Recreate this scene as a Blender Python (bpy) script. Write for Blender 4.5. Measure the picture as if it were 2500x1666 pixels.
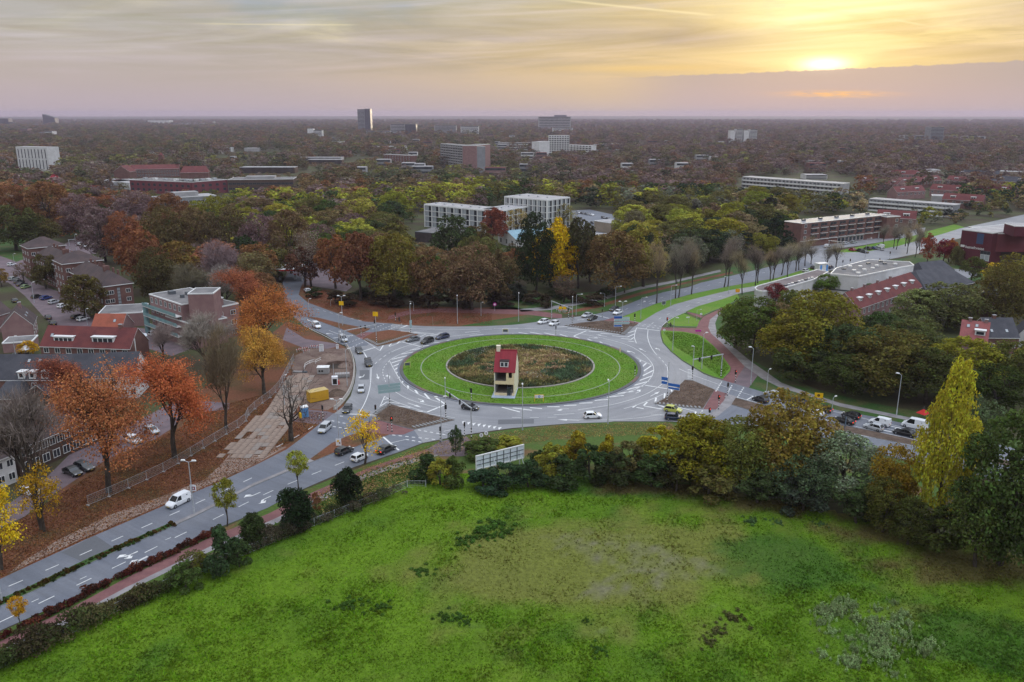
import bpy, bmesh, math, random
import numpy as np
from mathutils import Vector, Matrix
from mathutils.geometry import tessellate_polygon
for o in list(bpy.data.objects): bpy.data.objects.remove(o)
SC = bpy.context.scene; COL = SC.collection
PI = math.pi; R = math.radians
# ---------------------------------------------------------------- camera
CAMH, FPX, HOR = 66.0, 2020.0, 277.0
TILT = math.atan((833-HOR)/FPX); CT, ST = math.cos(TILT), math.sin(TILT)
cam = bpy.data.cameras.new('camera'); cam.sensor_width = 36.0; cam.lens = 36.0*FPX/2500.0
cam.clip_start = 1.0; cam.clip_end = 60000.0
camo = bpy.data.objects.new('camera', cam); COL.objects.link(camo)
camo.location = (0, 0, CAMH); camo.rotation_euler = (PI/2-TILT, 0, 0); SC.camera = camo
def G(px, py, z=0.0):
    """survey helper: the place on the level z that the survey point (px, py) marks"""
    u = (px-1250.0)/FPX; v = (833.0-py)/FPX
    dy = CT+v*ST; dz = -ST+v*CT; t = (z-CAMH)/dz
    return Vector((u*t, dy*t, z))
def pix(x, y, z):
    z = z-CAMH; f = y*CT-z*ST; up = y*ST+z*CT
    return 1250+FPX*x/f, 833-FPX*up/f, f
def AZEL(px, py):
    u = (px-1250.0)/FPX; v = (833.0-py)/FPX; y = CT+v*ST; z = -ST+v*CT
    return math.degrees(math.atan2(u, y)), math.degrees(math.atan2(z, math.hypot(u, y)))
# ---------------------------------------------------------------- sky, sun, exposure
SAZ, SEL = AZEL(2013, 163)
W = bpy.data.worlds.new('World'); SC.world = W; W.use_nodes = True
NT = W.node_tree; NT.nodes.clear()
class NB:
    """small node-building helper"""
    def __init__(s, nt): s.nt = nt; s.k = 0
    def n(s, t, **kw):
        o = s.nt.nodes.new(t); s.k += 1; o.location = (s.k % 12*180, -(s.k//12)*220)
        for a, b in kw.items(): setattr(o, a, b)
        return o
    def put(s, sock, v):
        if hasattr(v, 'links'): s.nt.links.new(v, sock)
        else:
            if hasattr(sock.default_value, '__len__') and not hasattr(v, '__len__'): v = [v]*len(sock.default_value)
            if hasattr(v, '__len__') and len(sock.default_value) == 4 and len(v) == 3: v = (*v, 1)
            sock.default_value = v
    def m(s, op, a, b=0.0, c=0.0, clamp=False):
        o = s.n('ShaderNodeMath', operation=op, use_clamp=clamp)
        s.put(o.inputs[0], a); s.put(o.inputs[1], b); s.put(o.inputs[2], c); return o.outputs[0]
    def ss(s, x, lo, hi, a=0.0, b=1.0):
        o = s.n('ShaderNodeMapRange', interpolation_type='SMOOTHSTEP')
        for i, v in enumerate((x, lo, hi, a, b)): s.put(o.inputs[i], v)
        return o.outputs[0]
    def lin(s, x, lo, hi, a=0.0, b=1.0):
        o = s.n('ShaderNodeMapRange')
        for i, v in enumerate((x, lo, hi, a, b)): s.put(o.inputs[i], v)
        return o.outputs[0]
    def mix(s, f, a, b, mode='MIX'):
        o = s.n('ShaderNodeMix', data_type='RGBA', blend_type=mode, clamp_factor=True)
        s.put(o.inputs[0], f); s.put(o.inputs[6], a); s.put(o.inputs[7], b); return o.outputs[2]
    def xyz(s, x, y, z=0.0):
        o = s.n('ShaderNodeCombineXYZ'); s.put(o.inputs[0], x); s.put(o.inputs[1], y); s.put(o.inputs[2], z); return o.outputs[0]
    def noise(s, vec, scale, detail=4.0, rough=0.55, dist=0.0):
        o = s.n('ShaderNodeTexNoise'); s.put(o.inputs['Vector'], vec)
        for k, v in (('Scale', scale), ('Detail', detail), ('Roughness', rough), ('Distortion', dist)): o.inputs[k].default_value = v
        return o.outputs[0]
    def gau(s, x, mu, sg):
        d = s.m('DIVIDE', s.m('SUBTRACT', x, mu), sg)
        return s.m('EXPONENT', s.m('MULTIPLY', s.m('MULTIPLY', d, d), -0.5))
def srgb(r, g, b):
    f = lambda c: c/12.92 if c <= .04045 else ((c+.055)/1.055)**2.4
    return (f(r/255.), f(g/255.), f(b/255.))
B = NB(NT)
tc = B.n('ShaderNodeTexCoord').outputs['Generated']
sp = B.n('ShaderNodeSeparateXYZ'); NT.links.new(tc, sp.inputs[0]); X, Y, Z = sp.outputs
EL = B.m('MULTIPLY', B.m('ARCSINE', Z), 57.29578)
AZ = B.m('SUBTRACT', B.m('MULTIPLY', B.m('ARCTAN2', X, Y), 57.29578), SAZ)
AZ = B.m('WRAP', AZ, 180.0, -180.0)
zz = B.m('ADD', B.m('MAXIMUM', Z, 0.0), 0.045)
CP = B.xyz(B.m('DIVIDE', X, zz), B.m('DIVIDE', Y, zz))
# cloud sheet colours by height above the horizon (an overcast dome brightens towards the zenith; its unseen upper part is raised further to light the ground)
base = B.mix(B.ss(EL, 0.0, 2.6), srgb(188, 173, 177), srgb(200, 180, 164))
base = B.mix(B.ss(EL, 2.2, 7.5), base, srgb(178, 179, 178))
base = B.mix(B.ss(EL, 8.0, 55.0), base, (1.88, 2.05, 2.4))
base = B.mix(B.m('MULTIPLY', B.ss(AZ, -12.0, -40.0), 0.65), base, B.mix(B.ss(EL, 0.0, 5.0), srgb(184, 170, 178), srgb(182, 178, 174)))
# warm light round the hidden sun
n1 = B.noise(B.xyz(B.m('MULTIPLY', AZ, .06), B.m('MULTIPLY', EL, .42)), 1.0, 5.0, .55, .8)
wg = B.m('MULTIPLY', B.gau(AZ, -1.0, 14.0), B.gau(EL, 4.6, 2.9))
wg = B.m('MULTIPLY', wg, B.lin(n1, .25, .7, .55, 1.15))
col = B.mix(wg, base, srgb(233, 206, 140))
wg2 = B.m('MULTIPLY', B.gau(AZ, 0.2, 4.3), B.gau(EL, 6.2, 2.8))
col = B.mix(B.m('MULTIPLY', wg2, 1.0), col, (1.08, .98, .50))
# cirrus streaks and grey bands
n2 = B.noise(CP, 0.42, 6.0, .6, 1.2)
cirr = B.m('MULTIPLY', B.ss(n2, .5, .72), B.ss(EL, 2.5, 5.5))
col = B.mix(B.m('MULTIPLY', cirr, .55), col, B.mix(B.gau(AZ, 0, 24.0), srgb(205, 200, 188), srgb(250, 228, 166)))
n3 = B.noise(B.xyz(B.m('MULTIPLY', AZ, .075), B.m('ADD', B.m('MULTIPLY', EL, .62), B.m('MULTIPLY', AZ, .02)), 3.7), 1.0, 6.0, .55, .9)
band = B.m('MULTIPLY', B.ss(n3, .43, .60), B.gau(EL, 4.3, 1.5))
col = B.mix(B.m('MULTIPLY', band, .62), col, B.mix(B.gau(AZ, 0, 9.0), srgb(176, 166, 156), srgb(206, 184, 124)))
# the long grey cloud left of the sun
dk = B.m('MULTIPLY', B.gau(AZ, -11.0, 6.0), B.gau(EL, B.m('ADD', 4.35, B.m('MULTIPLY', AZ, -.03)), .62))
col = B.mix(B.m('MULTIPLY', dk, B.lin(n1, .3, .6, .45, .95)), col, srgb(178, 167, 152))
blue = B.m('MULTIPLY', B.ss(B.noise(CP, .26, 6.0, .6, 1.0), .47, .60), B.ss(EL, 4.6, 7.2))
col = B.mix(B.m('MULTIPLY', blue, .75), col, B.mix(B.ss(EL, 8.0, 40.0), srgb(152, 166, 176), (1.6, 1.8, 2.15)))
n4 = B.lin(B.noise(B.xyz(B.m('MULTIPLY', AZ, .045), B.m('ADD', B.m('MULTIPLY', EL, .75), B.m('MULTIPLY', AZ, -.04)), 9.1), 1.0, 7.0, .6, 1.9), .3, .7, .87, 1.12)
n4 = B.mix(B.ss(EL, 1.5, 4.0), (1, 1, 1), B.xyz(n4, n4, B.m('MULTIPLY', n4, n4)))
col = B.mix(1.0, col, n4, 'MULTIPLY')
# sun glare
col = B.mix(B.m('MULTIPLY', B.gau(AZ, 0, 1.7), B.gau(EL, SEL+.28, .38)), col, (1.0, .86, .38))
col = B.mix(B.m('MULTIPLY', B.gau(AZ, 0, .95), B.gau(EL, SEL+.15, .28)), col, (2.2, 1.9, 1.2))
# low bank of cloud with a crisp upper edge
edge = B.m('ADD', B.m('MULTIPLY', AZ, .027), 2.62)
nb = B.noise(B.xyz(B.m('MULTIPLY', AZ, 1.0), 0.0), 1.1, 8.0, .7)
edge = B.m('ADD', edge, B.m('MULTIPLY', B.m('SUBTRACT', nb, .5), .5))
bank = B.m('MULTIPLY', B.ss(B.m('SUBTRACT', edge, EL), -.02, .07), B.ss(AZ, -15.0, -7.0))
bcol = B.mix(B.ss(EL, 0.2, 2.6), srgb(187, 172, 176), srgb(170, 164, 166))
col = B.mix(B.m('MULTIPLY', bank, .9), col, bcol)
slit = B.m('MULTIPLY', B.gau(AZ, .8, 1.9), B.gau(EL, B.m('ADD', 1.16, B.m('MULTIPLY', AZ, -.012)), .13))
slit = B.m('MULTIPLY', slit, B.ss(B.noise(B.xyz(B.m('MULTIPLY', AZ, .9), B.m('MULTIPLY', EL, 9.0)), 1.0, 4.0), .3, .6))
col = B.mix(slit, col, (.95, .55, .2))
slit2 = B.m('MULTIPLY', B.gau(AZ, -11.5, 3.6), B.gau(EL, B.m('ADD', 2.9, B.m('MULTIPLY', AZ, .006)), .17))
col = B.mix(B.m('MULTIPLY', slit2, .5), col, srgb(240, 205, 130))
# contrails
for (x0, y0, x1, y1, wd, st) in ((1365, 0, 1750, 38, .05, .5), (480, 58, 880, 61, .03, .3), (1840, 46, 1940, 52, .04, .4), (2140, -4, 2320, 24, .13, .5), (2150, 43, 2280, 66, .04, .4)):
    a0, e0 = AZEL(x0, y0); a1, e1 = AZEL(x1, y1); a0 -= SAZ; a1 -= SAZ
    k = (e1-e0)/(a1-a0)
    g = B.gau(B.m('SUBTRACT', EL, B.m('MULTIPLY', B.m('SUBTRACT', AZ, a0), k)), e0, wd)
    g = B.m('MULTIPLY', g, B.m('MULTIPLY', B.ss(AZ, a0-1, a0+2), B.ss(AZ, a1+.3, a1-1.2)))
    col = B.mix(B.m('MULTIPLY', g, st), col, srgb(255, 240, 190))
# clear sky between the clouds
sky = B.n('ShaderNodeTexSky', sky_type='NISHITA'); sky.sun_disc = False
sky.sun_elevation = R(SEL); sky.sun_rotation = R(SAZ); sky.altitude = 60; sky.dust_density = 3.0
bg1 = B.n('ShaderNodeBackground'); NT.links.new(sky.outputs[0], bg1.inputs[0]); bg1.inputs[1].default_value = 0.08
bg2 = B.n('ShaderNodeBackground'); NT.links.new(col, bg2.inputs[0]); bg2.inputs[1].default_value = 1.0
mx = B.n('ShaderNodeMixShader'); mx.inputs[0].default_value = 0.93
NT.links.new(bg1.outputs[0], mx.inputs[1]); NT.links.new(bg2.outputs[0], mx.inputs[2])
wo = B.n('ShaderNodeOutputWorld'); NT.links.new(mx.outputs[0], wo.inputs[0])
sun = bpy.data.lights.new('sun', 'SUN'); sun.energy = 1.5; sun.angle = R(12); sun.color = (1.0, .82, .58)
so = bpy.data.objects.new('sun', sun); COL.objects.link(so)
sd = Vector((math.sin(R(SAZ))*math.cos(R(SEL)), math.cos(R(SAZ))*math.cos(R(SEL)), math.sin(R(SEL))))
so.rotation_euler = (-sd).to_track_quat('-Z', 'Y').to_euler(); so.location = (120, 300, 200)
SC.view_settings.view_transform = 'Standard'; SC.view_settings.look = 'None'
SC.view_settings.exposure = 0.14; SC.view_settings.gamma = 1.0; SC.view_settings.use_curve_mapping = False
SC.cycles.max_bounces = 5; SC.cycles.diffuse_bounces = 2; SC.cycles.glossy_bounces = 2; SC.cycles.transmission_bounces = 3
SC.cycles.transparent_max_bounces = 8; SC.cycles.volume_bounces = 0; SC.cycles.use_denoising = True
SC.cycles.caustics_reflective = False; SC.cycles.caustics_refractive = False

# ---------------------------------------------------------------- materials
MC = {}
def mat(name, col, rough=.85, col2=None, scale=.3, detail=5.0, lo=.38, hi=.62, metal=0.0, spec=.25, bump=0.0, bscale=4.0, fine=0.0, fscale=3.0, emit=0.0):
    if name in MC: return MC[name]
    m = bpy.data.materials.new(name); m.use_nodes = True; nt = m.node_tree; b = NB(nt)
    p = nt.nodes['Principled BSDF']; p.inputs['Roughness'].default_value = rough; p.inputs['Metallic'].default_value = metal
    p.inputs['Specular IOR Level'].default_value = spec
    tcn = b.n('ShaderNodeTexCoord').outputs['Object']
    c = (*col, 1)
    if col2:
        f = b.ss(b.noise(tcn, scale, detail), lo, hi); c = b.mix(f, col, col2)
    if fine:
        f = b.lin(b.noise(tcn, fscale, 6.0, .7), .3, .7, 1-fine, 1+fine)
        c = b.mix(1.0, c, b.xyz(f, f, f), 'MULTIPLY')
    b.put(p.inputs['Base Color'], c)
    if bump:
        bn = b.n('ShaderNodeBump'); bn.inputs['Strength'].default_value = bump; bn.inputs['Distance'].default_value = .1
        nt.links.new(b.noise(tcn, bscale, 6.0, .65), bn.inputs['Height']); nt.links.new(bn.outputs[0], p.inputs['Normal'])
    if emit:
        b.put(p.inputs['Emission Color'], (*col, 1)); p.inputs['Emission Strength'].default_value = emit
    MC[name] = m; return m
def leafmat(name, src, trans=.3, rough=.7, var=.35, hue=.0):
    m = bpy.data.materials.new(name); m.use_nodes = True; nt = m.node_tree; nt.nodes.clear(); b = NB(nt)
    if src == 'obj': c = b.n('ShaderNodeObjectInfo').outputs['Color']
    elif src == 'inst':
        a = b.n('ShaderNodeAttribute', attribute_type='INSTANCER', attribute_name='col'); c = a.outputs['Color']
    elif src == 'vert':
        a = b.n('ShaderNodeAttribute', attribute_type='GEOMETRY', attribute_name='col'); c = a.outputs['Color']
    else: c = (*src, 1)
    rnd = b.n('ShaderNodeNewGeometry').outputs['Random Per Island']
    f = b.lin(rnd, 0, 1, 1-var, 1+var)
    c = b.mix(1.0, c, b.xyz(f, b.m('MULTIPLY', f, b.lin(b.m('FRACT', b.m('MULTIPLY', rnd, 7.31)), 0, 1, .86, 1.14)), f), 'MULTIPLY')
    # whole boughs turn at their own pace
    va = b.n('ShaderNodeVectorMath', operation='ADD'); ro = b.m('MULTIPLY', b.n('ShaderNodeObjectInfo').outputs['Random'], 90.0)
    nt.links.new(b.n('ShaderNodeTexCoord').outputs['Object'], va.inputs[0]); nt.links.new(b.xyz(ro, ro, ro), va.inputs[1]); n = b.noise(va.outputs[0], .35, 2.0)
    g = b.lin(n, .3, .7, .72, 1.35)
    c = b.mix(1.0, c, b.xyz(g, b.m('POWER', g, 1.25), b.m('POWER', g, 1.1)), 'MULTIPLY')
    q = b.m('GREATER_THAN', b.m('FRACT', b.m('MULTIPLY', rnd, 13.7)), .72)
    c = b.mix(b.m('MULTIPLY', q, .25 if src == 'vert' else .7), c, b.mix(1.0, c, (.62, .52, .42), 'MULTIPLY'))
    d = b.n('ShaderNodeBsdfDiffuse'); nt.links.new(c, d.inputs[0])
    t = b.n('ShaderNodeBsdfTranslucent'); nt.links.new(c, t.inputs[0])
    x = b.n('ShaderNodeMixShader'); x.inputs[0].default_value = trans
    nt.links.new(d.outputs[0], x.inputs[1]); nt.links.new(t.outputs[0], x.inputs[2])
    o = b.n('ShaderNodeOutputMaterial'); nt.links.new(x.outputs[0], o.inputs[0]); MC[name] = m; return m
LEAF = leafmat('leaf_object', 'obj'); LEAFI = leafmat('leaf_far', 'inst'); LEAFV = leafmat('leaf_ground', 'vert', .45, var=.18)
def paintmat():
    m = bpy.data.materials.new('car_paint'); m.use_nodes = True; nt = m.node_tree; b = NB(nt)
    p = nt.nodes['Principled BSDF']; nt.links.new(b.n('ShaderNodeObjectInfo').outputs['Color'], p.inputs['Base Color'])
    p.inputs['Roughness'].default_value = .32; p.inputs['Coat Weight'].default_value = .5; p.inputs['Coat Roughness'].default_value = .12
    return m
PAINT = paintmat()
def colmat(name, rough=.6):
    m = bpy.data.materials.new(name); m.use_nodes = True; nt = m.node_tree; b = NB(nt)
    p = nt.nodes['Principled BSDF']; nt.links.new(b.n('ShaderNodeObjectInfo').outputs['Color'], p.inputs['Base Color'])
    p.inputs['Roughness'].default_value = rough; return m
CLOTH = colmat('cloth', .9)
GLASS = mat('window_glass', (.025, .03, .036), .12, (.06, .07, .08), .15, 2.0, spec=.6)
CARGLASS = mat('car_glass', (.012, .014, .016), .08, spec=.6)
WHITE = mat('white_paint', (.78, .78, .76), .55, (.62, .61, .58), .7, fine=.06)
BLACK = mat('black_metal', (.02, .02, .02), .5)
GALV = mat('galvanised_steel', (.52, .54, .56), .45, (.42, .44, .46), 2.0, metal=.3)
STEELD = mat('dark_steel', (.10, .11, .12), .5)
RUBBER = mat('rubber', (.018, .018, .018), .85)
RIM = mat('wheel_alloy', (.35, .36, .38), .35, metal=.7)
HEADL = mat('headlight_glass', (.75, .76, .74), .1, spec=.7)
TAILL = mat('tail_light', (.32, .012, .01), .2, spec=.6)
BRAKE = mat('brake_light', (1.0, .05, .03), .3, emit=1.2)
PLATEY = mat('yellow_plate', (.75, .5, .04), .5)
YELLOW = mat('yellow_board', (.85, .50, .01), .5, (.78, .45, .01), 1.5)
BLUES = mat('blue_sign', (.015, .09, .36), .45)
REDP = mat('red_paint', (.5, .02, .02), .45)
GREENP = mat('green_lens', (.01, .09, .04), .3)
AMBER = mat('amber_lens', (.25, .10, .01), .3)
REDLIT = mat('red_lamp_lit', (1.0, .06, .04), .3, emit=1.5)
REDOFF = mat('red_lens', (.10, .01, .01), .3)
BARK = mat('bark', (.045, .036, .029), .95, (.085, .07, .055), 1.3, bump=.5, bscale=6.0)
TWIG = mat('twigs', (.11, .09, .085), .95, (.16, .13, .12), .4)
MAGENTA = mat('magenta_sign', (.55, .03, .35), .4)

# ---------------------------------------------------------------- object helpers
def tag(o, label=None, cat=None, group=None, kind=None):
    if label: o['label'] = label
    if cat: o['category'] = cat
    if group: o['group'] = group
    if kind: o['kind'] = kind
    return o
def empty(name, loc=(0, 0, 0), rz=0.0, label=None, cat=None, group=None):
    o = bpy.data.objects.new(name, None); COL.objects.link(o); o.location = loc; o.rotation_euler = (0, 0, rz)
    o.empty_display_size = .3
    return tag(o, label, cat, group)
def link(name, me, parent=None, loc=None, rot=None, color=None):
    o = bpy.data.objects.new(name, me); COL.objects.link(o)
    if parent: o.parent = parent
    if loc is not None: o.location = loc
    if rot is not None: o.rotation_euler = rot
    if color is not None: o.color = (*color, 1) if len(color) == 3 else color
    return o
KIDS = {}
def kids(o):
    return [c for c in bpy.data.objects if c.parent == o]
def copy_tree(o, parent=None, children=None, color=None):
    """children: dict root->[children], prepared once per prototype"""
    c = o.copy(); COL.objects.link(c); c.parent = parent
    if color is not None and o.type == 'MESH': c.color = (*color, 1)
    for ch in children.get(o, ()): copy_tree(ch, c, children, color)
    return c
def family(o):
    d = {}
    def rec(x):
        d[x] = list(x.children)
        for y in d[x]: rec(y)
    bpy.context.view_layer.update()
    rec(o); return d
class MB:
    """collects shapes, then builds ONE mesh"""
    def __init__(s): s.v = []; s.f = []; s.m = []
    def add(s, vs, fs, mi=0):
        b = len(s.v); s.v += [tuple(v) for v in vs]; s.f += [tuple(b+i for i in f) for f in fs]; s.m += [mi]*len(fs); return s
    def box(s, x0, x1, y0, y1, z0, z1, mi=0):
        return s.add([(x, y, z) for z in (z0, z1) for y in (y0, y1) for x in (x0, x1)],
                     [(0, 2, 3, 1), (4, 5, 7, 6), (0, 1, 5, 4), (2, 6, 7, 3), (0, 4, 6, 2), (1, 3, 7, 5)], mi)
    def beam(s, p, q, w, h=None, mi=0, up=(0, 0, 1)):
        p, q = Vector(p), Vector(q); h = w if h is None else h; d = (q-p).normalized(); a = d.cross(Vector(up))
        if a.length < 1e-4: a = d.cross(Vector((1, 0, 0)))
        a = a.normalized(); b = a.cross(d); a = a*w/2; b = b*h/2
        return s.add([p-a-b, p+a-b, p+a+b, p-a+b, q-a-b, q+a-b, q+a+b, q-a+b],
                     [(0, 1, 2, 3), (7, 6, 5, 4), (0, 4, 5, 1), (1, 5, 6, 2), (2, 6, 7, 3), (3, 7, 4, 0)], mi)
    def tube(s, pts, rs, n=6, mi=0, cap=True):
        rings = []; pts = [Vector(p) for p in pts]
        for i, p in enumerate(pts):
            d = (pts[min(i+1, len(pts)-1)]-pts[max(i-1, 0)]).normalized()
            a = d.cross(Vector((.31, .95, .05))); a = a.normalized() if a.length > 1e-3 else Vector((1, 0, 0)); b = d.cross(a)
            r = rs[i] if hasattr(rs, '__len__') else rs
            rings.append([p+(a*math.cos(2*PI*k/n)+b*math.sin(2*PI*k/n))*r for k in range(n)])
        vs = [v for r in rings for v in r]
        fs = [(i*n+k, i*n+(k+1) % n, (i+1)*n+(k+1) % n, (i+1)*n+k) for i in range(len(pts)-1) for k in range(n)]
        if cap: fs += [tuple(range(n))[::-1], tuple((len(pts)-1)*n+k for k in range(n))]
        return s.add(vs, fs, mi)
    def cyl(s, p, q, r, n=12, mi=0): return s.tube([p, q], [r, r], n, mi)
    def prism(s, poly, z0, z1, mi=0, top=None):
        n = len(poly)
        if sum(poly[i][0]*poly[(i+1) % n][1]-poly[(i+1) % n][0]*poly[i][1] for i in range(n)) < 0: poly = poly[::-1]
        vs = [(p[0], p[1], z0) for p in poly]+[(p[0], p[1], z1) for p in poly]
        s.add(vs, [(i, (i+1) % n, n+(i+1) % n, n+i) for i in range(n)], mi)
        tri = tessellate_polygon([[Vector((p[0], p[1], 0)) for p in poly]])
        def up(t):
            a, b, c = (poly[i] for i in t); return t if (b[0]-a[0])*(c[1]-a[1])-(b[1]-a[1])*(c[0]-a[0]) > 0 else t[::-1]
        s.add([(p[0], p[1], z1) for p in poly], [up(t) for t in tri], mi if top is None else top); return s
    def sheet(s, poly, z, mi=0):
        tri = tessellate_polygon([[Vector((p[0], p[1], 0)) for p in poly]])
        def up(t):
            a, b, c = (poly[i] for i in t); return t if (b[0]-a[0])*(c[1]-a[1])-(b[1]-a[1])*(c[0]-a[0]) > 0 else t[::-1]
        return s.add([(p[0], p[1], z) for p in poly], [up(t) for t in tri], mi)
    def mesh(s, name, mats, smooth=False):
        me = bpy.data.meshes.new(name); me.from_pydata(s.v, [], s.f)
        for m in (mats if isinstance(mats, (list, tuple)) else [mats]): me.materials.append(m)
        me.polygons.foreach_set('material_index', s.m)
        if smooth: me.polygons.foreach_set('use_smooth', [True]*len(me.polygons))
        me.update(); return me
    def build(s, name, mats, parent=None, loc=None, rot=None, smooth=False, color=None):
        return link(name, s.mesh(name, mats, smooth), parent, loc, rot, color)
def npmesh(name, V, Fq, mats, cols=None):
    """numpy vertices (n,3) and faces (m,k)"""
    me = bpy.data.meshes.new(name); n, m, k = len(V), len(Fq), Fq.shape[1]
    me.vertices.add(n); me.vertices.foreach_set('co', np.asarray(V, np.float32).ravel())
    me.loops.add(m*k); me.loops.foreach_set('vertex_index', np.asarray(Fq, np.int32).ravel())
    me.polygons.add(m); me.polygons.foreach_set('loop_start', np.arange(0, m*k, k, dtype=np.int32))
    for x in (mats if isinstance(mats, (list, tuple)) else [mats]): me.materials.append(x)
    if cols is not None:
        a = me.color_attributes.new('col', 'FLOAT_COLOR', 'POINT'); a.data.foreach_set('color', np.asarray(cols, np.float32).ravel())
    me.update(calc_edges=True); me.validate(); return me
def P2(pts, z=0.0): return [tuple(G(x, y, z)[:2]) for x, y in pts]
def inpoly(x, y, poly):
    c = False; n = len(poly); j = n-1
    for i in range(n):
        xi, yi = poly[i]; xj, yj = poly[j]
        if (yi > y) != (yj > y) and x < (xj-xi)*(y-yi)/(yj-yi)+xi: c = not c
        j = i
    return c
def struct(name, poly, z, m, kerb=0.0, km=None):
    """a piece of the ground in plan: a sheet, or a raised pad with a kerb"""
    b = MB()
    if kerb: b.prism(poly, 0.0, z+kerb, 0 if km is None else 1, 0)
    else: b.sheet(poly, z)
    o = b.build(name, [m, km] if km else m); tag(o, kind='structure'); return o
# ---------------------------------------------------------------- ground, roads, paths
M_FLOOR = mat('woodland_floor', (.052, .040, .022), .95, (.060, .070, .024), .05, fine=.3, fscale=1.2, bump=.6, bscale=1.5)
M_LAWN = mat('mown_grass', (.088, .20, .012), .9, (.135, .215, .028), .12, 7.0, .35, .7, fine=.28, fscale=2.2, bump=.5, bscale=6)
M_GRASSD = mat('rough_grass', (.035, .085, .016), .9, (.085, .085, .030), .16, 6.0, .42, .66, fine=.3, fscale=1.8, bump=.5)
M_LEAFY = mat('leaf_strewn_soil', (.155, .062, .032), .95, (.085, .055, .022), .12, 7.0, .45, .68, fine=.4, fscale=2.0, bump=.6, bscale=5)
M_LEAFG = mat('leaf_strewn_grass', (.062, .105, .018), .95, (.150, .090, .038), .14, 7.0, .5, .68, fine=.35, fscale=2.0, bump=.5)
M_ASPH = mat('worn_asphalt', (.25, .25, .258), .6, (.20, .203, .215), .09, 5.0, .35, .68, spec=.5, fine=.10, fscale=2.5, bump=.12, bscale=30)
M_ASPHD = mat('dark_asphalt', (.125, .137, .165), .58, (.148, .158, .182), .10, 4.0, spec=.5, fine=.10, fscale=2.0, bump=.12, bscale=30)
for m_ in (M_ASPH, M_ASPHD):   # rolling wear follows the ring
    nt_ = m_.node_tree; b_ = NB(nt_); s_ = b_.n('ShaderNodeSeparateXYZ'); nt_.links.new(b_.n('ShaderNodeTexCoord').outputs['Object'], s_.inputs[0]); x_ = b_.m('SUBTRACT', s_.outputs[0], 2.25); y_ = b_.m('SUBTRACT', s_.outputs[1], 214.8)
    r_ = b_.m('SQRT', b_.m('ADD', b_.m('MULTIPLY', x_, x_), b_.m('MULTIPLY', y_, y_))); v_ = b_.lin(b_.noise(b_.xyz(b_.m('MULTIPLY', r_, .9), b_.m('MULTIPLY', b_.m('ARCTAN2', x_, y_), 2.2)), 1.0, 6.0, .65), .3, .7, .82, 1.12)
    pp_ = nt_.nodes['Principled BSDF'].inputs['Base Color']; c_ = pp_.links[0].from_socket; b_.put(pp_, b_.mix(1.0, c_, b_.xyz(v_, v_, v_), 'MULTIPLY'))
M_PATCH = mat('asphalt_patch', (.115, .12, .13), .5, fine=.08)
M_REDP = mat('red_cycle_paving', (.20, .092, .088), .8, (.165, .075, .075), .5, fine=.14, fscale=4)
M_PAVE = mat('grey_paving', (.27, .255, .255), .8, (.21, .195, .195), .35, fine=.14, fscale=3)
M_PAVER = mat('purple_brick_paving', (.17, .125, .135), .8, (.13, .10, .11), .3, fine=.15, fscale=3)
M_KERB = mat('kerb_stone', (.28, .28, .27), .8, fine=.1)
M_SOIL = mat('bare_soil', (.085, .058, .042), .95, (.125, .088, .066), .4, 7.0, fine=.3, fscale=2.5, bump=.8, bscale=3)
M_SITE = mat('site_earth', (.135, .088, .072), .95, (.20, .145, .115), .16, 7.0, .4, .62, fine=.3, fscale=1.5, bump=.9, bscale=2)
M_SAND = mat('sandy_path', (.27, .195, .155), .95, (.17, .10, .07), .22, 6.0, .48, .68, fine=.2, fscale=2)
M_LINE = mat('road_paint', (.70, .70, .68), .6, (.46, .46, .46), 1.1, 6.0, .5, .78)
n = 96; vs = [(0, 0, 0)]; fs = []
radii = [60, 140, 260, 420, 700, 1200, 2200, 4500, 9000, 20000]
for r in radii: vs += [(r*math.sin(2*PI*k/n), r*math.cos(2*PI*k/n), 0) for k in range(n)]
fs += [(0, 1+(k+1) % n, 1+k) for k in range(n)]
for i in range(len(radii)-1):
    for k in range(n):
        a = 1+i*n+k; b_ = 1+i*n+(k+1) % n; fs.append((a, b_, b_+n, a+n))
tag(MB().add(vs, fs).build('ground', M_FLOOR), kind='structure')
KEEP = []   # plan outlines kept free of wood
def area(name, px, m, z, kerb=0.0, km=None, keep=True):
    p = P2(px); o = struct(name, p, z, m, kerb, km)
    if keep: KEEP.append(p)
    return o
area('verge', [(-200, 1520), (0, 1420), (207, 1322), (497, 1196), (700, 1102), (779, 1040), (837, 997), (868, 890), (843, 848), (742, 800), (700, 785), (560, 900), (430, 1000), (330, 1060), (215, 1130), (120, 1225), (0, 1300), (-200, 1400)], M_LEAFY, .012)
area('verge', [(975, 1107), (1033, 1084), (1138, 1064), (1250, 1048), (1393, 1036), (1500, 1031), (1627, 1031), (1708, 1036), (1850, 1045), (2000, 1075), (2300, 1150), (2300, 1240), (2000, 1200), (1600, 1180), (1300, 1165), (1100, 1155), (1040, 1118)], M_LEAFG, .016, keep=False)
area('verge', [(-200, 1640), (0, 1545), (302, 1400), (563, 1282), (733, 1201), (895, 1135), (975, 1107), (1060, 1095), (1090, 1110), (1060, 1165), (900, 1222), (700, 1300), (500, 1385), (300, 1475), (130, 1560), (0, 1630), (-200, 1740)], M_LEAFG, .014, keep=False)
area('verge', [(955, 790), (1039, 799), (1174, 799), (1250, 796), (1280, 793), (1345, 783), (1330, 762), (1250, 750), (1150, 752), (1050, 748), (980, 755), (900, 740), (800, 715), (735, 690), (725, 715), (752, 742), (810, 764), (891, 789)], M_LEAFY, .012)
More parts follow.
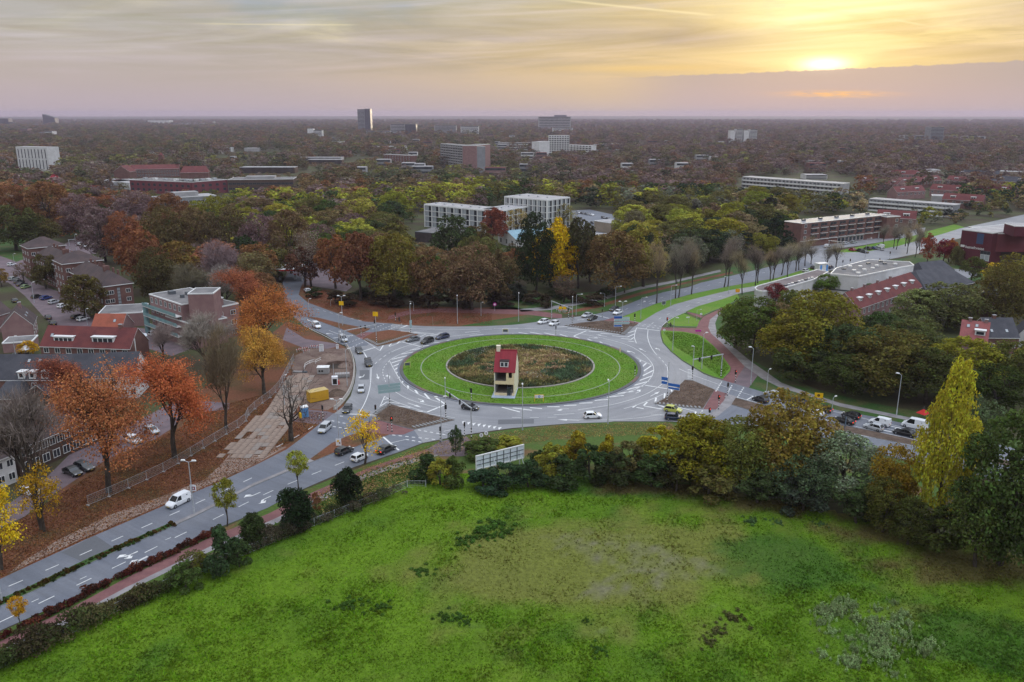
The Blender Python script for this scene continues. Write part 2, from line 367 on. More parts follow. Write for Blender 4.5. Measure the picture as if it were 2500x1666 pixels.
area('verge', [(1120, 797), (1250, 795), (1345, 781), (1340, 772), (1290, 769), (1200, 783)], M_GRASSD, .020)
area('verge', [(1180, 760), (1345, 768), (1448, 769), (1521, 749), (1620, 714), (1799, 671), (1960, 630), (1940, 622), (1780, 655), (1620, 690), (1500, 708), (1350, 722), (1240, 735)], M_GRASSD, .012)
area('verge', [(1614, 806), (1640, 768), (1704, 747), (1806, 714), (1840, 712), (1850, 760), (1765, 800), (1800, 860), (1860, 893), (1990, 950), (2130, 985), (2240, 1005), (2350, 1050), (2600, 1090), (2600, 1125), (2239, 1045), (2052, 1007), (1980, 990), (1867, 962), (1764, 932), (1695, 903), (1637, 862), (1616, 838)], M_GRASSD, .012)
area('grass_median', [(1480, 791), (1514, 776), (1602, 742), (1690, 718), (1782, 699), (1898, 678), (1990, 650), (2012, 662), (1939, 681), (1833, 701), (1782, 710), (1704, 728), (1646, 744), (1602, 764), (1564, 788)], M_LAWN, .012)
area('verge', [(1990, 622), (2060, 610), (2200, 582), (2330, 548), (2360, 556), (2200, 605), (2100, 622)], M_LAWN, .012)
area('verge', [(2070, 650), (2200, 632), (2345, 610), (2430, 640), (2420, 700), (2300, 690), (2235, 655)], M_GRASSD, .012)
area('verge', [(0, 640), (0, 560), (60, 540), (60, 640)], M_GRASSD, .012)
ring_px = [(837, 994), (856, 968), (866, 935), (870, 905), (867, 880), (859, 860), (843, 844), (824, 836), (905, 815), (940, 800), (958, 791), (983, 794), (1039, 797), (1105, 798), (1174, 797.5), (1250, 794), (1280, 791), (1310, 786.6), (1346, 780), (1399, 775), (1448, 769), (1480, 775), (1520, 780), (1564, 788), (1590, 795), (1612, 810), (1613, 822), (1618, 838), (1637, 859), (1665, 882), (1695, 900), (1718, 914), (1741, 923), (1764, 929), (1816, 944), (1867, 959), (1850, 1042), (1780, 1038), (1708, 1034), (1627, 1029.5), (1500, 1029.5), (1482, 1031.8), (1393, 1034.5), (1321, 1040), (1250, 1046), (1219, 1050), (1138, 1061.6), (1085, 1072), (1033, 1082), (975, 1104), (926, 1119), (880, 1112), (776, 1042)]
RING = area('road', ring_px, M_ASPH, .050)
SWR = area('road', [(-200, 1508), (0, 1415), (207, 1319), (333, 1265), (497, 1193), (525, 1183), (597, 1149), (623, 1137), (700, 1098), (740, 1068), (779, 1037), (815, 1010), (925, 1020), (1010, 1050), (1033, 1082), (975, 1104), (895, 1131), (865, 1141), (733, 1198), (653, 1241), (563, 1278), (517, 1295), (402, 1353), (302, 1398), (180, 1458), (126, 1485), (0, 1541), (-200, 1632)], M_ASPHD, .056)
NWR = area('road', [(958, 791), (891, 786), (852, 776), (810, 761), (752, 740), (729, 720), (735, 700), (745, 680), (705, 668), (690, 690), (696, 745), (715, 772), (742, 796), (795, 818), (824, 837), (850, 848), (895, 845), (950, 806)], M_ASPHD, .056)
NER = area('road', [(1440, 771), (1484, 761), (1521, 748), (1569, 729), (1620, 714), (1680, 702), (1711, 691), (1799, 671), (1874, 653), (1916, 642), (1960, 632), (1990, 650), (1898, 679), (1782, 699), (1690, 718), (1602, 742), (1514, 776), (1480, 791)], M_ASPHD, .056)
NES = area('road', [(1560, 790), (1602, 764), (1646, 744), (1704, 728), (1782, 709), (1833, 701), (1939, 681), (2012, 661), (2030, 668), (1940, 690), (1833, 712), (1806, 717), (1772, 730), (1704, 749), (1663, 766), (1636, 778), (1619, 793), (1611, 812)], M_ASPH, .054)
SER = area('road', [(1764, 929), (1816, 944), (1867, 959), (1980, 987), (2052, 1004), (2137, 1019), (2239, 1042), (2400, 1078), (2600, 1122), (2600, 1215), (2400, 1165), (2214, 1125), (1990, 1068), (1850, 1041), (1722, 1034)], M_ASPHD, .056)
JUN = area('road', [(1938, 640), (1975, 618), (2010, 612), (2060, 617), (2110, 616), (2190, 602), (2300, 572), (2345, 558), (2520, 520), (2520, 545), (2345, 582), (2260, 603), (2250, 618), (2170, 634), (2130, 641), (2060, 655), (2010, 664), (1985, 656)], M_ASPH, .052)
area('parking_lot', [(1950, 606), (1990, 596), (2100, 584), (2150, 571), (2215, 560), (2260, 556), (2255, 570), (2200, 583), (2100, 600), (2020, 610), (1960, 620)], M_ASPH, .030)
area('parking_lot', [(1395, 515), (1440, 512), (1500, 525), (1500, 545), (1495, 575), (1430, 575), (1400, 545)], M_ASPHD, .030)
area('parking_lot', [(2240, 668), (2300, 655), (2380, 660), (2390, 672), (2330, 690), (2262, 705)], M_ASPH, .030)
area('street', [(-60, 660), (0, 645), (35, 655), (75, 688), (150, 715), (205, 758), (245, 800), (235, 822), (160, 822), (135, 800), (105, 772), (60, 722), (20, 690), (-60, 690)], M_PAVER, .030)
area('street', [(-60, 632), (0, 625), (40, 640), (150, 600), (190, 580), (235, 585), (235, 620), (190, 625), (60, 665), (-60, 665)], M_PAVER, .026)
area('street', [(-40, 1260), (30, 1225), (110, 1170), (180, 1100), (240, 1062), (330, 1030), (440, 975), (560, 985), (560, 1000), (450, 1010), (430, 1040), (380, 1072), (260, 1122), (215, 1152), (120, 1215), (60, 1262), (-40, 1310)], M_PAVER, .030)
area('street', [(225, 805), (330, 800), (440, 815), (470, 850), (420, 870), (330, 842), (240, 835)], M_PAVER, .034)
area('forecourt', [(690, 690), (705, 655), (760, 640), (800, 655), (860, 700), (845, 712), (740, 695), (720, 715)], M_PAVER, .040)
# paths
area('cycle_path', [(-200, 1668), (0, 1567), (92, 1523), (165, 1490), (306, 1413), (517, 1311), (570, 1290), (655, 1255), (735, 1215), (850, 1165), (900, 1143), (975, 1118), (1040, 1098), (1068, 1090), (1075, 1100), (1040, 1112), (1000, 1123), (930, 1143), (870, 1167), (750, 1230), (665, 1270), (590, 1303), (517, 1333), (306, 1436), (165, 1512), (92, 1545), (0, 1588), (-200, 1698)], M_REDP, .040)
area('footpath', [(-200, 1698), (0, 1588), (92, 1545), (165, 1512), (306, 1436), (517, 1333), (590, 1303), (665, 1270), (750, 1230), (870, 1167), (930, 1143), (1000, 1123), (1068, 1103), (1072, 1112), (1000, 1134), (935, 1153), (870, 1180), (755, 1241), (670, 1281), (595, 1314), (520, 1344), (306, 1447), (165, 1523), (92, 1556), (0, 1600), (-200, 1712)], M_PAVE, .044)
area('cycle_path', [(945, 782), (1000, 768), (1060, 763), (1200, 766), (1290, 769), (1345, 776), (1372, 778), (1372, 768), (1290, 757), (1200, 755), (1060, 753), (1000, 757), (950, 772)], M_REDP, .030)
area('footpath', [(1270, 762), (1345, 757), (1400, 747), (1480, 731), (1560, 708), (1640, 692), (1760, 664), (1758, 659), (1640, 686), (1560, 701), (1480, 723), (1400, 739), (1345, 749), (1270, 755)], M_PAVE, .030)
area('cycle_path', [(1372, 768), (1410, 762), (1470, 750), (1560, 722), (1660, 697), (1790, 668), (1788, 663), (1660, 692), (1560, 715), (1470, 742), (1400, 757)], M_LEAFY, .034)
area('footpath', [(1744, 762), (1771, 756), (1753, 772), (1746, 790), (1750, 811), (1770, 831), (1832, 882), (1908, 935), (1967, 957), (2052, 985), (2140, 1003), (2260, 1028), (2260, 1036), (2140, 1011), (2050, 993), (1967, 966), (1900, 945), (1860, 925), (1842, 912), (1815, 893), (1790, 868), (1760, 838), (1733, 816), (1726, 800), (1730, 780)], M_PAVE, .034)
area('cycle_path', [(1766, 751), (1740, 763), (1717, 774), (1704, 790), (1700, 802), (1640, 800), (1614, 800), (1613, 809), (1672, 812), (1702, 818), (1718, 826), (1741, 846), (1760, 865), (1784, 899), (1782, 909), (1763, 928), (1790, 937), (1818, 895), (1790, 866), (1760, 836), (1736, 815), (1729, 800), (1733, 781), (1753, 765), (1771, 756)], M_REDP, .038)
area('cycle_path', [(1745, 953), (1775, 962), (1768, 978), (1748, 1001), (1717, 1000)], M_REDP, .066)
area('footpath', [(1775, 962), (1800, 970), (1788, 988), (1748, 1020), (1722, 1020), (1748, 1001), (1768, 978)], M_PAVE, .070)
area('footpath', [(1790, 937), (1818, 895), (1850, 917), (1828, 948)], M_PAVER, .042)
area('cycle_path', [(1676, 764), (1711, 777), (1717, 773), (1684, 760)], M_REDP, .045)
area('sandy_path', [(20, 1401), (57, 1371), (145, 1317), (268, 1258), (383, 1217), (497, 1173), (551, 1124), (590, 1080), (700, 1092), (623, 1134), (600, 1145), (497, 1190), (333, 1260), (207, 1313)], M_SAND, .030)
area('footpath', [(700, 800), (745, 828), (824, 840), (826, 847), (800, 852), (740, 850), (690, 830)], M_PAVER, .034)
area('footpath', [(700, 1020), (745, 1000), (800, 1005), (815, 1010), (779, 1037), (720, 1030)], M_PAVER, .034)
area('footpath', [(1040, 1100), (1075, 1078), (1138, 1066), (1160, 1085), (1180, 1100), (1130, 1115), (1075, 1115)], M_PAVER, .048)
# islands: raised pads with kerbs
def pad(name, px, m, h=.13, km=M_KERB): return area(name, px, m, .05, h, km)
pad('traffic_island', [(919, 1016), (931, 996), (951, 988), (1000, 1001), (1078, 1021), (1110, 1027), (1060, 1039), (1012, 1050), (985, 1044), (950, 1034), (925, 1027)], M_LEAFG if 0 else M_SOIL)
pad('traffic_island', [(884, 829), (922, 847), (965, 838), (1022, 818), (997, 812), (951, 807), (915, 812), (898, 820)], M_LEAFY)
pad('traffic_island', [(747, 774), (776, 777), (832, 791), (880, 800), (905, 804), (890, 812), (869, 820), (832, 804), (790, 789)], M_LEAFY)
pad('traffic_island', [(1378, 796), (1420, 789), (1470, 784), (1520, 787), (1558, 792), (1545, 800), (1525, 819), (1484, 812), (1433, 805)], M_SOIL)
pad('traffic_island', [(1600, 987), (1628, 973), (1650, 951), (1672, 929), (1692, 931), (1745, 953), (1716, 999), (1672, 995)], M_SOIL)
pad('grass_island', [(1614, 809), (1619, 808), (1672, 812), (1702, 818), (1718, 825), (1741, 845), (1759, 864), (1783, 898), (1782, 908), (1764, 927), (1741, 921), (1718, 912), (1695, 898), (1665, 880), (1637, 857), (1620, 838), (1615, 822)], M_LAWN)
pad('grass_island', [(1628, 790), (1640, 779), (1670, 767), (1708, 783), (1702, 799), (1650, 798)], M_LAWN)
pad('grass_island', [(1676, 762), (1704, 749), (1763, 732), (1800, 719), (1806, 730), (1766, 751), (1738, 761), (1717, 771)], M_LAWN)
pad('median_strip', [(1796, 973), (1855, 989), (1980, 1022), (2052, 1039), (2137, 1056), (2218, 1073), (2400, 1113), (2600, 1159), (2600, 1171), (2400, 1126), (2214, 1086), (2137, 1071), (2031, 1048), (1972, 1038), (1860, 1012), (1786, 989)], M_SOIL)
pad('median_strip', [(-200, 1557), (0, 1466), (76, 1432), (230, 1359), (413, 1280), (427, 1284), (245, 1365), (88, 1442), (0, 1482), (-200, 1573)], M_GRASSD)
pad('median_strip', [(427.5, 1277), (474, 1256), (538, 1224), (619, 1182), (700, 1148), (757, 1123), (767, 1127), (700, 1154), (619, 1188), (538, 1231), (474, 1263), (430, 1283)], M_PAVE)
pad('median_strip', [(757, 1123), (810, 1084), (845, 1068), (880, 1056), (950, 1063), (936, 1068), (861, 1095), (818, 1106), (767, 1127)], M_LEAFY)
area('cycle_path', [(925, 1027), (985, 1045), (1012, 1051), (985, 1062), (950, 1062), (880, 1055), (895, 1032)], M_REDP, .066)
area('cycle_path', [(868, 821), (890, 812), (905, 812), (915, 812), (884, 829)], M_REDP, .066)
area('cycle_path', [(1458, 787), (1500, 776), (1562, 789), (1548, 794), (1520, 788), (1470, 786)], M_REDP, .066)
# the round island: kerb apron, lawn, mowing-strip ring, planting bed
CX, CY = 2.25, 214.8
def circ(r, n=120, a0=0.0): return [(CX+r*math.cos(a0+2*PI*k/n), CY+r*math.sin(a0+2*PI*k/n)) for k in range(n)]
KEEP.append(circ(50))
def ringmesh(r0, r1, z0, z1, m, name, n=120):
    b = MB()
    for k in range(n):
        a, c = 2*PI*k/n, 2*PI*(k+1)/n
        q = [(CX+r*math.cos(t), CY+r*math.sin(t)) for r in (r0, r1) for t in (a, c)]
        b.add([(*q[0], z1), (*q[1], z1), (*q[3], z1), (*q[2], z1)], [(3, 2, 1, 0)])
        b.add([(*q[2], z0), (*q[3], z0), (*q[3], z1), (*q[2], z1)], [(0, 1, 2, 3)])
        b.add([(*q[0], z0), (*q[1], z0), (*q[1], z1), (*q[0], z1)], [(3, 2, 1, 0)])
    o = b.build(name, m); return o
M_APRON = mat('island_apron', (.10, .10, .098), .8, (.16, .10, .09), .08, 3.0, .5, .6, fine=.15)
isl = MB().prism(circ(31.6), 0.0, .22).build('round_island', M_LAWN); tag(isl, kind='structure')
for o in (ringmesh(31.6, 32.5, 0, .26, M_APRON, 'kerb'), ringmesh(32.5, 33.1, 0, .13, M_ASPHD, 'kerb_apron'),
          ringmesh(26.72, 26.90, .1, .25, M_KERB, 'paving_ring'), ringmesh(19.7, 20.15, .1, .42, mat('pale_edging', (.30, .275, .24), .8, fine=.1), 'bed_edging')): o.parent = isl
bed = MB().prism(circ(19.75), .1, .33).build('planting_bed', mat('bed_soil', (.050, .052, .030), .95, fine=.3)); bed.parent = isl
# ---------------------------------------------------------------- road markings
RZ = {}
def ribbon(pts, w, z):
    b = MB(); n = len(pts); L = []; 
    for i, p in enumerate(pts):
        d = (pts[min(i+1, n-1)]-pts[max(i-1, 0)]); d.z = 0; d.normalize(); s = Vector((-d.y, d.x, 0))*w/2
        L += [p+s, p-s]
    return b.add([(v.x, v.y, z) for v in L], [(2*i, 2*i+1, 2*i+3, 2*i+2) for i in range(n-1)])
def resample(pts, step):
    A = np.array([tuple(p) for p in pts]); s = np.r_[0, np.cumsum(np.linalg.norm(np.diff(A, axis=0), axis=1))]
    t = np.linspace(0, s[-1], max(2, int(round(s[-1]/step))+1)); return [Vector(q) for q in np.stack([np.interp(t, s, A[:, i]) for i in range(3)], 1)]
def smooth(pts, it=2):
    for _ in range(it):
        q = [pts[0]]
        for a, b in zip(pts, pts[1:]): q += [a.lerp(b, .25), a.lerp(b, .75)]
        pts = q+[pts[-1]]
    return pts
def mark(road, px, w=.15, dash=None, name=None, z=.080, sm=True):
    pts = [G(x, y) for x, y in px]
    if sm and len(pts) > 2: pts = smooth(pts)
    if not dash: ribbon(pts, w, z).build(name or 'lane_line', M_LINE, road); return
    seg, gap = dash; acc = 0.0; cur = []; on = True; pts = resample(pts, .25)
    cur = [pts[0]]
    for a, b in zip(pts, pts[1:]):
        acc += (b-a).length
        if on: cur.append(b)
        if acc > (seg if on else gap):
            if on and len(cur) > 1: ribbon([cur[0], cur[len(cur)//2], cur[-1]], w, z).build(name or 'lane_dash', M_LINE, road)
            on = not on; acc = 0.0; cur = [b]
Z1 = lambda s, ox, oy: (lambda L: [(ox+x/s, oy+y/s) for x, y in L])
zl, zr, zn, zs, zw = Z1(7.127, 950, 780), Z1(5.6, 1250, 780), Z1(5.8825, 640, 660), Z1(6.031, 760, 860), Z1(2.613, 0, 900)
ze, zq, zm = Z1(4.356, 1580, 680), Z1(6.536, 1940, 920), Z1(5.8825, 1280, 660)
for a in ([(55, 700), (385, 620)], [(40, 765), (275, 690)], [(75, 822), (210, 765)], [(100, 880), (165, 838)], [(118, 945), (158, 915)], [(160, 1035), (185, 995)], [(215, 1115), (250, 1075)],
          [(335, 1220), (325, 1155)], [(500, 1300), (450, 1235)], [(705, 1395), (615, 1295)], [(965, 1475), (805, 1365)], [(210, 610), (505, 560)], [(370, 540), (655, 500)], [(540, 475), (820, 450)], [(680, 420), (1000, 400)], [(1000, 370), (1200, 360)], [(1220, 335), (1410, 330)], [(1440, 310), (1630, 300)]):
    mark(RING, zl(a), .45, name='hatch_stripe')
for a in ([(1740, 590), (1760, 565)], [(1778, 655), (1835, 603)], [(1800, 712), (1905, 637)], [(1788, 775), (1935, 700)], [(1745, 840), (1920, 775)], [(1675, 905), (1870, 850)], [(1570, 965), (1790, 915)], [(1445, 1018), (1660, 990)], [(1300, 1070), (1530, 1045)], [(1130, 1113), (1330, 1100)], [(920, 1152), (1100, 1145)], [(710, 1182), (880, 1178)], [(480, 1200), (650, 1200)], [(245, 1212), (410, 1225)], [(10, 1215), (270, 1248)], [(-140, 1205), (110, 1272)],
          [(0, 200), (130, 212)], [(90, 182), (305, 215)], [(245, 178), (485, 222)], [(440, 188), (650, 235)], [(655, 208), (815, 258)], [(845, 235), (970, 282)], [(1030, 270), (1120, 310)], [(1200, 310), (1260, 345)], [(1340, 360), (1400, 390)], [(845, 232), (1015, 160)],
          [(620, 108), (760, 103)], [(760, 125), (930, 122)], [(895, 143), (1095, 147)], [(1050, 168), (1280, 175)], [(1210, 198), (1465, 208)], [(1370, 228), (1580, 245), (1680, 200)], [(1490, 263), (1625, 278), (1670, 250)], [(1590, 300), (1675, 312)], [(1585, 190), (1685, 158)],
          [(1970, 1075), (1955, 1150)], [(2088, 1015), (2085, 1085)], [(2175, 960), (2200, 1020)], [(1650, 1210), (1700, 1175)], [(1700, 1210), (1800, 1225)], [(1800, 1185), (1850, 1135)], [(1810, 1190), (2050, 1232)], [(1985, 1175), (2100, 1205)]):
    mark(RING, zr(a), .42, name='hatch_stripe', sm=False)
for a, w, d in (([(1703, 118), (1665, 240), (1700, 330)], .2, None), ([(1703, 120), (2020, 160)], .4, None), ([(1530, 1225), (1700, 1180), (1900, 1100), (2060, 1030)], .15, None), ([(1820, 905), (2170, 962)], .4, None),
                ([(-250, 128), (0, 130), (260, 125), (560, 150), (850, 182), (1200, 250), (1560, 340), (1750, 440), (1870, 545), (1935, 640), (1940, 720), (1880, 840), (1740, 940), (1560, 1010), (1330, 1060)], .15, None),
                ([(1690, 525), (1935, 640)], .15, None), ([(1860, 150), (1850, 250), (1890, 370), (1960, 470)], .18, None), ([(1960, 470), (2060, 570), (2120, 650)], .15, (1.5, 1.5)), ([(2120, 650), (2140, 760), (2100, 860)], .15, None),
                ([(2080, 865), (1980, 945), (1800, 1045), (1560, 1125), (1320, 1182), (900, 1242)], .15, None), ([(570, 1310), (850, 1292)], .15, None), ([(0, 1345), (330, 1350), (640, 1340)], .15, (2, 2)),
                ([(0, 128), (260, 124)], .15, (2, 2)), ([(650, 1375), (1500, 1385), (2080, 1300)], .12, None), ([(1900, 1300), (2230, 1330)], .12, None)):
    mark(RING, zr(a), w, d)
for a, w, d in (([(0, 590), (180, 510), (400, 440), (560, 395)], .18, None), ([(1040, 305), (1400, 262), (1600, 235)], .15, None), ([(230, 400), (550, 478)], .35, None), ([(0, 720), (170, 620), (360, 548), (540, 478)], .15, None),
                ([(0, 480), (210, 400), (420, 330)], .2, None), ([(200, 205), (640, 262), (480, 335)], .3, None), ([(430, 225), (780, 258), (640, 300)], .3, None), ([(60, 205), (330, 110)], .4, None), ([(860, 240), (1010, 240)], .3, None), ([(680, 300), (930, 245)], .3, None),
                ([(220, 160), (900, 180), (1560, 180)], .15, None), ([(1610, 178), (2138, 165)], .15, (3, 3)), ([(1320, 232), (1580, 208)], .3, None), ([(1400, 285), (1640, 268)], .3, None)):
    mark(RING, zl(a), w, d, sm=len(a) > 3)
for a, w, d in (([(880, 230), (878, 400), (860, 560), (790, 760), (700, 905)], .18, None), ([(1180, 0), (1080, 60), (940, 170), (880, 250)], .18, (1.5, 1.5)), ([(1145, 135), (1055, 240), (1050, 330), (1105, 460)], .15, (1.2, 1.2)), ([(1150, 130), (1260, 340), (1350, 490), (1540, 610), (1750, 705), (1910, 750)], .15, None),
                ([(1230, 585), (1400, 690), (1640, 770), (1900, 830)], .15, None), ([(450, 912), (700, 922), (930, 932)], .4, None), ([(1080, 655), (1010, 810)], .2, None), ([(1080, 655), (1150, 700), (1500, 830), (1700, 890)], .15, None), ([(1060, 705), (1130, 690)], .35, None), ([(1010, 805), (1110, 740), (1300, 760)], .35, None),
                ([(1220, 795), (1460, 820)], .35, None), ([(1430, 860), (1640, 880)], .35, None), ([(1700, 890), (1970, 780)], .45, None), ([(1720, 915), (2111, 970)], .15, None), ([(950, 900), (1050, 830)], .35, None)):
    mark(RING, zs(a), w, d, sm=len(a) > 3)
# south-west arm
mark(SWR, zw([(-200, 1500), (128, 1362), (298, 1288), (460, 1217), (613, 1148), (762, 1082), (903, 1020), (1038, 960), (1167, 902), (1290, 845), (1500, 750), (1640, 685)]), .16, (2, 3.2))
mark(SWR, [(630, 1115), (730, 1065), (790, 1025)], .16, (2, 3.2))
mark(SWR, zw([(-300, 1765), (280, 1487), (450, 1405), (613, 1327), (770, 1252), (915, 1182), (1055, 1112), (1190, 1046), (1320, 982)]), .16, (2, 3.2))
mark(SWR, [(520, 1270), (650, 1205), (760, 1160), (850, 1125)], .16, (2, 3.2))
mark(SWR, [(-200, 1600), (0, 1508), (250, 1390), (480, 1285)], .12, (1, 6))
mark(SWR, zs([(1060, 1255), (1180, 1360), (1290, 1450)]), .4, sm=False); mark(SWR, zs([(1160, 1345), (1400, 1290)]), .15, sm=False); mark(SWR, zs([(1950, 1170), (2080, 1145)]), .15, sm=False)
for a in ([(300, 1015), (530, 1060)], [(320, 1100), (530, 1135)], [(1190, 1225), (1890, 1300)], [(1570, 1150), (2050, 1235)], [(1390, 1290), (1700, 1345)], [(420, 945), (540, 960)]): mark(SWR, zs(a), .3, (.6, .6), name='crossing_block')
for k in range(8):
    x, y = 1128+k*12.6, 1030.5+k*2.1
    p = [G(x, y), G(x+9, y-1.5), G(x+2, y+6)]; MB().add([(q.x, q.y, .082) for q in p], [(0, 2, 1)]).build('give_way_triangle', M_LINE, RING)
# north-west arm
for a, w, d in (([(600, 800), (760, 880), (910, 950), (1080, 1050)], .15, None), ([(960, 870), (1130, 935)], .15, None), ([(1020, 980), (1300, 935)], .35, None), ([(780, 560), (1000, 620), (1250, 690), (1480, 745)], .15, (1.5, 2)), ([(1880, 875), (2080, 795)], .4, None), ([(1430, 985), (1690, 1160)], .15, None), ([(1690, 1160), (1740, 1085)], .35, None), ([(1820, 1095), (1870, 1045)], .35, None), ([(1940, 1055), (2000, 1005)], .35, None),
                ([(1180, 980), (1480, 890)], .25, (.6, .6)), ([(1200, 1060), (1420, 980)], .25, (.6, .6)), ([(1260, 1120), (1480, 1025)], .25, (.6, .6)), ([(1580, 850), (1780, 770)], .25, (.6, .6)), ([(1690, 865), (1900, 785)], .25, (.6, .6)), ([(1780, 875), (2020, 770)], .25, (.6, .6)), ([(1640, 765), (1800, 775)], .15, None)):
    mark(NWR, zn(a), w, d, sm=len(a) > 3)
for k in range(7): mark(RING, zn([(1440+k*26, 1170-k*8), (1462+k*26, 1162-k*8)]), .5, name='give_way_block')
for a, w in (([(1455, 1175), (1510, 1270)], .3),): mark(RING, zn(a), w)
# north-east arms
mark(NER, [(1410, 783), (1440, 776), (1500, 766), (1560, 744), (1660, 714), (1800, 681), (1930, 652)], .15, (2, 6)); mark(NER, zm([(990, 640), (1215, 695)]), .4)
mark(NES, [(1575, 805), (1600, 784), (1640, 763), (1704, 739), (1800, 713), (1900, 692)], .15, (2, 5))
for a in ([(1620, 790), (1980, 845)], [(1640, 770), (1990, 815)], [(760, 720), (1090, 690)]): mark(RING, zm(a), .3, (.6, .9), name='crossing_block')
mark(NES, zm([(1980, 800), (2110, 690), (2353, 590)]), .18)
# south-east arm
for a in ([(730, 1205), (800, 1090)], [(855, 1225), (910, 1125)], [(960, 1270), (1025, 1165)], [(520, 1510), (600, 1390)]): mark(SER, ze(a), .3, (.6, .6), name='crossing_block')
for a, w, d in (([(480, 1030), (760, 1130), (950, 1200), (1120, 1250)], .12, None), ([(340, 965), (430, 1005)], .18, None), ([(970, 1270), (1200, 1335)], .18, None), ([(1060, 1295), (1130, 1255)], .3, None), ([(320, 1370), (520, 1420)], .25, None), ([(520, 1420), (460, 1535)], .4, None), ([(100, 1350), (180, 1375)], .25, None)): mark(SER, ze(a), w, d)
for k in range(7): mark(RING, ze([(430, 975+k*15), (480, 970+k*15)]), .3, name='zebra_stripe')
for a, w, d in (([(190, 465), (760, 590), (1180, 690), (1900, 850), (3000, 1090)], .15, None), ([(280, 650), (760, 750), (1300, 875), (1820, 990), (3000, 1260)], .15, None), ([(200, 785), (650, 860), (1200, 970), (1800, 1085), (3000, 1350)], .15, None), ([(390, 905), (900, 1010), (1800, 1200)], .15, (2, 4)), ([(1500, 790), (1700, 830)], .35, None), ([(1400, 855), (1560, 890)], .35, None), ([(1820, 860), (1900, 880)], .35, None), ([(1470, 830), (1560, 850)], .15, None)):
    mark(SER, zq(a), w, d)
# arrows
ARW = [(-.09, 0), (.09, 0), (.09, 2.6), (.42, 2.6), (0, 4.6), (-.42, 2.6), (-.09, 2.6)]
ARL = [(-.09, 0), (.09, 0), (.09, 2.0), (-.55, 2.75), (-.55, 3.3), (-1.25, 2.3), (-.55, 1.5), (-.55, 2.1), (-.09, 1.6)]
def arrow(road, a, b, shape=ARW, flip=1, s=None, z=.084):
    p, q = G(*a), G(*b); d = (q-p); L = d.length; d.normalize(); sx = Vector((d.y, -d.x, 0))*flip; k = L/4.6; kw = max(k, .9)
    vs = [p+d*(y*k)+sx*(x*kw) for x, y in shape]
    f = [tuple(t) for t in tessellate_polygon([[Vector((x*flip, y, 0)) for x, y in shape]])]
    def up(t):
        u, v, w = (vs[i] for i in t); return t if (v-u).cross(w-u).z > 0 else t[::-1]
    MB().add([(v.x, v.y, z) for v in vs], [up(t) for t in f]).build('arrow_marking', M_LINE, road)
for road, f, a, b, sh, fl in ((SWR, zw, (880, 1168), (705, 1248), ARL, -1), (SWR, zw, (940, 1200), (775, 1282), ARL, 1), (SWR, Z1(2.353, 300, 1000), (790, 478), (670, 530), ARL, -1), (SWR, Z1(2.353, 300, 1000), (850, 500), (730, 557), ARL, 1), (SWR, Z1(2.353, 300, 1000), (85, 820), (-30, 870), ARL, 1), (SWR, Z1(2.353, 300, 1000), (145, 848), (10, 915), ARL, -1),
                             (RING, zs, (782, 335), (738, 412), ARL, -1), (RING, zs, (965, 325), (990, 405), ARW, 1), (RING, zs, (1150, 395), (1170, 315), ARL, 1), (RING, zs, (1420, 752), (1620, 820), ARW, 1), (RING, zs, (1570, 690), (1760, 755), ARL, -1),
                             (RING, zr, (1830, 448), (1730, 395), ARW, 1), (RING, zr, (1680, 470), (1575, 410), ARL, 1), (RING, zr, (2020, 430), (1990, 380), ARL, 1), (RING, zr, (1690, 1015), (1840, 955), ARL, 1), (RING, zr, (1890, 1058), (2020, 990), ARW, 1), (RING, zr, (780, 1228), (520, 1235), ARL, 1), (RING, zr, (920, 1387), (620, 1375), ARW, 1), (RING, zr, (1050, 248), (1215, 278), ARL, 1), (RING, zr, (1300, 240), (1150, 210), ARW, 1),
                             (NWR, zn, (1020, 925), (910, 895), ARL, 1), (NWR, zn, (1140, 900), (1045, 868), ARL, -1), (NWR, zn, (720, 745), (640, 708), ARW, 1), (NER, zm, (1700, 465), (1790, 440), ARL, 1), (NER, zm, (1790, 485), (1880, 460), ARL, -1)):
    (p,), (q,) = f([a]), f([b]); arrow(road, p, q, sh, fl)
# darker repair patches in the asphalt
for road, px, z in ((RING, zr([(-190, 1375), (300, 1365), (300, 1428), (-190, 1440)]), .062), (RING, zs([(710, 270), (855, 265), (850, 405), (715, 410)]), .062), (SWR, [(233, 1308), (277, 1338), (200, 1372), (150, 1350)], .062)):
    MB().sheet(P2(px), z).build('asphalt_patch', M_PATCH, road)
# cobbled collars of the islands
M_COB = mat('cobble', (.24, .24, .235), .85, fine=.12)
cobm = MB().prism([(-.55, -.22), (.55, -.22), (.55, .22), (-.55, .22)], 0, .1).mesh('cobble', M_COB)
for px in (zs([(1520, 1118), (1700, 1080), (1900, 1030), (2080, 990)]), zn([(1480, 1000), (1660, 1085)]), zn([(1660, 1085), (1850, 1030), (2050, 965), (2230, 915)]), zm([(590, 800), (900, 845), (1200, 885), (1440, 920)]), zm([(1440, 925), (1500, 870), (1555, 815)]), ze([(90, 1335), (230, 1350), (400, 1375), (600, 1385)]), zs([(960, 920), (1050, 850), (1140, 790)])):
    pts = resample(smooth([G(x, y) for x, y in px], 1), .9)
    for i in range(0, len(pts)-1):
        d = pts[i+1]-pts[i]
        for s in (0, 1):
            o = link('cobble', cobm, RING, (pts[i].x-d.normalized().y*s*.55, pts[i].y+d.normalized().x*s*.55, .175), (0, 0, math.atan2(d.y, d.x)+PI/2+.5)); o.scale = (.75, .8, 1)
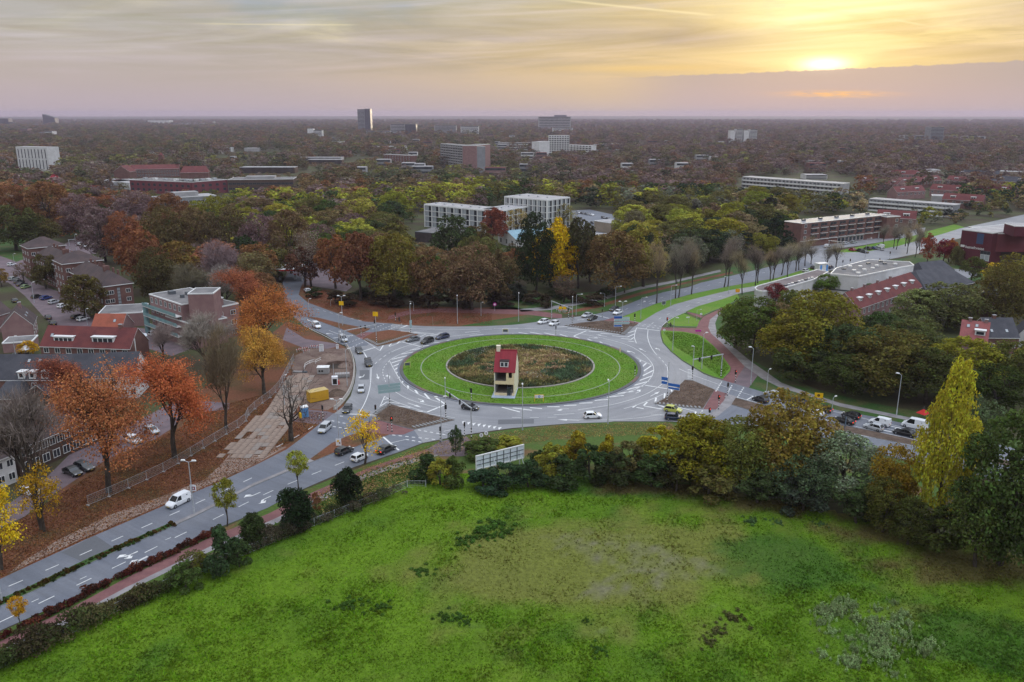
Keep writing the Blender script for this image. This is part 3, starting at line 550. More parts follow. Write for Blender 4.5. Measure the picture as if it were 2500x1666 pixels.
# ---------------------------------------------------------------- plant prototypes
rng = np.random.default_rng(7); random.seed(7)
def unit(n, g=rng):
    v = g.normal(size=(n, 3)); return v/np.linalg.norm(v, axis=1, keepdims=True)
def leaves(C, N, size, g=rng, jit=.55, aspect=.75):
    """one small quad per leaf spray, facing roughly N"""
    n = len(C); N = N+g.normal(size=(n, 3))*jit; N /= np.linalg.norm(N, axis=1, keepdims=True)
    T = np.cross(N, unit(n, g)); T /= np.linalg.norm(T, axis=1, keepdims=True)+1e-9; Bt = np.cross(N, T)
    s = (size*g.uniform(.6, 1.35, (n, 1)))*.5; T = T*s; Bt = Bt*s*aspect
    bend = N*s*.35
    V = np.stack([C-T-bend, C+Bt*.9, C+T-bend, C-Bt], 1).reshape(-1, 3)
    return V, np.arange(4*n).reshape(n, 4)
def crown(shape, n, lobes, size, g, z0=.22, z1=1.0, w=.5, lob=.34, deep=.25, top=.0):
    """unit crown (height 1, width 2w): leaf sprays on the faces of many boughs"""
    L = []
    for i in range(lobes):
        t = (i+.5)/lobes
        zz_ = g.uniform(0, 1)**.85
        prof = shape(zz_); a = g.uniform(0, 2*PI); r = prof*w*(.25+.62*math.sqrt(g.uniform(0, 1)))
        L.append((r*math.cos(a), r*math.sin(a), z0+(z1-z0)*(.08+.84*zz_), lob*w*(.55+.6*g.uniform())*max(.45, prof)))
    L.append((0, 0, z1-(z1-z0)*.16, lob*w*.8*max(.5, shape(.85))))
    L = np.array(L); asp = (z1-z0)/(2*w)
    wt = L[:, 3]**2; k = g.choice(len(L), n, p=wt/wt.sum()); d = unit(n, g); d[:, 2] = np.where(d[:, 2] < -.35, -d[:, 2], d[:, 2])
    rad = L[k, 3:4]*(1-deep*g.uniform(0, 1, (n, 1))**2)
    C = L[k, :3]+d*rad*np.array([1, 1, max(.6, min(1.4, asp))])
    return C, d
def put_scale(C, h, wid): return C*np.array([wid, wid, h])
TREEH, TREEW = 16.0, 12.0
def foliage_mesh(name, shape, n, lobes, size, seed, **kw):
    g = np.random.default_rng(seed); C, d = crown(shape, n, lobes, size, g, **kw)
    r = np.quantile(np.hypot(C[:, 0], C[:, 1]), .97); C[:, :2] *= .49/r; C[:, 2] *= .985/C[:, 2].max()
    C = put_scale(C, TREEH, TREEW); V, Fq = leaves(C, d*np.array([1, 1, 1.15])+np.array([0, 0, .25]), size, g)
    return npmesh(name, V, Fq, LEAF)
sh_round = lambda t: math.sqrt(max(.02, 1-(2*t-.85)**2/1.35))
sh_oval = lambda t: math.sqrt(max(.03, 1-(2*t-.9)**2/1.25))*(1-.25*t)
sh_wide = lambda t: math.sqrt(max(.05, 1-(1.7*t-.75)**2))
sh_cone = lambda t: max(.06, 1-t*.92)**.8
sh_egg = lambda t: max(.12, math.sqrt(max(0, 1-((t-.32)/.70)**2)))
sh_pop = lambda t: max(.2, min(1.0, .62+1.2*t, 1.58-1.32*t))
sh_bush = lambda t: math.sqrt(max(.05, 1-t**2*.95))
def skeleton(seed, trunk=.24, n1=6, n2=4, n3=3, up=.75, r0=.03, twig=True, spread=.5):
    g = random.Random(seed); segs = []; tips = []
    def grow(p, d, L, r, lev):
        q = p; dd = d; rr = r; k = 3 if lev < 2 else 2; pts = [p]; rs = [r]
        for i in range(k):
            dd = (dd+Vector((g.uniform(-.18, .18), g.uniform(-.18, .18), g.uniform(0.0, .16)))).normalized()
            q = q+dd*(L/k); rr = r*(1-.55*(i+1)/k); pts.append(q); rs.append(rr)
        segs.append((pts, rs, lev))
        nn = (n1, n2, n3, 0)[lev] if lev < 4 else 0
        if lev == 3 or nn == 0: tips.append((q, dd)); return
        for j in range(nn):
            f = .35+.65*(j+1)/nn; i0 = min(k-1, int(f*k*.999)); b = pts[i0].lerp(pts[i0+1], f*k-i0)
            a = 2*PI*(j/nn)+g.uniform(-.5, .5); s = dd.cross(Vector((math.cos(a), math.sin(a), .1))).normalized()
            nd = (dd*(up if j < nn-1 else 1.2)+s*spread*g.uniform(.8, 1.3)+Vector((0, 0, .12))).normalized()
            grow(b, nd, L*g.uniform(.58, .8), max(.004, rs[i0]*.55), lev+1)
    grow(Vector((0, 0, 0)), Vector((0, 0, 1)), trunk, r0, 0)
    mz = max(max(p.z for p in s[0]) for s in segs); mr = max(max(math.hypot(p.x, p.y) for p in s[0]) for s in segs)
    f = lambda p: Vector((p.x/mr*.48*TREEW, p.y/mr*.48*TREEW, p.z/mz*TREEH*.97))
    return [([f(p) for p in pts], [r*13 for r in rs], lev) for pts, rs, lev in segs], [(f(q), d) for q, d in tips]
def trunk_mesh(name, segs, maxlev=9, m=None):
    b = MB()
    for pts, rs, lev in segs:
        if lev <= maxlev: b.tube(pts, rs, (7, 5, 4, 3, 3)[lev], cap=False)
    return b.mesh(name, m or BARK, True)
def twig_mesh(name, tips, n, length, wid, seed, m):
    g = np.random.default_rng(seed); k = g.integers(0, len(tips), n)
    P = np.array([tuple(tips[i][0]) for i in k]); D = np.array([tuple(tips[i][1]) for i in k])
    P = P+g.normal(size=(n, 3))*np.array([.55, .55, .6]); D = D+g.normal(size=(n, 3))*.65; D[:, 2] += .25; D /= np.linalg.norm(D, axis=1, keepdims=True)
    S = np.cross(D, unit(n, g)); S /= np.linalg.norm(S, axis=1, keepdims=True)
    L = length*g.uniform(.6, 1.4, (n, 1)); S = S*wid
    V = np.stack([P-S, P+S, P+D*L], 1).reshape(-1, 3); return npmesh(name, V, np.arange(3*n).reshape(n, 3), m)
PROTO = {}
sk = [skeleton(s, trunk=.26, n1=5, n2=4, n3=3) for s in (3, 8, 15)]
tr_simple = [trunk_mesh('trunk', s, 2) for s, t in sk]
for i, (nm, sh, n, lb, sz, kw) in enumerate((
        ('broad', sh_round, 4200, 46, .62, dict(z0=.10)), ('broad', sh_wide, 4200, 52, .62, dict(z0=.12)), ('broad', sh_round, 4200, 38, .64, dict(z0=.08, lob=.4)), ('broad', sh_wide, 4400, 60, .60, dict(z0=.08, lob=.3)),
        ('oval', sh_oval, 3800, 42, .58, dict(z0=.08)), ('oval', sh_oval, 3800, 36, .60, dict(z0=.05, lob=.38)),
        ('big', sh_round, 9500, 90, .42, dict(z0=.04, lob=.28)), ('big', sh_wide, 9500, 100, .42, dict(z0=.04, lob=.27)), ('big', sh_wide, 9500, 80, .44, dict(z0=.03, lob=.31)),
        ('poplar', sh_pop, 12000, 260, .40, dict(z0=.02, lob=.24)), ('cone', sh_egg, 7000, 44, .72, dict(z0=.0, lob=.6)), ('fir', sh_cone, 4200, 70, .55, dict(z0=.06, lob=.26)),
        ('thin', sh_wide, 2100, 46, .50, dict(z0=.16, deep=.9, lob=.42)), ('thin', sh_round, 2300, 50, .48, dict(z0=.15, deep=.9, lob=.42)), ('thin', sh_oval, 1500, 40, .50, dict(z0=.16, deep=.9, lob=.42)),
        ('bush', sh_bush, 3000, 30, .80, dict(z0=.0, lob=.36)), ('bush', sh_bush, 3000, 24, .85, dict(z0=.0, lob=.42)), ('ball', sh_round, 3400, 60, .60, dict(z0=.34, lob=.34, deep=.9)))):
    me = foliage_mesh('crown_'+nm, sh, n, lb, sz, 100+i, **kw)
    PROTO.setdefault(nm, []).append((me, tr_simple[i % 3]))
# autumn oaks: a full skeleton with sprays along the twigs; bare trees: twigs only
for s in (21, 22, 23):
    segs, tips = skeleton(s, trunk=.17, n1=7, n2=5, n3=4, r0=.030, up=.62, spread=.72)
    g = np.random.default_rng(s); n = 20000; k = g.integers(0, len(tips), n)
    C = np.array([tuple(tips[i][0]) for i in k])+g.normal(size=(n, 3))*np.array([.62, .62, .55]); d = C-np.array([0, 0, 7.]); d /= np.linalg.norm(d, axis=1, keepdims=True)
    C[:, :2] *= .49*TREEW/np.quantile(np.hypot(C[:, 0], C[:, 1]), .95); C[:, 2] = 2.6+(C[:, 2]-C[:, 2].min())*.86; C[:, 2] *= 15.9/C[:, 2].max(); V, Fq = leaves(C, d+np.array([0, 0, .5]), .225, g, .8)
    PROTO.setdefault('oak', []).append((npmesh('crown_oak', V, Fq, LEAF), trunk_mesh('trunk', segs, 3)))
TWIGO = colmat('twig_colour', .95)
for s in (31, 32, 33):
    segs, tips = skeleton(s, trunk=.22, n1=6, n2=5, n3=4, r0=.03, up=.95, spread=.5)
    PROTO.setdefault('bare', []).append((twig_mesh('crown_bare', tips, 5200, 1.5, .035, s, TWIGO), trunk_mesh('trunk', segs, 3)))
segs, tips = skeleton(44, trunk=.30, n1=6, n2=3, n3=3, r0=.042, up=.7, spread=.75)
PROTO['pollard'] = [(twig_mesh('crown_bare', tips, 260, 1.6, .045, 44, TWIGO), trunk_mesh('trunk', segs, 3))]
for s in (51, 52):   # street trees: high bare crowns with a clear stem
    segs, tips = skeleton(s, trunk=.30, n1=8, n2=4, n3=4, r0=.020, up=.85, spread=.55)
    PROTO.setdefault('street', []).append((twig_mesh('crown_bare', tips, 1900, 1.6, .022, s, TWIGO), trunk_mesh('trunk', segs, 3)))
CB = dict(   # leaf colours
    olive=(.115, .105, .034), dkgreen=(.044, .066, .024), green=(.070, .100, .026), brown=(.155, .108, .052), russet=(.195, .098, .046), red=(.26, .060, .034), crimson=(.20, .026, .038),
    orange=(.40, .145, .045), gold=(.48, .28, .020), yellow=(.60, .40, .020), lime=(.30, .30, .045), ygreen=(.20, .20, .028), grey=(.170, .138, .128), mauve=(.175, .122, .115), greyg=(.125, .135, .095), sage=(.14, .185, .135), pine=(.024, .040, .021), rust=(.24, .105, .050), tan=(.22, .17, .09))
CB = {k: tuple(min(.7, v*1.22) for v in c) for k, c in CB.items()}
CN = dict(olive='olive brown', dkgreen='dark green', green='green', brown='brown', russet='russet', red='red', crimson='crimson', orange='orange', gold='golden', yellow='yellow', lime='pale yellow green', ygreen='yellow green', grey='grey leafless', mauve='mauve brown', greyg='grey green', sage='silvery green', pine='blackish green', rust='rusty orange', tan='tan')
TI = [0]
def tree(kind, x, y, h, w, colour, label, group=None, cat='tree', name='tree', vi=None, rz=None, jit=.12, lean=None):
    TI[0] += 1; r = random.Random(TI[0]*77+5); P = PROTO[kind]; me, tm = P[(TI[0] if vi is None else vi) % len(P)]
    t = empty(name, (x, y, 0), r.uniform(0, 6.28) if rz is None else rz, label, cat, group)
    s = (w/TREEW, w/TREEW, h/TREEH)
    c = CB[colour] if isinstance(colour, str) else tuple(v*1.22 for v in colour); f = 1+r.uniform(-jit, jit)
    c = tuple(min(1, v*f*(1+r.uniform(-jit, jit)*.5)) for v in c)
    if tm:
        a = link('trunk', tm, t); a.scale = s
    a = link('crown' if cat == 'tree' else 'foliage', me, t, color=c); a.scale = s
    if lean: t.rotation_euler = (lean[0], lean[1], t.rotation_euler[2])
    TREES.append((x, y, h, w)); return t
TREES = []
def ptree(kind, px, ybase, ytop, wpx, colour, label, **kw):
    """placed by the foot of the trunk; height from the top"""
    p = G(px, ybase); f = pix(p.x, p.y, 0)[2]
    lo, hi = 0.3, 60.0
    for _ in range(40):
        m = (lo+hi)/2
        if pix(p.x, p.y, m)[1] > ytop: lo = m
        else: hi = m
    return tree(kind, p.x, p.y, lo, wpx/FPX*f, colour, label, **kw)
# ---------------------------------------------------------------- trees one can tell apart
pt = ptree
OAK = 'autumn oaks along the fenced leafy verge'
pt('oak', 655, 880, 682, 178, 'orange', 'broad orange oak with mauve bare middle beside the brick care building', group=OAK, vi=0)
pt('oak', 645, 962, 792, 150, (.46, .24, .05), 'orange and gold oak standing at the upper end of the wire fence', group=OAK, vi=1)
pt('oak', 427, 1118, 842, 215, (.40, .13, .048), 'large orange red oak in the middle of the fenced leafy verge', group=OAK, vi=2)
pt('oak', 266, 1203, 862, 235, (.38, .145, .065), 'largest orange oak, nearest to the parked black cars', group=OAK, vi=0)
pt('oak', 180, 1010, 860, 150, (.30, .09, .05), 'pinkish orange oak in front of the white fronted house row', group=OAK, vi=1)
pt('bare', 552, 1046, 800, 130, (.16, .105, .06), 'brown nearly leafless tree between two orange oaks', group=OAK, vi=0)
pt('oak', 600, 800, 640, 130, (.30, .10, .05), 'reddish oak behind the care building roof', group=OAK, vi=2)
pt('pollard', 711, 1076, 905, 150, (.05, .04, .035), 'dark leafless tree with thick spreading limbs by the slab path')
pt('bare', 105, 1292, 955, 225, (.14, .11, .10), 'tall grey brown leafless tree in front of the street houses', vi=1)
pt('thin', 108, 1298, 1130, 110, 'gold', 'thin golden leaved tree under the tall leafless tree', vi=0)
pt('thin', 4, 1392, 1165, 130, 'yellow', 'yellow leaved tree cut by the left picture edge', vi=1)
pt('bare', 505, 905, 775, 150, (.24, .205, .185), 'pale grey leafless tree in front of the brick end wall', vi=2)
pt('bare', 545, 760, 650, 120, (.23, .18, .165), 'pale leafless tree behind the flat roofed care building', vi=0)
pt('bare', 400, 880, 795, 90, (.20, .16, .14), 'low grey leafless tree left of the brick end wall', vi=1)
Y = 'young yellow trees along the avenue'
pt('ball', 729, 1196, 1098, 56, 'lime', 'young pale yellow tree in the strip beside the long median', group=Y)
pt('ball', 555, 1285, 1167, 62, 'ygreen', 'young yellow green tree on the kerb near the white road arrows', group=Y)
pt('ball', 50, 1532, 1455, 44, 'gold', 'young golden tree at the bottom left corner of the picture', group=Y)
pt('thin', 891, 1133, 1000, 100, 'yellow', 'yellow tree with bare top in front of the three waiting cars', group=Y, vi=2)
pt('oval', 1113, 1112, 1037, 38, 'dkgreen', 'small dark green tree beside the crossing next to the billboard')
E_ = 'clipped evergreens between path and field'
pt('cone', 722, 1294, 1190, 92, (.022, .034, .016), 'largest dark evergreen cone beside the cycle path', group=E_)
pt('cone', 850, 1236, 1142, 72, (.022, .034, .016), 'dark evergreen cone farthest along the cycle path', group=E_)
pt('bush', 772, 1243, 1200, 26, 'rust', 'little rusty bush between two evergreen cones', cat='shrub', name='shrub')
pt('cone', 623, 1334, 1252, 68, 'dkgreen', 'smaller green evergreen left of the largest dark cone', group=E_)
pt('bush', 2292, 1350, 1238, 130, (.06, .075, .02), 'dark bush hiding the foot of the poplar', cat='shrub', name='shrub')
pt('bush', 548, 1400, 1280, 90, (.045, .07, .03), 'tall loose green bush where the red hedge ends', cat='shrub', name='shrub')
pt('bush', 585, 1385, 1320, 70, 'dkgreen', 'dark bush behind the field fence', cat='shrub', name='shrub')
pt('bush', 490, 1400, 1348, 60, 'ygreen', 'yellowish bush at the foot of the field fence', cat='shrub', name='shrub')
pt('bush', 455, 1440, 1370, 80, 'green', 'green bush leaning over the field fence', cat='shrub', name='shrub')
# belt of shrubs and trees behind the field
S = 'shrubs in the belt behind the field'
for i, (x, yb, yt, w, c, k) in enumerate(((1045, 1170, 1110, 90, 'dkgreen', 'bush'), (1075, 1185, 1120, 80, 'ygreen', 'bush'), (1110, 1185, 1112, 75, 'green', 'bush'), (1180, 1112, 1074, 110, 'green', 'bush'), (1240, 1102, 1066, 110, 'ygreen', 'bush'), (1312, 1150, 1100, 66, 'dkgreen', 'bush'),
        (1180, 1195, 1146, 110, (.03, .055, .026), 'bush'), (1235, 1195, 1130, 100, (.03, .055, .026), 'bush'), (1290, 1190, 1120, 95, (.034, .06, .024), 'bush'), (1345, 1170, 1082, 90, 'ygreen', 'bush'), (1405, 1150, 1050, 95, (.26, .21, .02), 'bush'), (1440, 1175, 1085, 100, 'dkgreen', 'bush'), (1480, 1150, 1058, 70, (.30, .23, .02), 'bush'),
        (1535, 1170, 1075, 100, 'olive', 'bush'), (1380, 1185, 1110, 110, 'dkgreen', 'bush'), (1500, 1185, 1105, 110, (.04, .05, .02), 'bush'), (1565, 1160, 1068, 75, (.22, .19, .02), 'bush'), (1605, 1150, 1040, 120, (.27, .23, .02), 'bush'), (1690, 1180, 1020, 140, (.16, .16, .022), 'bush'), (1590, 1190, 1110, 110, 'dkgreen', 'bush'), (1650, 1200, 1110, 110, (.045, .05, .018), 'bush'), (1730, 1215, 1130, 130, 'olive', 'bush'), (1850, 1230, 1150, 130, 'dkgreen', 'bush'), (1960, 1250, 1160, 120, (.05, .06, .04), 'bush'), (2090, 1280, 1180, 130, 'dkgreen', 'bush'))):
    cn = {'dkgreen': 'dark green', 'ygreen': 'yellow green', 'green': 'green', 'olive': 'olive'}.get(c, 'yellow' if isinstance(c, tuple) and c[0] > .1 else 'deep green')
    side = ('left of the billboard' if x < 1130 else 'close round the billboard' if x < 1320 else 'in front of the round road' if x < 1580 else 'below the waiting lime car' if x < 1740 else 'along the lower right field edge')
    pt('bush', x, yb, yt, w, c, f'{cn} shrub in the belt {side}', group=f'{cn} shrubs {side}', cat='shrub', name='shrub')
pt('big', 1700, 1185, 1012, 190, (.19, .165, .018), 'broad yellow green tree below the waiting lime car', vi=0)
pt('big', 1800, 1195, 1018, 150, (.12, .135, .028), 'dark olive tree joined to the yellow green tree', vi=1)
pt('big', 1915, 1190, 948, 215, (.19, .155, .030), 'tall golden brown tree in front of the queue of cars', vi=2)
pt('big', 2055, 1225, 1056, 190, (.16, .20, .11), 'silvery grey green willow at the field edge', vi=0)
pt('big', 1960, 1235, 1110, 150, (.075, .10, .05), 'low dark grey green bushy tree left of the silvery willow', vi=1)
pt('big', 2170, 1275, 1078, 120, (.26, .185, .022), 'golden tree between the willow and the poplar', vi=2)
pt('big', 2155, 1300, 1165, 110, (.085, .085, .02), 'low olive tree at the foot of the golden tree', vi=1)
POP = pt('poplar', 2282, 1300, 862, 148, (.36, .315, .03), 'tall yellow green poplar column at the right', rz=.6, lean=(0, .035))
pt('big', 2440, 1380, 1000, 250, (.075, .115, .030), 'broad dark green tree right of the poplar', vi=0)
pt('big', 2375, 1150, 962, 120, (.095, .135, .065), 'rounded grey green tree between poplar and picture edge', vi=1)
pt('big', 2380, 1385, 1165, 160, (.07, .095, .024), 'dark bushy tree filling the foot of the poplar', vi=2)
pt('big', 2520, 1420, 1030, 210, (.065, .10, .028), 'dark green tree cut by the right picture edge', vi=1)
pt('big', 2215, 1330, 1215, 110, (.07, .08, .02), 'low dark olive tree in front of the poplar', vi=0)
# grove between the waiting queue and the brick row
Gv = 'mature trees between the footpath and the terraced houses'
for i, (x, yb, yt, w, c, lab) in enumerate((
        (1835, 868, 722, 150, (.060, .068, .020), 'dark green tree nearest the bend of the footpath'), (1795, 850, 735, 90, (.10, .115, .025), 'lighter green tree at the tip of the grove'), (1890, 860, 735, 90, (.12, .085, .05), 'brown grey tree behind the tip of the grove'), (1985, 900, 700, 200, (.145, .115, .022), 'golden topped tree in front of the red roofed row'), (1930, 910, 765, 160, (.15, .125, .02), 'yellow green tree left of the golden topped tree'),
        (2050, 930, 790, 150, (.052, .066, .030), 'dark green tree under the golden topped tree'), (1960, 930, 840, 150, (.05, .055, .02), 'low dark tree beside the footpath in the grove'), (2155, 965, 796, 200, (.095, .072, .022), 'broad bronze tree in the middle of the grove'), (2145, 860, 760, 110, (.04, .055, .022), 'blackish tree below the end of the red roofed row'), (2060, 960, 860, 140, (.045, .05, .018), 'dark tree at the lower edge of the grove'),
        (2230, 900, 775, 140, (.07, .075, .03), 'green tree left of the red and slate roofs'), (2345, 960, 822, 170, (.175, .155, .022), 'yellow topped tree in front of the slate roof'), (2460, 960, 830, 140, (.075, .075, .02), 'olive tree in front of the slate house'), (2510, 940, 842, 90, (.19, .155, .03), 'yellowish tree at the right edge under the white gable'), (2260, 985, 850, 170, (.05, .052, .018), 'dark tree left of the poplar top'), (2420, 1010, 890, 160, (.04, .048, .016), 'dark tree right of the poplar top'),
        (2310, 800, 688, 170, (.10, .10, .045), 'large grey green tree behind the red roof'), (2235, 800, 705, 130, (.12, .12, .055), 'pale grey green tree beside the end of the brick row'), (2440, 800, 640, 130, (.10, .075, .025), 'brown tree right of the small church spire'), (2480, 760, 615, 150, (.13, .11, .025), 'yellow brown tree at the right edge below the dark red hall'), (2425, 690, 640, 60, (.42, .25, .02), 'golden tree under the dark red hall'), (2370, 690, 625, 60, (.06, .065, .022), 'dark tree before the dark red hall'),
        (2105, 880, 800, 110, (.07, .10, .06), 'blue green tree in the grove centre'), (1925, 800, 705, 60, (.10, .10, .03), 'brown green tree behind the white store'), (2015, 720, 668, 64, (.07, .10, .022), 'round green tree against the white store'), (1891, 750, 690, 56, (.13, .028, .035), 'dark crimson tree at the corner of the white store'), (2110, 720, 690, 50, (.09, .10, .06), 'small grey green tree beside the flat roofed store'))):
    pt('big' if w > 100 else 'broad', x, yb, yt, w*1.06, tuple(v*k_ for v, k_ in zip(c, (1.2, 1.38, 1.1))) if isinstance(c, tuple) else c, lab, group=Gv)
# edge of the wood behind the roundabout
Wd = 'big trees at the edge of the wood behind the roundabout'
for k, x, yb, yt, w, c, lab in (
        ('broad', 880, 735, 562, 110, (.165, .075, .04), 'dark red brown tree behind the yellow signs'), ('broad', 820, 705, 572, 95, (.20, .085, .04), 'copper tree near the filling station'), ('big', 962, 742, 566, 138, (.19, .15, .034), 'olive gold tree at the wood edge left of the lamps'), ('broad', 1048, 748, 598, 95, (.17, .105, .05), 'brown tree between olive and pinkish trees at the wood edge'), ('big', 1152, 756, 588, 140, (.165, .112, .062), 'pinkish brown tree at the wood edge behind the small house'), ('oval', 1222, 742, 605, 84, (.105, .082, .038), 'olive tree right of the pinkish brown tree'),
        ('big', 1308, 722, 512, 100, (.026, .042, .016), 'tall blackish green tree beside the bright yellow tree'), ('oval', 1355, 705, 527, 110, (.52, .37, .010), 'bright yellow tree at the wood edge'), ('broad', 1345, 702, 600, 120, (.52, .31, .010), 'golden lower crown under the bright yellow tree'), ('thin', 1376, 738, 672, 66, (.12, .085, .06), 'grey brown shrub like tree in front of the yellow tree'), ('broad', 1412, 705, 527, 88, (.055, .055, .026), 'dark tree right of the bright yellow tree'), ('big', 1500, 722, 560, 150, (.14, .10, .038), 'wide brown tree above the grass slope'), ('thin', 1525, 715, 640, 50, (.17, .145, .11), 'small grey tree in front of the brown wood edge'), ('broad', 1570, 700, 545, 120, (.21, .19, .035), 'yellow green tree above the avenue'), ('broad', 1440, 690, 575, 90, (.12, .09, .028), 'olive tree behind the brown wood edge'),
        ('broad', 1105, 650, 524, 110, (.05, .07, .03), 'dark green tree before the long white framed wing'), ('broad', 1205, 600, 504, 66, (.21, .06, .04), 'red brown tree at the inner corner of the white framed block'), ('broad', 1175, 625, 545, 80, (.12, .09, .03), 'olive tree left of the blue roofed pavilion'), ('thin', 1264, 575, 508, 62, (.30, .21, .06), 'thin yellowish tree before the right wing of the white block'), ('thin', 1375, 560, 495, 60, (.22, .18, .06), 'thin olive tree before the tall white corner block'),
        ('broad', 1760, 610, 530, 110, (.23, .22, .03), 'lime yellow tree left of the brick flats'), ('oval', 1265, 735, 690, 45, (.05, .06, .045), 'low dark bush under the tall blackish tree'), ('broad', 745, 700, 600, 90, (.15, .07, .04), 'brown tree overhanging the filling station')):
    pt(k, x, yb, yt, w*1.05, c, lab, group=Wd)
for i, (x, yb, yt, w, c) in enumerate(((1290, 770, 600, 60, (.17, .14, .105)),)): pass
NS_ = {}
SN = 'tall street trees along the north east avenue'
for i, (x, yb, yt, w) in enumerate(((1603, 741, 590, 74), (1649, 729, 600, 60), (1657, 727, 585, 66), (1688, 719, 590, 66), (1768, 702, 575, 70), (1777, 700, 590, 60), (1812, 719, 610, 62), (1844, 697, 600, 62), (1850, 692, 605, 60), (1880, 686, 612, 56), (1887, 684, 600, 60), (1922, 678, 600, 58), (1908, 672, 590, 64), (1943, 662, 590, 60), (1950, 660, 600, 52), (1965, 650, 578, 60), (1980, 645, 600, 50), (2017, 659, 600, 46), (2041, 657, 590, 56), (2182, 607, 545, 46), (2188, 610, 550, 40), (2214, 620, 560, 44), (2234, 629, 560, 44), (2210, 602, 540, 50), (2245, 612, 545, 44), (2156, 600, 548, 40))):
    nr = x < 1900; NS_[nr] = NS_.get(nr, -1)+1
    pt('street', x, yb, yt, w+8, (.20, .165, .125) if i % 3 else (.25, .195, .10), ['first', 'second', 'third', 'fourth', 'fifth', 'sixth', 'seventh', 'eighth', 'ninth', 'tenth', 'eleventh', 'twelfth', 'thirteenth', 'fourteenth', 'fifteenth', 'sixteenth'][NS_[nr]]+(' bare street tree along the avenue verge, counted from the roundabout' if nr else ' bare street tree near the far junction, counted from the store'), group=SN if nr else 'street trees near the far junction')
for i, (x, yb, yt, w, c, k, lab) in enumerate(((2263, 640, 567, 40, 'red', 'oval', 'flame red tree left of the dark red hall'), (2302, 642, 582, 46, 'crimson', 'oval', 'crimson tree nearer the dark red hall'), (2316, 640, 580, 40, 'orange', 'oval', 'orange tree behind the crimson tree'), (2333, 648, 600, 34, 'olive', 'cone', 'dark conical tree at the corner of the dark red hall'), (70, 868, 832, 50, 'gold', 'broad', 'golden garden tree left of the red roofed row'), (215, 872, 830, 52, (.26, .22, .02), 'broad', 'yellow green garden tree in front of the red roofed row'), (272, 872, 834, 48, 'ygreen', 'broad', 'green garden tree before the right end of the red roofed row'),
        (208, 778, 668, 112, (.10, .085, .03), 'big', 'large olive street tree in front of the brick flats'), (112, 705, 618, 70, (.10, .082, .03), 'broad', 'smaller olive street tree in front of the brick flats'), (60, 690, 640, 50, (.11, .07, .04), 'thin', 'thin brown tree by the parked cars of the brick flats'), (5, 700, 655, 40, (.24, .15, .03), 'broad', 'golden brown tree at the left edge by the parking street'), (390, 745, 600, 110, (.075, .070, .028), 'big', 'dark olive tree between brick flats and care building'), (345, 690, 548, 110, (.22, .085, .04), 'broad', 'red topped tree behind the brick flats'), (365, 720, 580, 100, (.19, .085, .045), 'broad', 'rusty tree beside the brick flats'), (445, 715, 585, 110, (.15, .10, .03), 'broad', 'olive gold tree behind the care building'), (470, 760, 650, 120, (.10, .085, .05), 'bare', 'grey brown bare tree behind the care building'), (530, 720, 590, 130, (.17, .125, .12), 'bare', 'mauve grey bare tree above the care building'))):
    pt(k, x, yb, yt, w, c, lab)

ORD = 'first second third fourth fifth sixth seventh eighth ninth tenth eleventh twelfth thirteenth fourteenth fifteenth sixteenth seventeenth eighteenth nineteenth twentieth twenty-first last'.split()
LW = 'large crowns of the wood behind the brick flats'
for x, yb, yt, w, c, lab in ((40, 612, 498, 140, (.07, .075, .026), 'broad olive green tree at the left edge above the brick flats'), (105, 600, 530, 90, 'olive', 'olive tree right of the broad left edge tree'), (258, 640, 503, 112, 'mauve', 'mauve tree above the rear brick flats'), (312, 645, 512, 96, 'rust', 'rusty crown right of the mauve tree above the flats'), (205, 585, 470, 110, 'mauve', 'mauve dome farther behind the brick flats'), (125, 570, 440, 120, 'russet', 'russet dome far behind the brick flats'), (30, 575, 450, 110, 'russet', 'russet dome at the far left edge'), (408, 660, 498, 120, (.11, .085, .038), 'brown olive dome behind the red topped tree'), (482, 648, 503, 100, 'brown', 'brown dome right of the brown olive dome'), (560, 655, 498, 115, (.125, .095, .045), 'brown gold dome in the row above the care building'), (640, 660, 515, 100, 'mauve', 'dusky mauve dome left of the filling station'), (712, 668, 508, 110, 'brown', 'brown dome right above the filling station'), (760, 700, 560, 90, (.22, .18, .13), 'pale tan bare crown beside the filling station'), (330, 575, 462, 120, 'mauve', 'mauve dome below the pale school roofs'), (420, 585, 470, 110, 'russet', 'russet dome below the white school hall'), (520, 590, 475, 105, 'ygreen', 'yellow green dome below the white school hall')):
    pt('big' if 'bare' not in lab else 'thin', x, yb, yt, w, c, lab, group=LW)
UB = 'dark undergrowth bushes at the wood edge'
for i in range(22):
    x = 770+i*33+(i*37) % 19; pt('bush', x, (728, 742, 750)[i % 3]-(abs(x-1100)**2)*.00004+2, (708, 715, 722)[i % 3]-6, 46+(i*13) % 22, (.06, .045, .028) if i % 3 else (.045, .055, .025), ORD[i]+' low dark bush from the left under the tall trees behind the round road', group=UB, cat='shrub', name='shrub')
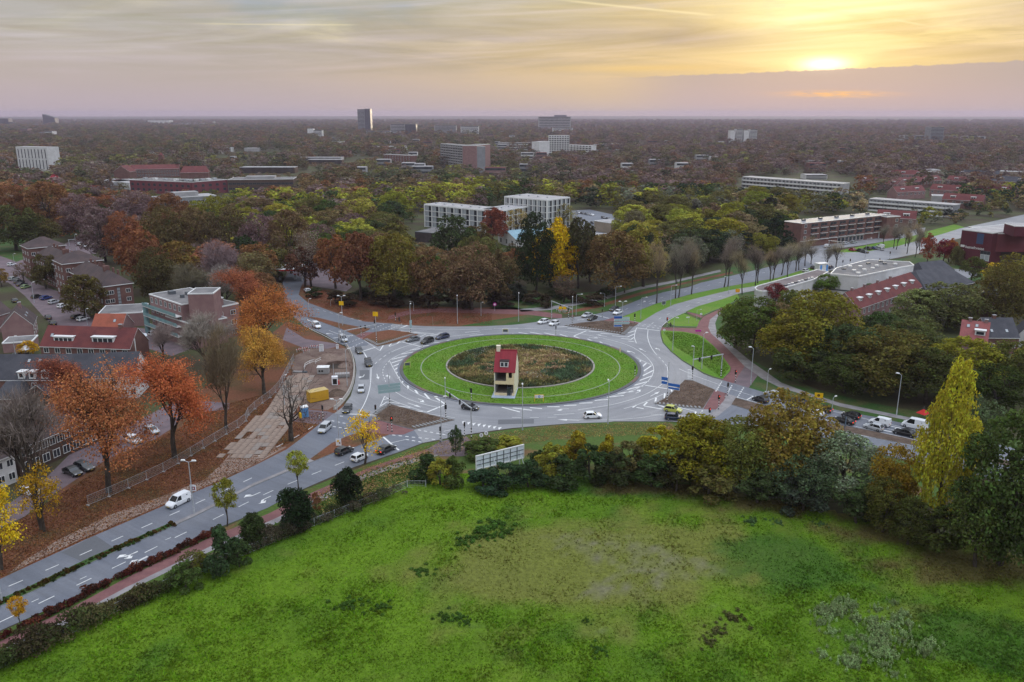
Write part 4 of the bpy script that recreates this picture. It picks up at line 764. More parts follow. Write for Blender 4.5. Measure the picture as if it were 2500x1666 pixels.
# ---------------------------------------------------------------- buildings
BR = dict(
    red=mat('red_brick', (.175, .092, .076), .85, (.135, .070, .060), .35, fine=.12, fscale=5, bump=.2, bscale=8), pink=mat('pink_brick', (.27, .165, .155), .85, (.23, .135, .13), .4, fine=.1, fscale=5, bump=.2, bscale=8),
    dark=mat('dark_brick', (.055, .045, .045), .85, (.075, .06, .058), .5, fine=.12), plum=mat('plum_cladding', (.105, .022, .030), .7, (.085, .018, .026), .2, fine=.12), maroon=mat('maroon_cladding', (.17, .045, .055), .75, (.14, .038, .046), .2, fine=.1),
    white=mat('white_render', (.62, .61, .60), .8, (.54, .53, .52), .25, fine=.06), concrete=mat('concrete', (.36, .35, .345), .85, (.29, .285, .28), .2, fine=.08), tan=mat('tan_brick', (.36, .29, .22), .85, (.31, .25, .19), .3, fine=.08), brown=mat('brown_brick', (.10, .065, .05), .85, (.075, .05, .04), .3, fine=.15), grey=mat('grey_panel', (.25, .255, .265), .75, (.21, .215, .225), .2, fine=.06),
    slab=mat('dark_glass_slab', (.045, .052, .062), .4, (.065, .072, .085), .1), cream=mat('cream_render', (.76, .62, .38), .75, (.70, .57, .34), .6, fine=.05), creaml=mat('pale_cream_render', (.80, .73, .56), .75, (.75, .68, .51), .6, fine=.05))
RF = dict(flat=mat('bitumen_roof', (.14, .135, .135), .9, (.20, .19, .185), .22, fine=.12), pale=mat('pale_roof', (.38, .365, .365), .85, (.30, .29, .29), .2, fine=.12), gravel=mat('gravel_roof', (.20, .165, .16), .95, (.15, .125, .12), .2, fine=.15), slate=mat('slate_roof', (.045, .046, .055), .7, (.062, .062, .072), .4, fine=.2, fscale=5),
    rose=mat('rose_tile_roof', (.27, .085, .08), .75, (.21, .07, .07), .4, fine=.15, fscale=4), red=mat('red_tile_roof', (.15, .040, .036), .75, (.11, .030, .030), .3, fine=.2, fscale=4), orange=mat('orange_tile_roof', (.30, .085, .050), .75, (.24, .07, .04), .4, fine=.15, fscale=4), brown=mat('brown_tile_roof', (.062, .045, .045), .8, (.085, .058, .055), .3, fine=.2, fscale=4), blue=mat('blue_metal_roof', (.22, .36, .42), .5, (.18, .31, .37), .3), grey=mat('grey_metal_roof', (.235, .235, .245), .6, (.19, .19, .20), .2))
FRAMES = mat('window_frame_white', (.72, .72, .70), .5); TEAL = mat('teal_railing', (.22, .36, .36), .5, (.16, .28, .29), .8)
LIT = mat('sky_painted_pane', (.33, .36, .38), .12, spec=.8)  # sky brightness in the glass is put into this pale base colour
WM = {}
def winmesh(w, h, fr='FRAMES', split=1, pane=None):
    k = (round(w, 2), round(h, 2), fr, split, pane)
    if k not in WM:
        b = MB(); t = .09
        b.box(-w/2, w/2, -.02, .03, t*.5, h-t*.5, 1)
        for x0, x1, z0, z1 in ((-w/2, w/2, 0, t), (-w/2, w/2, h-t, h), (-w/2, -w/2+t, t, h-t), (w/2-t, w/2, t, h-t)): b.box(x0, x1, -.07, .03, z0, z1, 0)
        for i in range(1, split): x = -w/2+w*i/split; b.box(x-t*.4, x+t*.4, -.06, -.025, t, h-t, 0)
        WM[k] = b.mesh('window', [MC.get(fr) or dict(FRAMES=FRAMES, DARK=STEELD)[fr], {'lit': LIT}.get(pane, GLASS)])
    return WM[k]
def frame(A, B, h):
    p, q = G(*A, h), G(*B, h); return p, (q-p).length, math.atan2(q.y-p.y, q.x-p.x)
def side_loc(side, L, D, s, z):
    return {'front': ((s, -.01, z), 0), 'right': ((L+.01, s, z), PI/2), 'left': ((-.01, D-s, z), -PI/2), 'back': ((L-s, D+.01, z), PI)}[side]
def windows(root, L, D, side, n, zs, w, h, fr='FRAMES', split=2, x0=None, x1=None, name='window', pane=None, skip=()):
    me = winmesh(w, h, fr, split, pane); S = L if side in ('front', 'back') else D; a = S*.0 if x0 is None else x0; c = S if x1 is None else x1
    for i in range(n):
        for j, z in enumerate(zs):
            if (i, j) in skip: continue
            l, r = side_loc(side, L, D, a+(c-a)*(i+.5)/n, z); link(name, me, root, l, (0, 0, r))
def block(name, label, cat, A, B, h, D, wall, roof='flat', group=None, parapet=.35, z0=0.0, trim='white'):
    p, L, rz = frame(A, B, h); r = empty(name, (p.x, p.y, 0), rz, label, cat, group)
    MB().box(0, L, 0, D, z0, h-.3).build('wall', BR[wall], r)
    b = MB().box(.12, L-.12, .12, D-.12, h-.3, h-.05, 0)
    for x0, x1, y0, y1 in ((-.1, L+.1, -.1, .2), (-.1, L+.1, D-.2, D+.1), (-.1, .2, .2, D-.2), (L-.2, L+.1, .2, D-.2)): b.box(x0, x1, y0, y1, h-.3, h+parapet-.3, 1)
    b.build('roof', [RF[roof], {'white': FRAMES, 'dark': STEELD}[trim]], r); return r, L, D
def gable(name, label, cat, A, B, eave, ridge, D, wall, roof, group=None, axis='x', hip=0.0, over=.35, chim=(), base=0.0):
    p, L, rz = frame(A, B, eave); r = empty(name, (p.x, p.y, 0), rz, label, cat, group)
    w = MB(); w.box(0, L, 0, D, base, eave)
    if axis == 'x':
        hp = hip*L
        if not hip:
            for x in (0, L-.2): w.add([(x, 0, eave), (x+.2, 0, eave), (x+.2, D, eave), (x, D, eave), (x, D/2, ridge-.1), (x+.2, D/2, ridge-.1)], [(0, 1, 5, 4), (1, 2, 5), (2, 3, 4, 5), (3, 0, 4)])
        e0, e1 = -over, D+over; dz = (ridge-eave)*over/(D/2); ox = over if hip else .12
        vs = [(-ox, e0, eave-dz), (L+ox, e0, eave-dz), (L+ox, e1, eave-dz), (-ox, e1, eave-dz), (hp if hip else -ox, D/2, ridge), (L-hp if hip else L+ox, D/2, ridge)]
    else:
        hp = hip*D
        if not hip:
            for y in (0, D-.2): w.add([(0, y, eave), (L, y, eave), (L, y+.2, eave), (0, y+.2, eave), (L/2, y, ridge-.1), (L/2, y+.2, ridge-.1)], [(0, 1, 4), (1, 2, 5, 4), (2, 3, 5), (3, 0, 4, 5)])
        dz = (ridge-eave)*over/(L/2); oy = over if hip else .12
        vs = [(-over, -oy, eave-dz), (-over, D+oy, eave-dz), (L+over, D+oy, eave-dz), (L+over, -oy, eave-dz), (L/2, hp if hip else -oy, ridge), (L/2, D-hp if hip else D+oy, ridge)]
        vs = [vs[3], vs[2], vs[1], vs[0], vs[4], vs[5]] if 0 else vs
    w.build('wall', BR[wall], r)
    t = .16; up = [(x, y, z+t) for x, y, z in vs]
    F = [(0, 1, 5, 4), (2, 3, 4, 5), (1, 2, 5), (3, 0, 4)] if axis == 'x' else [(1, 0, 4, 5), (3, 2, 5, 4), (0, 3, 4), (2, 1, 5)]
    F = F if hip else F[:2]; b = MB(); b.add(up, F, 0); b.add(vs, [f[::-1] for f in F], 0)
    E4 = [(0, 1), (1, 2), (2, 3), (3, 0)]
    if not hip: E4 = [(0, 1), (2, 3), (1, 5), (5, 2), (3, 4), (4, 0)] if axis == 'x' else [(1, 0), (3, 2), (0, 4), (4, 3), (2, 5), (5, 1)]
    for i, j in E4: b.add([vs[i], vs[j], up[j], up[i]], [(0, 1, 2, 3)], 1)
    ro = b.build('roof', [RF[roof], FRAMES], r)
    for x, y, hh in chim: MB().box(x-.45, x+.45, y-.35, y+.35, ridge-2.2, ridge+hh, 0).box(x-.52, x+.52, y-.42, y+.42, ridge+hh, ridge+hh+.15, 1).build('chimney', [BR['red'] if wall != 'pink' else BR['pink'], BR['concrete']], ro)
    return r, L, D
def dormer(root, x, w, y, z, h, d, n=3, wall='FR', roofm=None):
    o = MB().box(x-w/2, x+w/2, y, y+d, z, z+h, 0).box(x-w/2-.2, x+w/2+.2, y-.25, y+d, z+h, z+h+.18, 1).build('dormer', [FRAMES, roofm or FRAMES], root)
    for i in range(n): link('window', winmesh((w-.5)/n, h-.45, 'FRAMES', 1), o, (x-w/2+.25+(w-.5)*(i+.5)/n, y-.01, z+.25))
def skylight(root, D, eave, ridge, x, f, s=.9, front=True):
    y = D/2*f; z = eave+(ridge-eave)*f+.2; a = math.atan2(ridge-eave, D/2)
    o = MB().box(-s*.45, s*.45, -s*.6, s*.6, -.03, .06, 0).box(-s*.36, s*.36, -s*.5, s*.5, .06, .075, 1).build('skylight', [STEELD, LIT], root, (x, y, z), (a, 0, 0)); return o
def lathe_roof(root, name, pts, m, n=8, parent=None):
    b = MB(); b.tube([(0, 0, z) for r, z in pts], [r for r, z in pts], n); return b.build(name, m, root)
# --- brick flats with stepped hipped roofs
p1, p2 = G(249, 700, 10), G(326, 693, 10); Wf = (p2-p1).length; ax = (G(170, 663, 10)-p1); L1 = ax.length; ax.normalize()
def flatbar(label, s0, s1, eave, ridge, wid, off, tall):
    # a bar of the flats measured along the long axis from the near end
    o = p1+ax*s1; rz = math.atan2(-ax.y, -ax.x); perp = Vector((-math.sin(rz), math.cos(rz), 0)); o = o-perp*off
    r = empty('apartment_building', (o.x, o.y, 0), rz, label, 'flats', 'brick flats with stepped hipped roofs'); L = s1-s0; D = wid
    MB().box(0, L, 0, D, 0, eave).build('wall', BR['red'], r)
    ov = .4; hp = D/2 if not tall else D*.35
    vs = [(-ov, -ov, eave), (L+ov, -ov, eave), (L+ov, D+ov, eave), (-ov, D+ov, eave)]
    rd = [(hp, D/2, ridge), (L-hp, D/2, ridge)] if L > D else [(L/2, L/2, ridge), (L/2, D-L/2, ridge)]
    F = [(0, 1, 5, 4), (2, 3, 4, 5), (1, 2, 5), (3, 0, 4)] if L > D else [(0, 1, 4), (1, 2, 5, 4), (2, 3, 5), (3, 0, 4, 5)]
    b = MB().add(vs+rd, F, 0); b.box(-ov-.05, L+ov+.05, -ov-.05, D+ov+.05, eave-.25, eave-.02, 1); ro = b.build('roof', [RF['brown'], FRAMES], r)
    if not tall:
        for k in range(int(L/5)): MB().box(3+k*5, 3.9+k*5, D/2+1.6, D/2+2.2, ridge-1.6, ridge+.4).build('chimney', BR['red'], ro)
        MB().box(L*.72, L*.72+1.6, D/2-1, D/2+.6, ridge-1.6, ridge+1.2).build('chimney', BR['red'], ro)
    st = 3 if not tall else 4
    zs = [1.1+2.9*k for k in range(st)]
    windows(r, L, D, 'front', max(3, int(L/3.4)), zs, 1.5, 1.4); windows(r, L, D, 'right', 2, zs, 1.5, 1.35, x0=.5, x1=D*.36); windows(r, L, D, 'right', 1, zs, 1.5, 1.35, x0=D*.72, x1=D*.95)
    for k in range(7): link('stair_pane', winmesh(1.0, 1.05, 'DARK', 2, 'lit'), r, side_loc('right', L, D, D*.52, 1.2+k*1.12)[0], (0, 0, PI/2))
    return r
L2 = L1+12; L3 = L2+(G(50, 607, 10)-G(137, 634, 10)).length*.9
flatbar('nearest three storey bar of the brick flats with hipped brown roof', 0, L1, 10, 14, Wf, 0, False)
flatbar('nearer taller cross block of the brick flats', L1+.05, L2, 13, 16.5, Wf+4, 2, True)
flatbar('rear three storey bar of the brick flats', L2+.05, L3, 10, 14, Wf, 0, False)
flatbar('farthest taller cross block of the brick flats', L3+.05, L3+12, 13, 16.5, Wf+4, 2, True)
# --- care building with teal galleries
r, L, D = block('care_building', 'flat roofed brick care building with teal gallery railings', 'apartment building', (364, 718), (443, 743.5), 12.5, 13, 'pink', 'flat')
windows(r, L, D, 'front', 7, [1.0+3*k for k in range(4)], 1.4, 1.7)
for k in range(3):
    z = 2.7+3*k; ga = MB().box(-1.5, L-.5, -1.9, -.05, z, z+.22).build('gallery', FRAMES, r)
    MB().box(-1.5, L-.5, -1.95, -1.88, z+.25, z+1.25).build('railing', TEAL, ga)
for x, y, w_ in ((4, 4, 1.8), (9, 7, 1.5), (12, 4, 1.0)): MB().box(x, x+w_, y, y+w_, 12.3, 13.4).build('roof_vent', STEELD, r)
MB().cyl((-1.6, -1, 0), (-1.6, -1, 9.5), .8, 10).build('stair_tower', TEAL, r)
b2, L_, D_ = block('care_building', 'lower brick wing with bay windows right of the teal galleries', 'apartment building', (444, 748), (489, 759), 10.2, 13, 'pink', 'flat'); windows(b2, L_, D_, 'right', 3, [1, 4, 7], 1.8, 1.5); windows(b2, L_, D_, 'front', 2, [7], 1.2, 1.4)
block('care_building', 'brick stair tower rising above the care building roof', 'apartment building', (458, 717), (520, 716), 16, 8, 'pink', 'flat')
block('care_building', 'blank brick front wing of the care building', 'apartment building', (404, 771), (468, 792), 7.6, 11, 'pink', 'flat')
r, L, D = block('low_hall', 'low flat roofed brick hall before the brick flats', 'hall', (238, 768), (347, 762), 4.6, 13, 'pink', 'flat'); windows(r, L, D, 'front', 2, [.6], .9, 3.2, x0=L*.4, x1=L*.75)
r, L, D = gable('house', 'small house with bright orange tile roof and blue gable', 'house', (222, 803), (297, 803), 3.6, 7.2, 8, 'pink', 'orange'); skylight(r, D, 3.6, 7.2, L*.7, .5)
MB().add([(0, -.1, 3.5), (0, 8.1, 3.5), (0, 4, 7.0)], [(0, 2, 1)]).build('blue_gable', mat('blue_cladding', (.30, .38, .50), .7), r)
# --- red roofed terrace
r, L, D = gable('terraced_house', 'long red roofed terrace with two white dormers', 'house', (98, 844), (318, 851), 5.4, 9.8, 9, 'red', 'red', chim=((L*0+21, 4.5, .9),))
dormer(r, L*.24, 5.6, 1.1, 6.2, 1.5, 2.4, 4); dormer(r, L*.68, 6.2, 1.1, 6.2, 1.7, 2.6, 4); skylight(r, D, 5.4, 9.8, L*.09, .5)
windows(r, L, D, 'front', 8, [1.0, 3.4], 1.5, 1.5); MB().box(L+.02, L+.12, 2.2, 2.5, 0, 7.5).build('drainpipe', WHITE, r)
# --- pink gabled house and its neighbours
r, L, D = gable('house', 'pink brick gabled house at the corner of the parking street', 'house', (2, 800), (79, 793), 5.2, 9.6, 13, 'pink', 'brown', axis='y', chim=((4.6, 9, .9),)); windows(r, L, D, 'right', 3, [1.2, 3.2], 1.4, 1.3)
for f in (.35, .62): MB().box(-.4, .4, -.6, .6, -.05, .1).build('skylight', LIT, r, (L*.78, D*f, 7.3), (0, math.atan2(4.4, L/2), 0))
r, L, D = gable('terraced_house', 'dark roofed terrace with white roof dormers at the left edge', 'house', (-70, 790), (28, 760), 5.5, 9.8, 10, 'pink', 'brown', chim=((8, 5, .8), (15, 5, .8))); dormer(r, L*.62, 2.2, 1.5, 6.4, 1.4, 2, 1)
block('garage', 'low flat roofed brick garage below the pink gabled house', 'garage', (5, 838), (78, 833), 3.0, 7, 'pink', 'flat')
# --- slate roofed terrace, white front and garden sheds
r, L, D = gable('terraced_house', 'long slate roofed terrace with white window dormers at the left', 'house', (-60, 926), (129, 926), 5.6, 10.2, 9.5, 'red', 'slate')
for f in (.18, .60, .74, .90): dormer(r, L*f, 1.5, -.1, 5.7, 1.6, 2.0, 1)
for f in (.62, .76): skylight(r, D, 5.6, 10.2, L*f, .72, .8)
windows(r, L, D, 'front', 6, [1.0, 3.3], 1.3, 1.4)
r, L, D = gable('terraced_house', 'white rendered terrace half hidden behind the orange oaks', 'house', (131, 926), (332, 918), 5.6, 10.2, 9.5, 'white', 'slate'); windows(r, L, D, 'front', 9, [1.0, 3.4], 1.3, 1.4); windows(r, L, D, 'left', 2, [1.0, 3.6, 6.3], 1.0, 1.2, x0=2.4, x1=7)
gable('garden_house', 'slate roofed garden house with a skylight below the slate terrace', 'shed', (-15, 974), (46, 972), 3.0, 5.6, 9, 'red', 'slate', hip=.2)
gable('garden_house', 'small brown gabled garden shed with white verge boards', 'shed', (66, 957), (118, 965), 2.6, 4.6, 5, 'brown', 'slate', axis='y')
gable('garden_house', 'little grey shed roof at the left edge under the bare tree', 'shed', (-12, 1012), (24, 1005), 2.4, 3.6, 5, 'brown', 'grey')
# --- street terrace behind the leafless tree
r, L, D = gable('terraced_house', 'brown brick street terrace with white windows behind the leafless tree', 'house', (40, 1096), (236, 1016), 5.6, 9.6, 9, 'brown', 'brown', chim=((9, 4.5, .8), (19, 4.5, .8)))
windows(r, L, D, 'front', 11, [3.5], 1.3, 1.5); windows(r, L, D, 'front', 8, [.7], 1.6, 1.7)
r, L, D = gable('house', 'white corner house cut by the left picture edge', 'house', (-45, 1136), (33, 1107), 5.6, 9.6, 9, 'white', 'brown'); windows(r, L, D, 'front', 3, [.8, 3.4], 1.3, 1.4)
# --- white framed apartment complex
def framed(label, A, B, h, D, bays, st, side=None, sb=4):
    r, L, D = block('apartment_building', label, 'apartment building', A, B, h, D, 'dark', 'pale', group=None, parapet=.45); fh = (h-.8)/st
    def grid(side, n):
        S = L if side == 'front' else D
        for i in range(n+1):
            x = .2+(S-.4)*i/n; l, ro = side_loc(side, L, D, x, 0); link('pillar', WM.setdefault(('pil', h), MB().box(-.22, .22, -.42, .0, 0, h-.35).mesh('pillar', FRAMES)), r, l, (0, 0, ro))
        for k in range(st+1):
            l, ro = side_loc(side, L, D, S/2, .15+fh*k); link('floor_band', WM.setdefault(('band', round(S, 1)), MB().box(-S/2, S/2, -.34, -.02, 0, .28).mesh('floor_band', FRAMES)), r, l, (0, 0, ro))
        w = (S-.4)/n-.5; windows(r, L, D, side, n, [.5+fh*k for k in range(st)], w*.52, fh-.55, 'FRAMES', 2, .2-w*.2, S-.2-w*.2, pane='lit'); windows(r, L, D, side, n, [.5+fh*k for k in range(st)], w*.42, fh-.55, 'DARK', 1, .2+w*.28, S-.2+w*.28)
    grid('front', bays)
    if side: grid(side, sb)
    for i in range(int(L/7)): MB().box(3+i*7, 3.9+i*7, D*.45, D*.45+.9, h-.1, h+.7).build('roof_vent', GALV, r)
    return r, L, D
framed('long four storey wing of the white framed apartment block', (1036, 499), (1186, 513.5), 13.5, 14, 8, 4, 'left', 2)
framed('right wing of the white framed apartment block with brick red panels', (1222, 514.5), (1313, 500), 13.5, 14, 7, 4)
d3 = (G(1336, 488, 18)-G(1389, 481, 18)).length
framed('tall corner block of the white framed apartment complex', (1232, 480), (1336, 488.5), 18, min(d3, 26), 9, 5, 'right', 5)
block('low_hall', 'low dark roofed hall in front of the white framed apartment block', 'hall', (1013, 566), (1068, 570), 5.2, 30, 'dark', 'flat', trim='dark')
r, L, D = block('low_hall', 'small tan brick hall beside the dark roofed hall', 'hall', (1068, 569), (1104, 572), 5, 14, 'tan', 'flat'); windows(r, L, D, 'front', 3, [1.2], 1.2, 1.8)
r, L, D = gable('pavilion', 'pavilion with pale blue folded metal roof', 'pavilion', (1216, 573), (1258, 584), 4.5, 7.6, 22, 'white', 'blue', axis='y', over=.8); windows(r, L, D, 'front', 3, [.8], 2, 2.6)
r, L, D = block('low_hall', 'small tan office block right of the car park', 'office', (1492, 545), (1530, 541), 6, 14, 'tan', 'pale'); windows(r, L, D, 'front', 3, [2.6], 1.8, 1.5)
block('low_hall', 'grey flat roofed box behind the tan office block', 'office', (1560, 540), (1602, 537), 7, 10, 'grey', 'pale')
block('low_hall', 'long low white canopy roof at the edge of the car park', 'canopy', (1437, 572), (1490, 575), 3.6, 6, 'tan', 'pale')
r, L, D = block('low_hall', 'white flat roofed school hall above the yellow trees', 'hall', (388, 485), (528, 477), 6.5, 20, 'grey', 'pale'); windows(r, L, D, 'front', 14, [1.0], 2.2, 3); MB().box(L*.3, L*.72, 5, 14, 6.3, 9.6).build('roof_box', BR['concrete'], r)
# --- brick gallery flats
r, L, D = block('apartment_building', 'four storey brick gallery flats with grey shed roof', 'flats', (1958, 545.5), (2164, 524.5), 12.5, 11, 'red', 'grey', parapet=.3)
for i in range(8):
    for k in range(3):
        x = L*.09+L*.86*(i+.5)/8; z = 3.6+2.9*k; bw = L*.86/8*.72
        bl = MB().box(x-bw/2, x+bw/2, -.9, -.03, z-.12, z+.12, 0).box(x-bw/2, x+bw/2, -.92, -.86, z+.15, z+1.0, 1).build('balcony', [FRAMES, BR['red']], r)
        for s in (-1, 1): link('window', winmesh(bw*.42, 2.0, 'DARK', 2), bl, (x+s*bw*.24, -.01, z+.2))
MB().box(0, L*.94, -.25, -.02, 3.1, 3.35).build('floor_band', FRAMES, r); windows(r, L, D, 'front', 7, [.3], 2.6, 2.5, 'FRAMES', 1, L*.42, L*.74, name='garage_bay'); windows(r, L, D, 'front', 1, [1, 4, 7, 10], 1.8, 1.7, x0=L*.01, x1=L*.08)
for i in range(5): MB().box(L*(.12+.19*i), L*(.12+.19*i)+2.2, D*.55, D*.55+1.2, 12.2, 13.3).build('chimney', STEELD, r)
r, L, D = block('apartment_building', 'brick stair wing at the right end of the gallery flats', 'flats', (2166, 530), (2198, 528), 12, 12, 'red', 'flat'); windows(r, L, D, 'front', 1, [3, 6, 9], 1.8, 1.7, x0=L*.6, x1=L*.95)
block('low_hall', 'small white porch block at the foot of the brick flats', 'porch', (2146, 566), (2166, 564), 3.6, 4, 'white', 'pale')
# --- dark red hall with lettering
r, L, D = block('culture_hall', 'dark red clad hall with white lettering on its corner', 'hall', (2349, 560.5), (2424, 569.5), 16, 34, 'plum', 'pale', parapet=.5)
MB().box(L*.52, L*.74, -.06, -.01, 10.6, 15.2).build('blue_panel', mat('blue_panel', (.045, .07, .14), .6), r); MB().box(.4, 2.2, -.1, -.01, 8.3, 9.3).build('sign_box', WHITE, r)
windows(r, L, D, 'front', 2, [3.6], 2.0, 2.7, 'FRAMES', 1, L*.72, L*1.0, pane='lit'); windows(r, L, D, 'front', 1, [5.0], 1.6, 2.2, 'FRAMES', 1, 0, 2.4, pane='lit'); windows(r, L, D, 'front', 1, [6.3], 4.4, 1.6, 'DARK', 3, L*.72, L*1.0)
cu = bpy.data.curves.new('lettering', 'FONT'); cu.body = 'hasseltveste'; cu.size = 1.75; cu.extrude = .04; to = bpy.data.objects.new('lettering_source', cu)
COL.objects.link(to); bpy.context.view_layer.update(); me = bpy.data.meshes.new_from_object(to); bpy.data.objects.remove(to); me.materials.clear(); me.materials.append(WHITE); link('lettering', me, r, (2.6, -.06, 8.1), (PI/2, 0, 0))
r2, L, D = block('culture_hall', 'overhanging long dark red wing of the lettered hall', 'hall', (2426, 570), (2620, 571), 15.6, 22, 'maroon', 'pale', z0=7.5); MB().box(1, L-1, 2.5, D-1, 0, 7.5).build('recessed_base', BR['dark'], r2)
block('culture_hall', 'dark roof plant room on top of the lettered hall', 'plant room', (2478, 552), (2540, 553), 20, 10, 'plum', 'pale', z0=15.5)
# --- white store and flat roofed shops
def prismhouse(name, label, cat, px, h, wall, roof, band=None):
    poly = P2(px, h); c = np.mean(poly, 0); r = empty(name, (c[0], c[1], 0), 0, label, cat); q = [(x-c[0], y-c[1]) for x, y in poly]
    MB().prism(q, 0, h-.3).build('wall', BR[wall], r); MB().prism([(x*.985, y*.985) for x, y in q], h-.3, h-.05).build('roof', RF[roof], r)
    b = MB(); n = len(q)
    for i in range(n): b.beam((*q[i], h-.05), (*q[(i+1) % n], h-.05), .3, .5)
    b.build('parapet', FRAMES, r)
    if band:
        b = MB()
        for i in range(n):
            b.beam((q[i][0]*1.003, q[i][1]*1.003, band), (q[(i+1) % n][0]*1.003, q[(i+1) % n][1]*1.003, band), .12, .5)
        b.build('dark_band', STEELD, r)
    return r, q
r, q = prismhouse('store', 'long white store with rounded end and purple brown flat roof', 'store', [(1843, 704), (1849, 699), (1922, 679), (1996, 659), (2022, 664), (1986, 683), (1912, 704), (1890, 710), (1862, 712), (1848, 709)], 6.0, 'white', 'gravel', 1.5)
for i in range(9): MB().box(-.5, .5, -.5, .5, 5.9, 6.5).build('roof_vent', GALV if i % 3 else STEELD, r, (q[6][0]+(q[5][0]-q[6][0])*(i+.5)/9+1.2, q[6][1]+(q[5][1]-q[6][1])*(i+.5)/9+3.2, 0))
r, q = prismhouse('shop_block', 'wide flat roofed shop block with gravel roof and roof lights', 'shops', [(2028, 669), (2097, 675), (2150, 664), (2200, 653), (2231, 648), (2220, 640), (2120, 635), (2042, 655)], 8, 'white', 'flat', 2.2)
for i, (x, y) in enumerate(((2060, 658), (2085, 662), (2100, 652), (2120, 645), (2140, 650), (2110, 660), (2160, 645), (2075, 652), (2130, 656), (2150, 640), (2185, 646), (2095, 668))): p = G(x, y, 8); MB().box(-.7, .7, -.5, .5, 7.9, 8.5).build('roof_light', WHITE if i % 3 else STEELD, r, (p.x-r.location.x, p.y-r.location.y, 0))
p, p2_ = G(2100, 675, 7), G(2196, 654, 7); d_ = p2_-p
for i in range(9):
    m_ = p+d_*((i+.5)/9); link('window', winmesh(2.2, 2.6, 'FRAMES', 2), r, (m_.x-r.location.x+.25, m_.y-r.location.y-.45, 3.6), (0, 0, math.atan2(d_.y, d_.x)))
# --- red roofed terrace and school roofs at the right
r, L, D = gable('terraced_house', 'long red tiled terrace with a row of white dormers', 'house', (2094, 754), (2252, 699.5), 6.2, 10.6, 9.5, 'pink', 'red', chim=((5, 4.7, .8), (14, 4.7, .8), (24, 4.7, .8), (34, 4.7, .8)))
for i in range(7): dormer(r, L*(.10+.133*i), 1.9, 1.5, 7.4, 1.3, 1.8, 2)
windows(r, L, D, 'front', 15, [3.8], 1.3, 1.6); windows(r, L, D, 'front', 9, [.9], 1.8, 1.7)
r, L, D = gable('school', 'large dark hipped roof school behind the red terrace', 'school', (2262, 712), (2378, 690), 5.0, 10.5, 17, 'dark', 'slate', hip=.18); windows(r, L, D, 'front', 8, [1.2], 2, 2)
block('low_hall', 'pale flat roofed hall with shining skylights behind the red terrace', 'hall', (2228, 690), (2288, 678), 5, 14, 'concrete', 'pale')
gable('school', 'low dark pitched roof hall behind the hipped school', 'school', (2258, 668), (2330, 660), 4.0, 7.4, 10, 'dark', 'slate', hip=.1)
p = G(2404, 792); r = empty('church_turret', (p.x, p.y, 0), .5, 'small brick church turret with grey blue spire', 'church'); MB().box(-1.7, 1.7, -1.7, 1.7, 0, 10.4).build('tower', BR['pink'], r)
b = MB(); b.tube([(0, 0, 10.2), (0, 0, 10.9), (0, 0, 12.3), (0, 0, 15.2)], [3.4, 2.3, 1.1, .06], 4); b.build('spire', RF['slate'], r)
for k in range(4): link('window', winmesh(.7, 1.6, 'DARK', 1), r, (1.72*math.sin(k*PI/2), -1.72*math.cos(k*PI/2), 7.6), (0, 0, k*PI/2))
gable('church', 'dark slate chapel roof under the small spire', 'church', (2376, 752), (2432, 756), 5.0, 9.0, 14, 'pink', 'slate', axis='y')
r, L, D = gable('house', 'red tiled house with white flat dormer left of the slate roof', 'house', (2342, 828), (2411, 836), 4.6, 9.0, 10.5, 'pink', 'rose', chim=((2, 5.2, .8), (6, 5.2, .8))); skylight(r, D, 4.6, 9, L*.25, .7); skylight(r, D, 4.6, 9, L*.55, .75); dormer(r, L*.7, 2.6, 1.4, 5.8, 1.5, 2.4, 1)
r, L, D = gable('house', 'house with dark slate roof and white verges at the right', 'house', (2412, 823.5), (2489, 824), 4.8, 9.2, 10, 'red', 'slate', chim=((L*.52, 5, .8),)); skylight(r, D, 4.8, 9.2, L*.18, .3); skylight(r, D, 4.8, 9.2, L*.66, .3); windows(r, L, D, 'front', 3, [1.6], 1.3, 1.4)
r, L, D = gable('house', 'white gabled house cut by the right picture edge', 'house', (2490, 815), (2560, 822), 4.8, 9.6, 10, 'white', 'slate', axis='y'); windows(r, L, D, 'front', 1, [3.2], 1.6, 1.4)
# --- long gallery flats and the rows beyond
def gallery(label, A, B, h, D, st, bays, wall='concrete', roof='pale', panel=FRAMES, side=None, grp=None):
    r, L, D = block('apartment_building', label, 'flats', A, B, h, D, wall, roof, grp); fh = (h-.4)/st; bw = L/bays
    for k in range(st):
        MB().box(.3, L-.3, -1.2, -1.05, fh*k+.15, fh*k+1.15).build('gallery_parapet', panel, r)
        MB().box(0, L, -1.2, -.02, fh*k-.1, fh*k+.12).build('gallery_floor', BR['concrete'], r)
    windows(r, L, D, 'front', bays, [fh*k+1.1 for k in range(st)], bw*.6, fh-1.4, 'FRAMES', 2)
    for i in range(0, bays+1, 4): MB().box(L*i/bays-.15, L*i/bays+.15, -1.25, -.02, 0, h-.3).build('fin', BR[wall], r)
    if side: windows(r, L, D, side, 2, [fh*k+1 for k in range(st)], 1.4, 1.4)
    return r, L, D
gallery('long white balconied gallery flats behind the pine trees', (1814, 431.5), (2054, 448.5), 13, 12, 4, 26)
gallery('low grey row of flats right of the gallery flats', (2124, 485), (2330, 500.5), 8.5, 10, 3, 22, 'grey')
gallery('ten storey gallery tower with pink end wall', (1077, 351), (1161, 358), 30, 12, 10, 14, 'grey', 'flat', BR['concrete'])
block('apartment_building', 'pink brick end tower of the ten storey gallery flats', 'flats', (1162, 356), (1197, 352), 31, 16, 'pink', 'flat')
gallery('white stepped tower block with regular windows', (1340, 331), (1390, 331), 31, 14, 9, 8, 'white', 'pale')
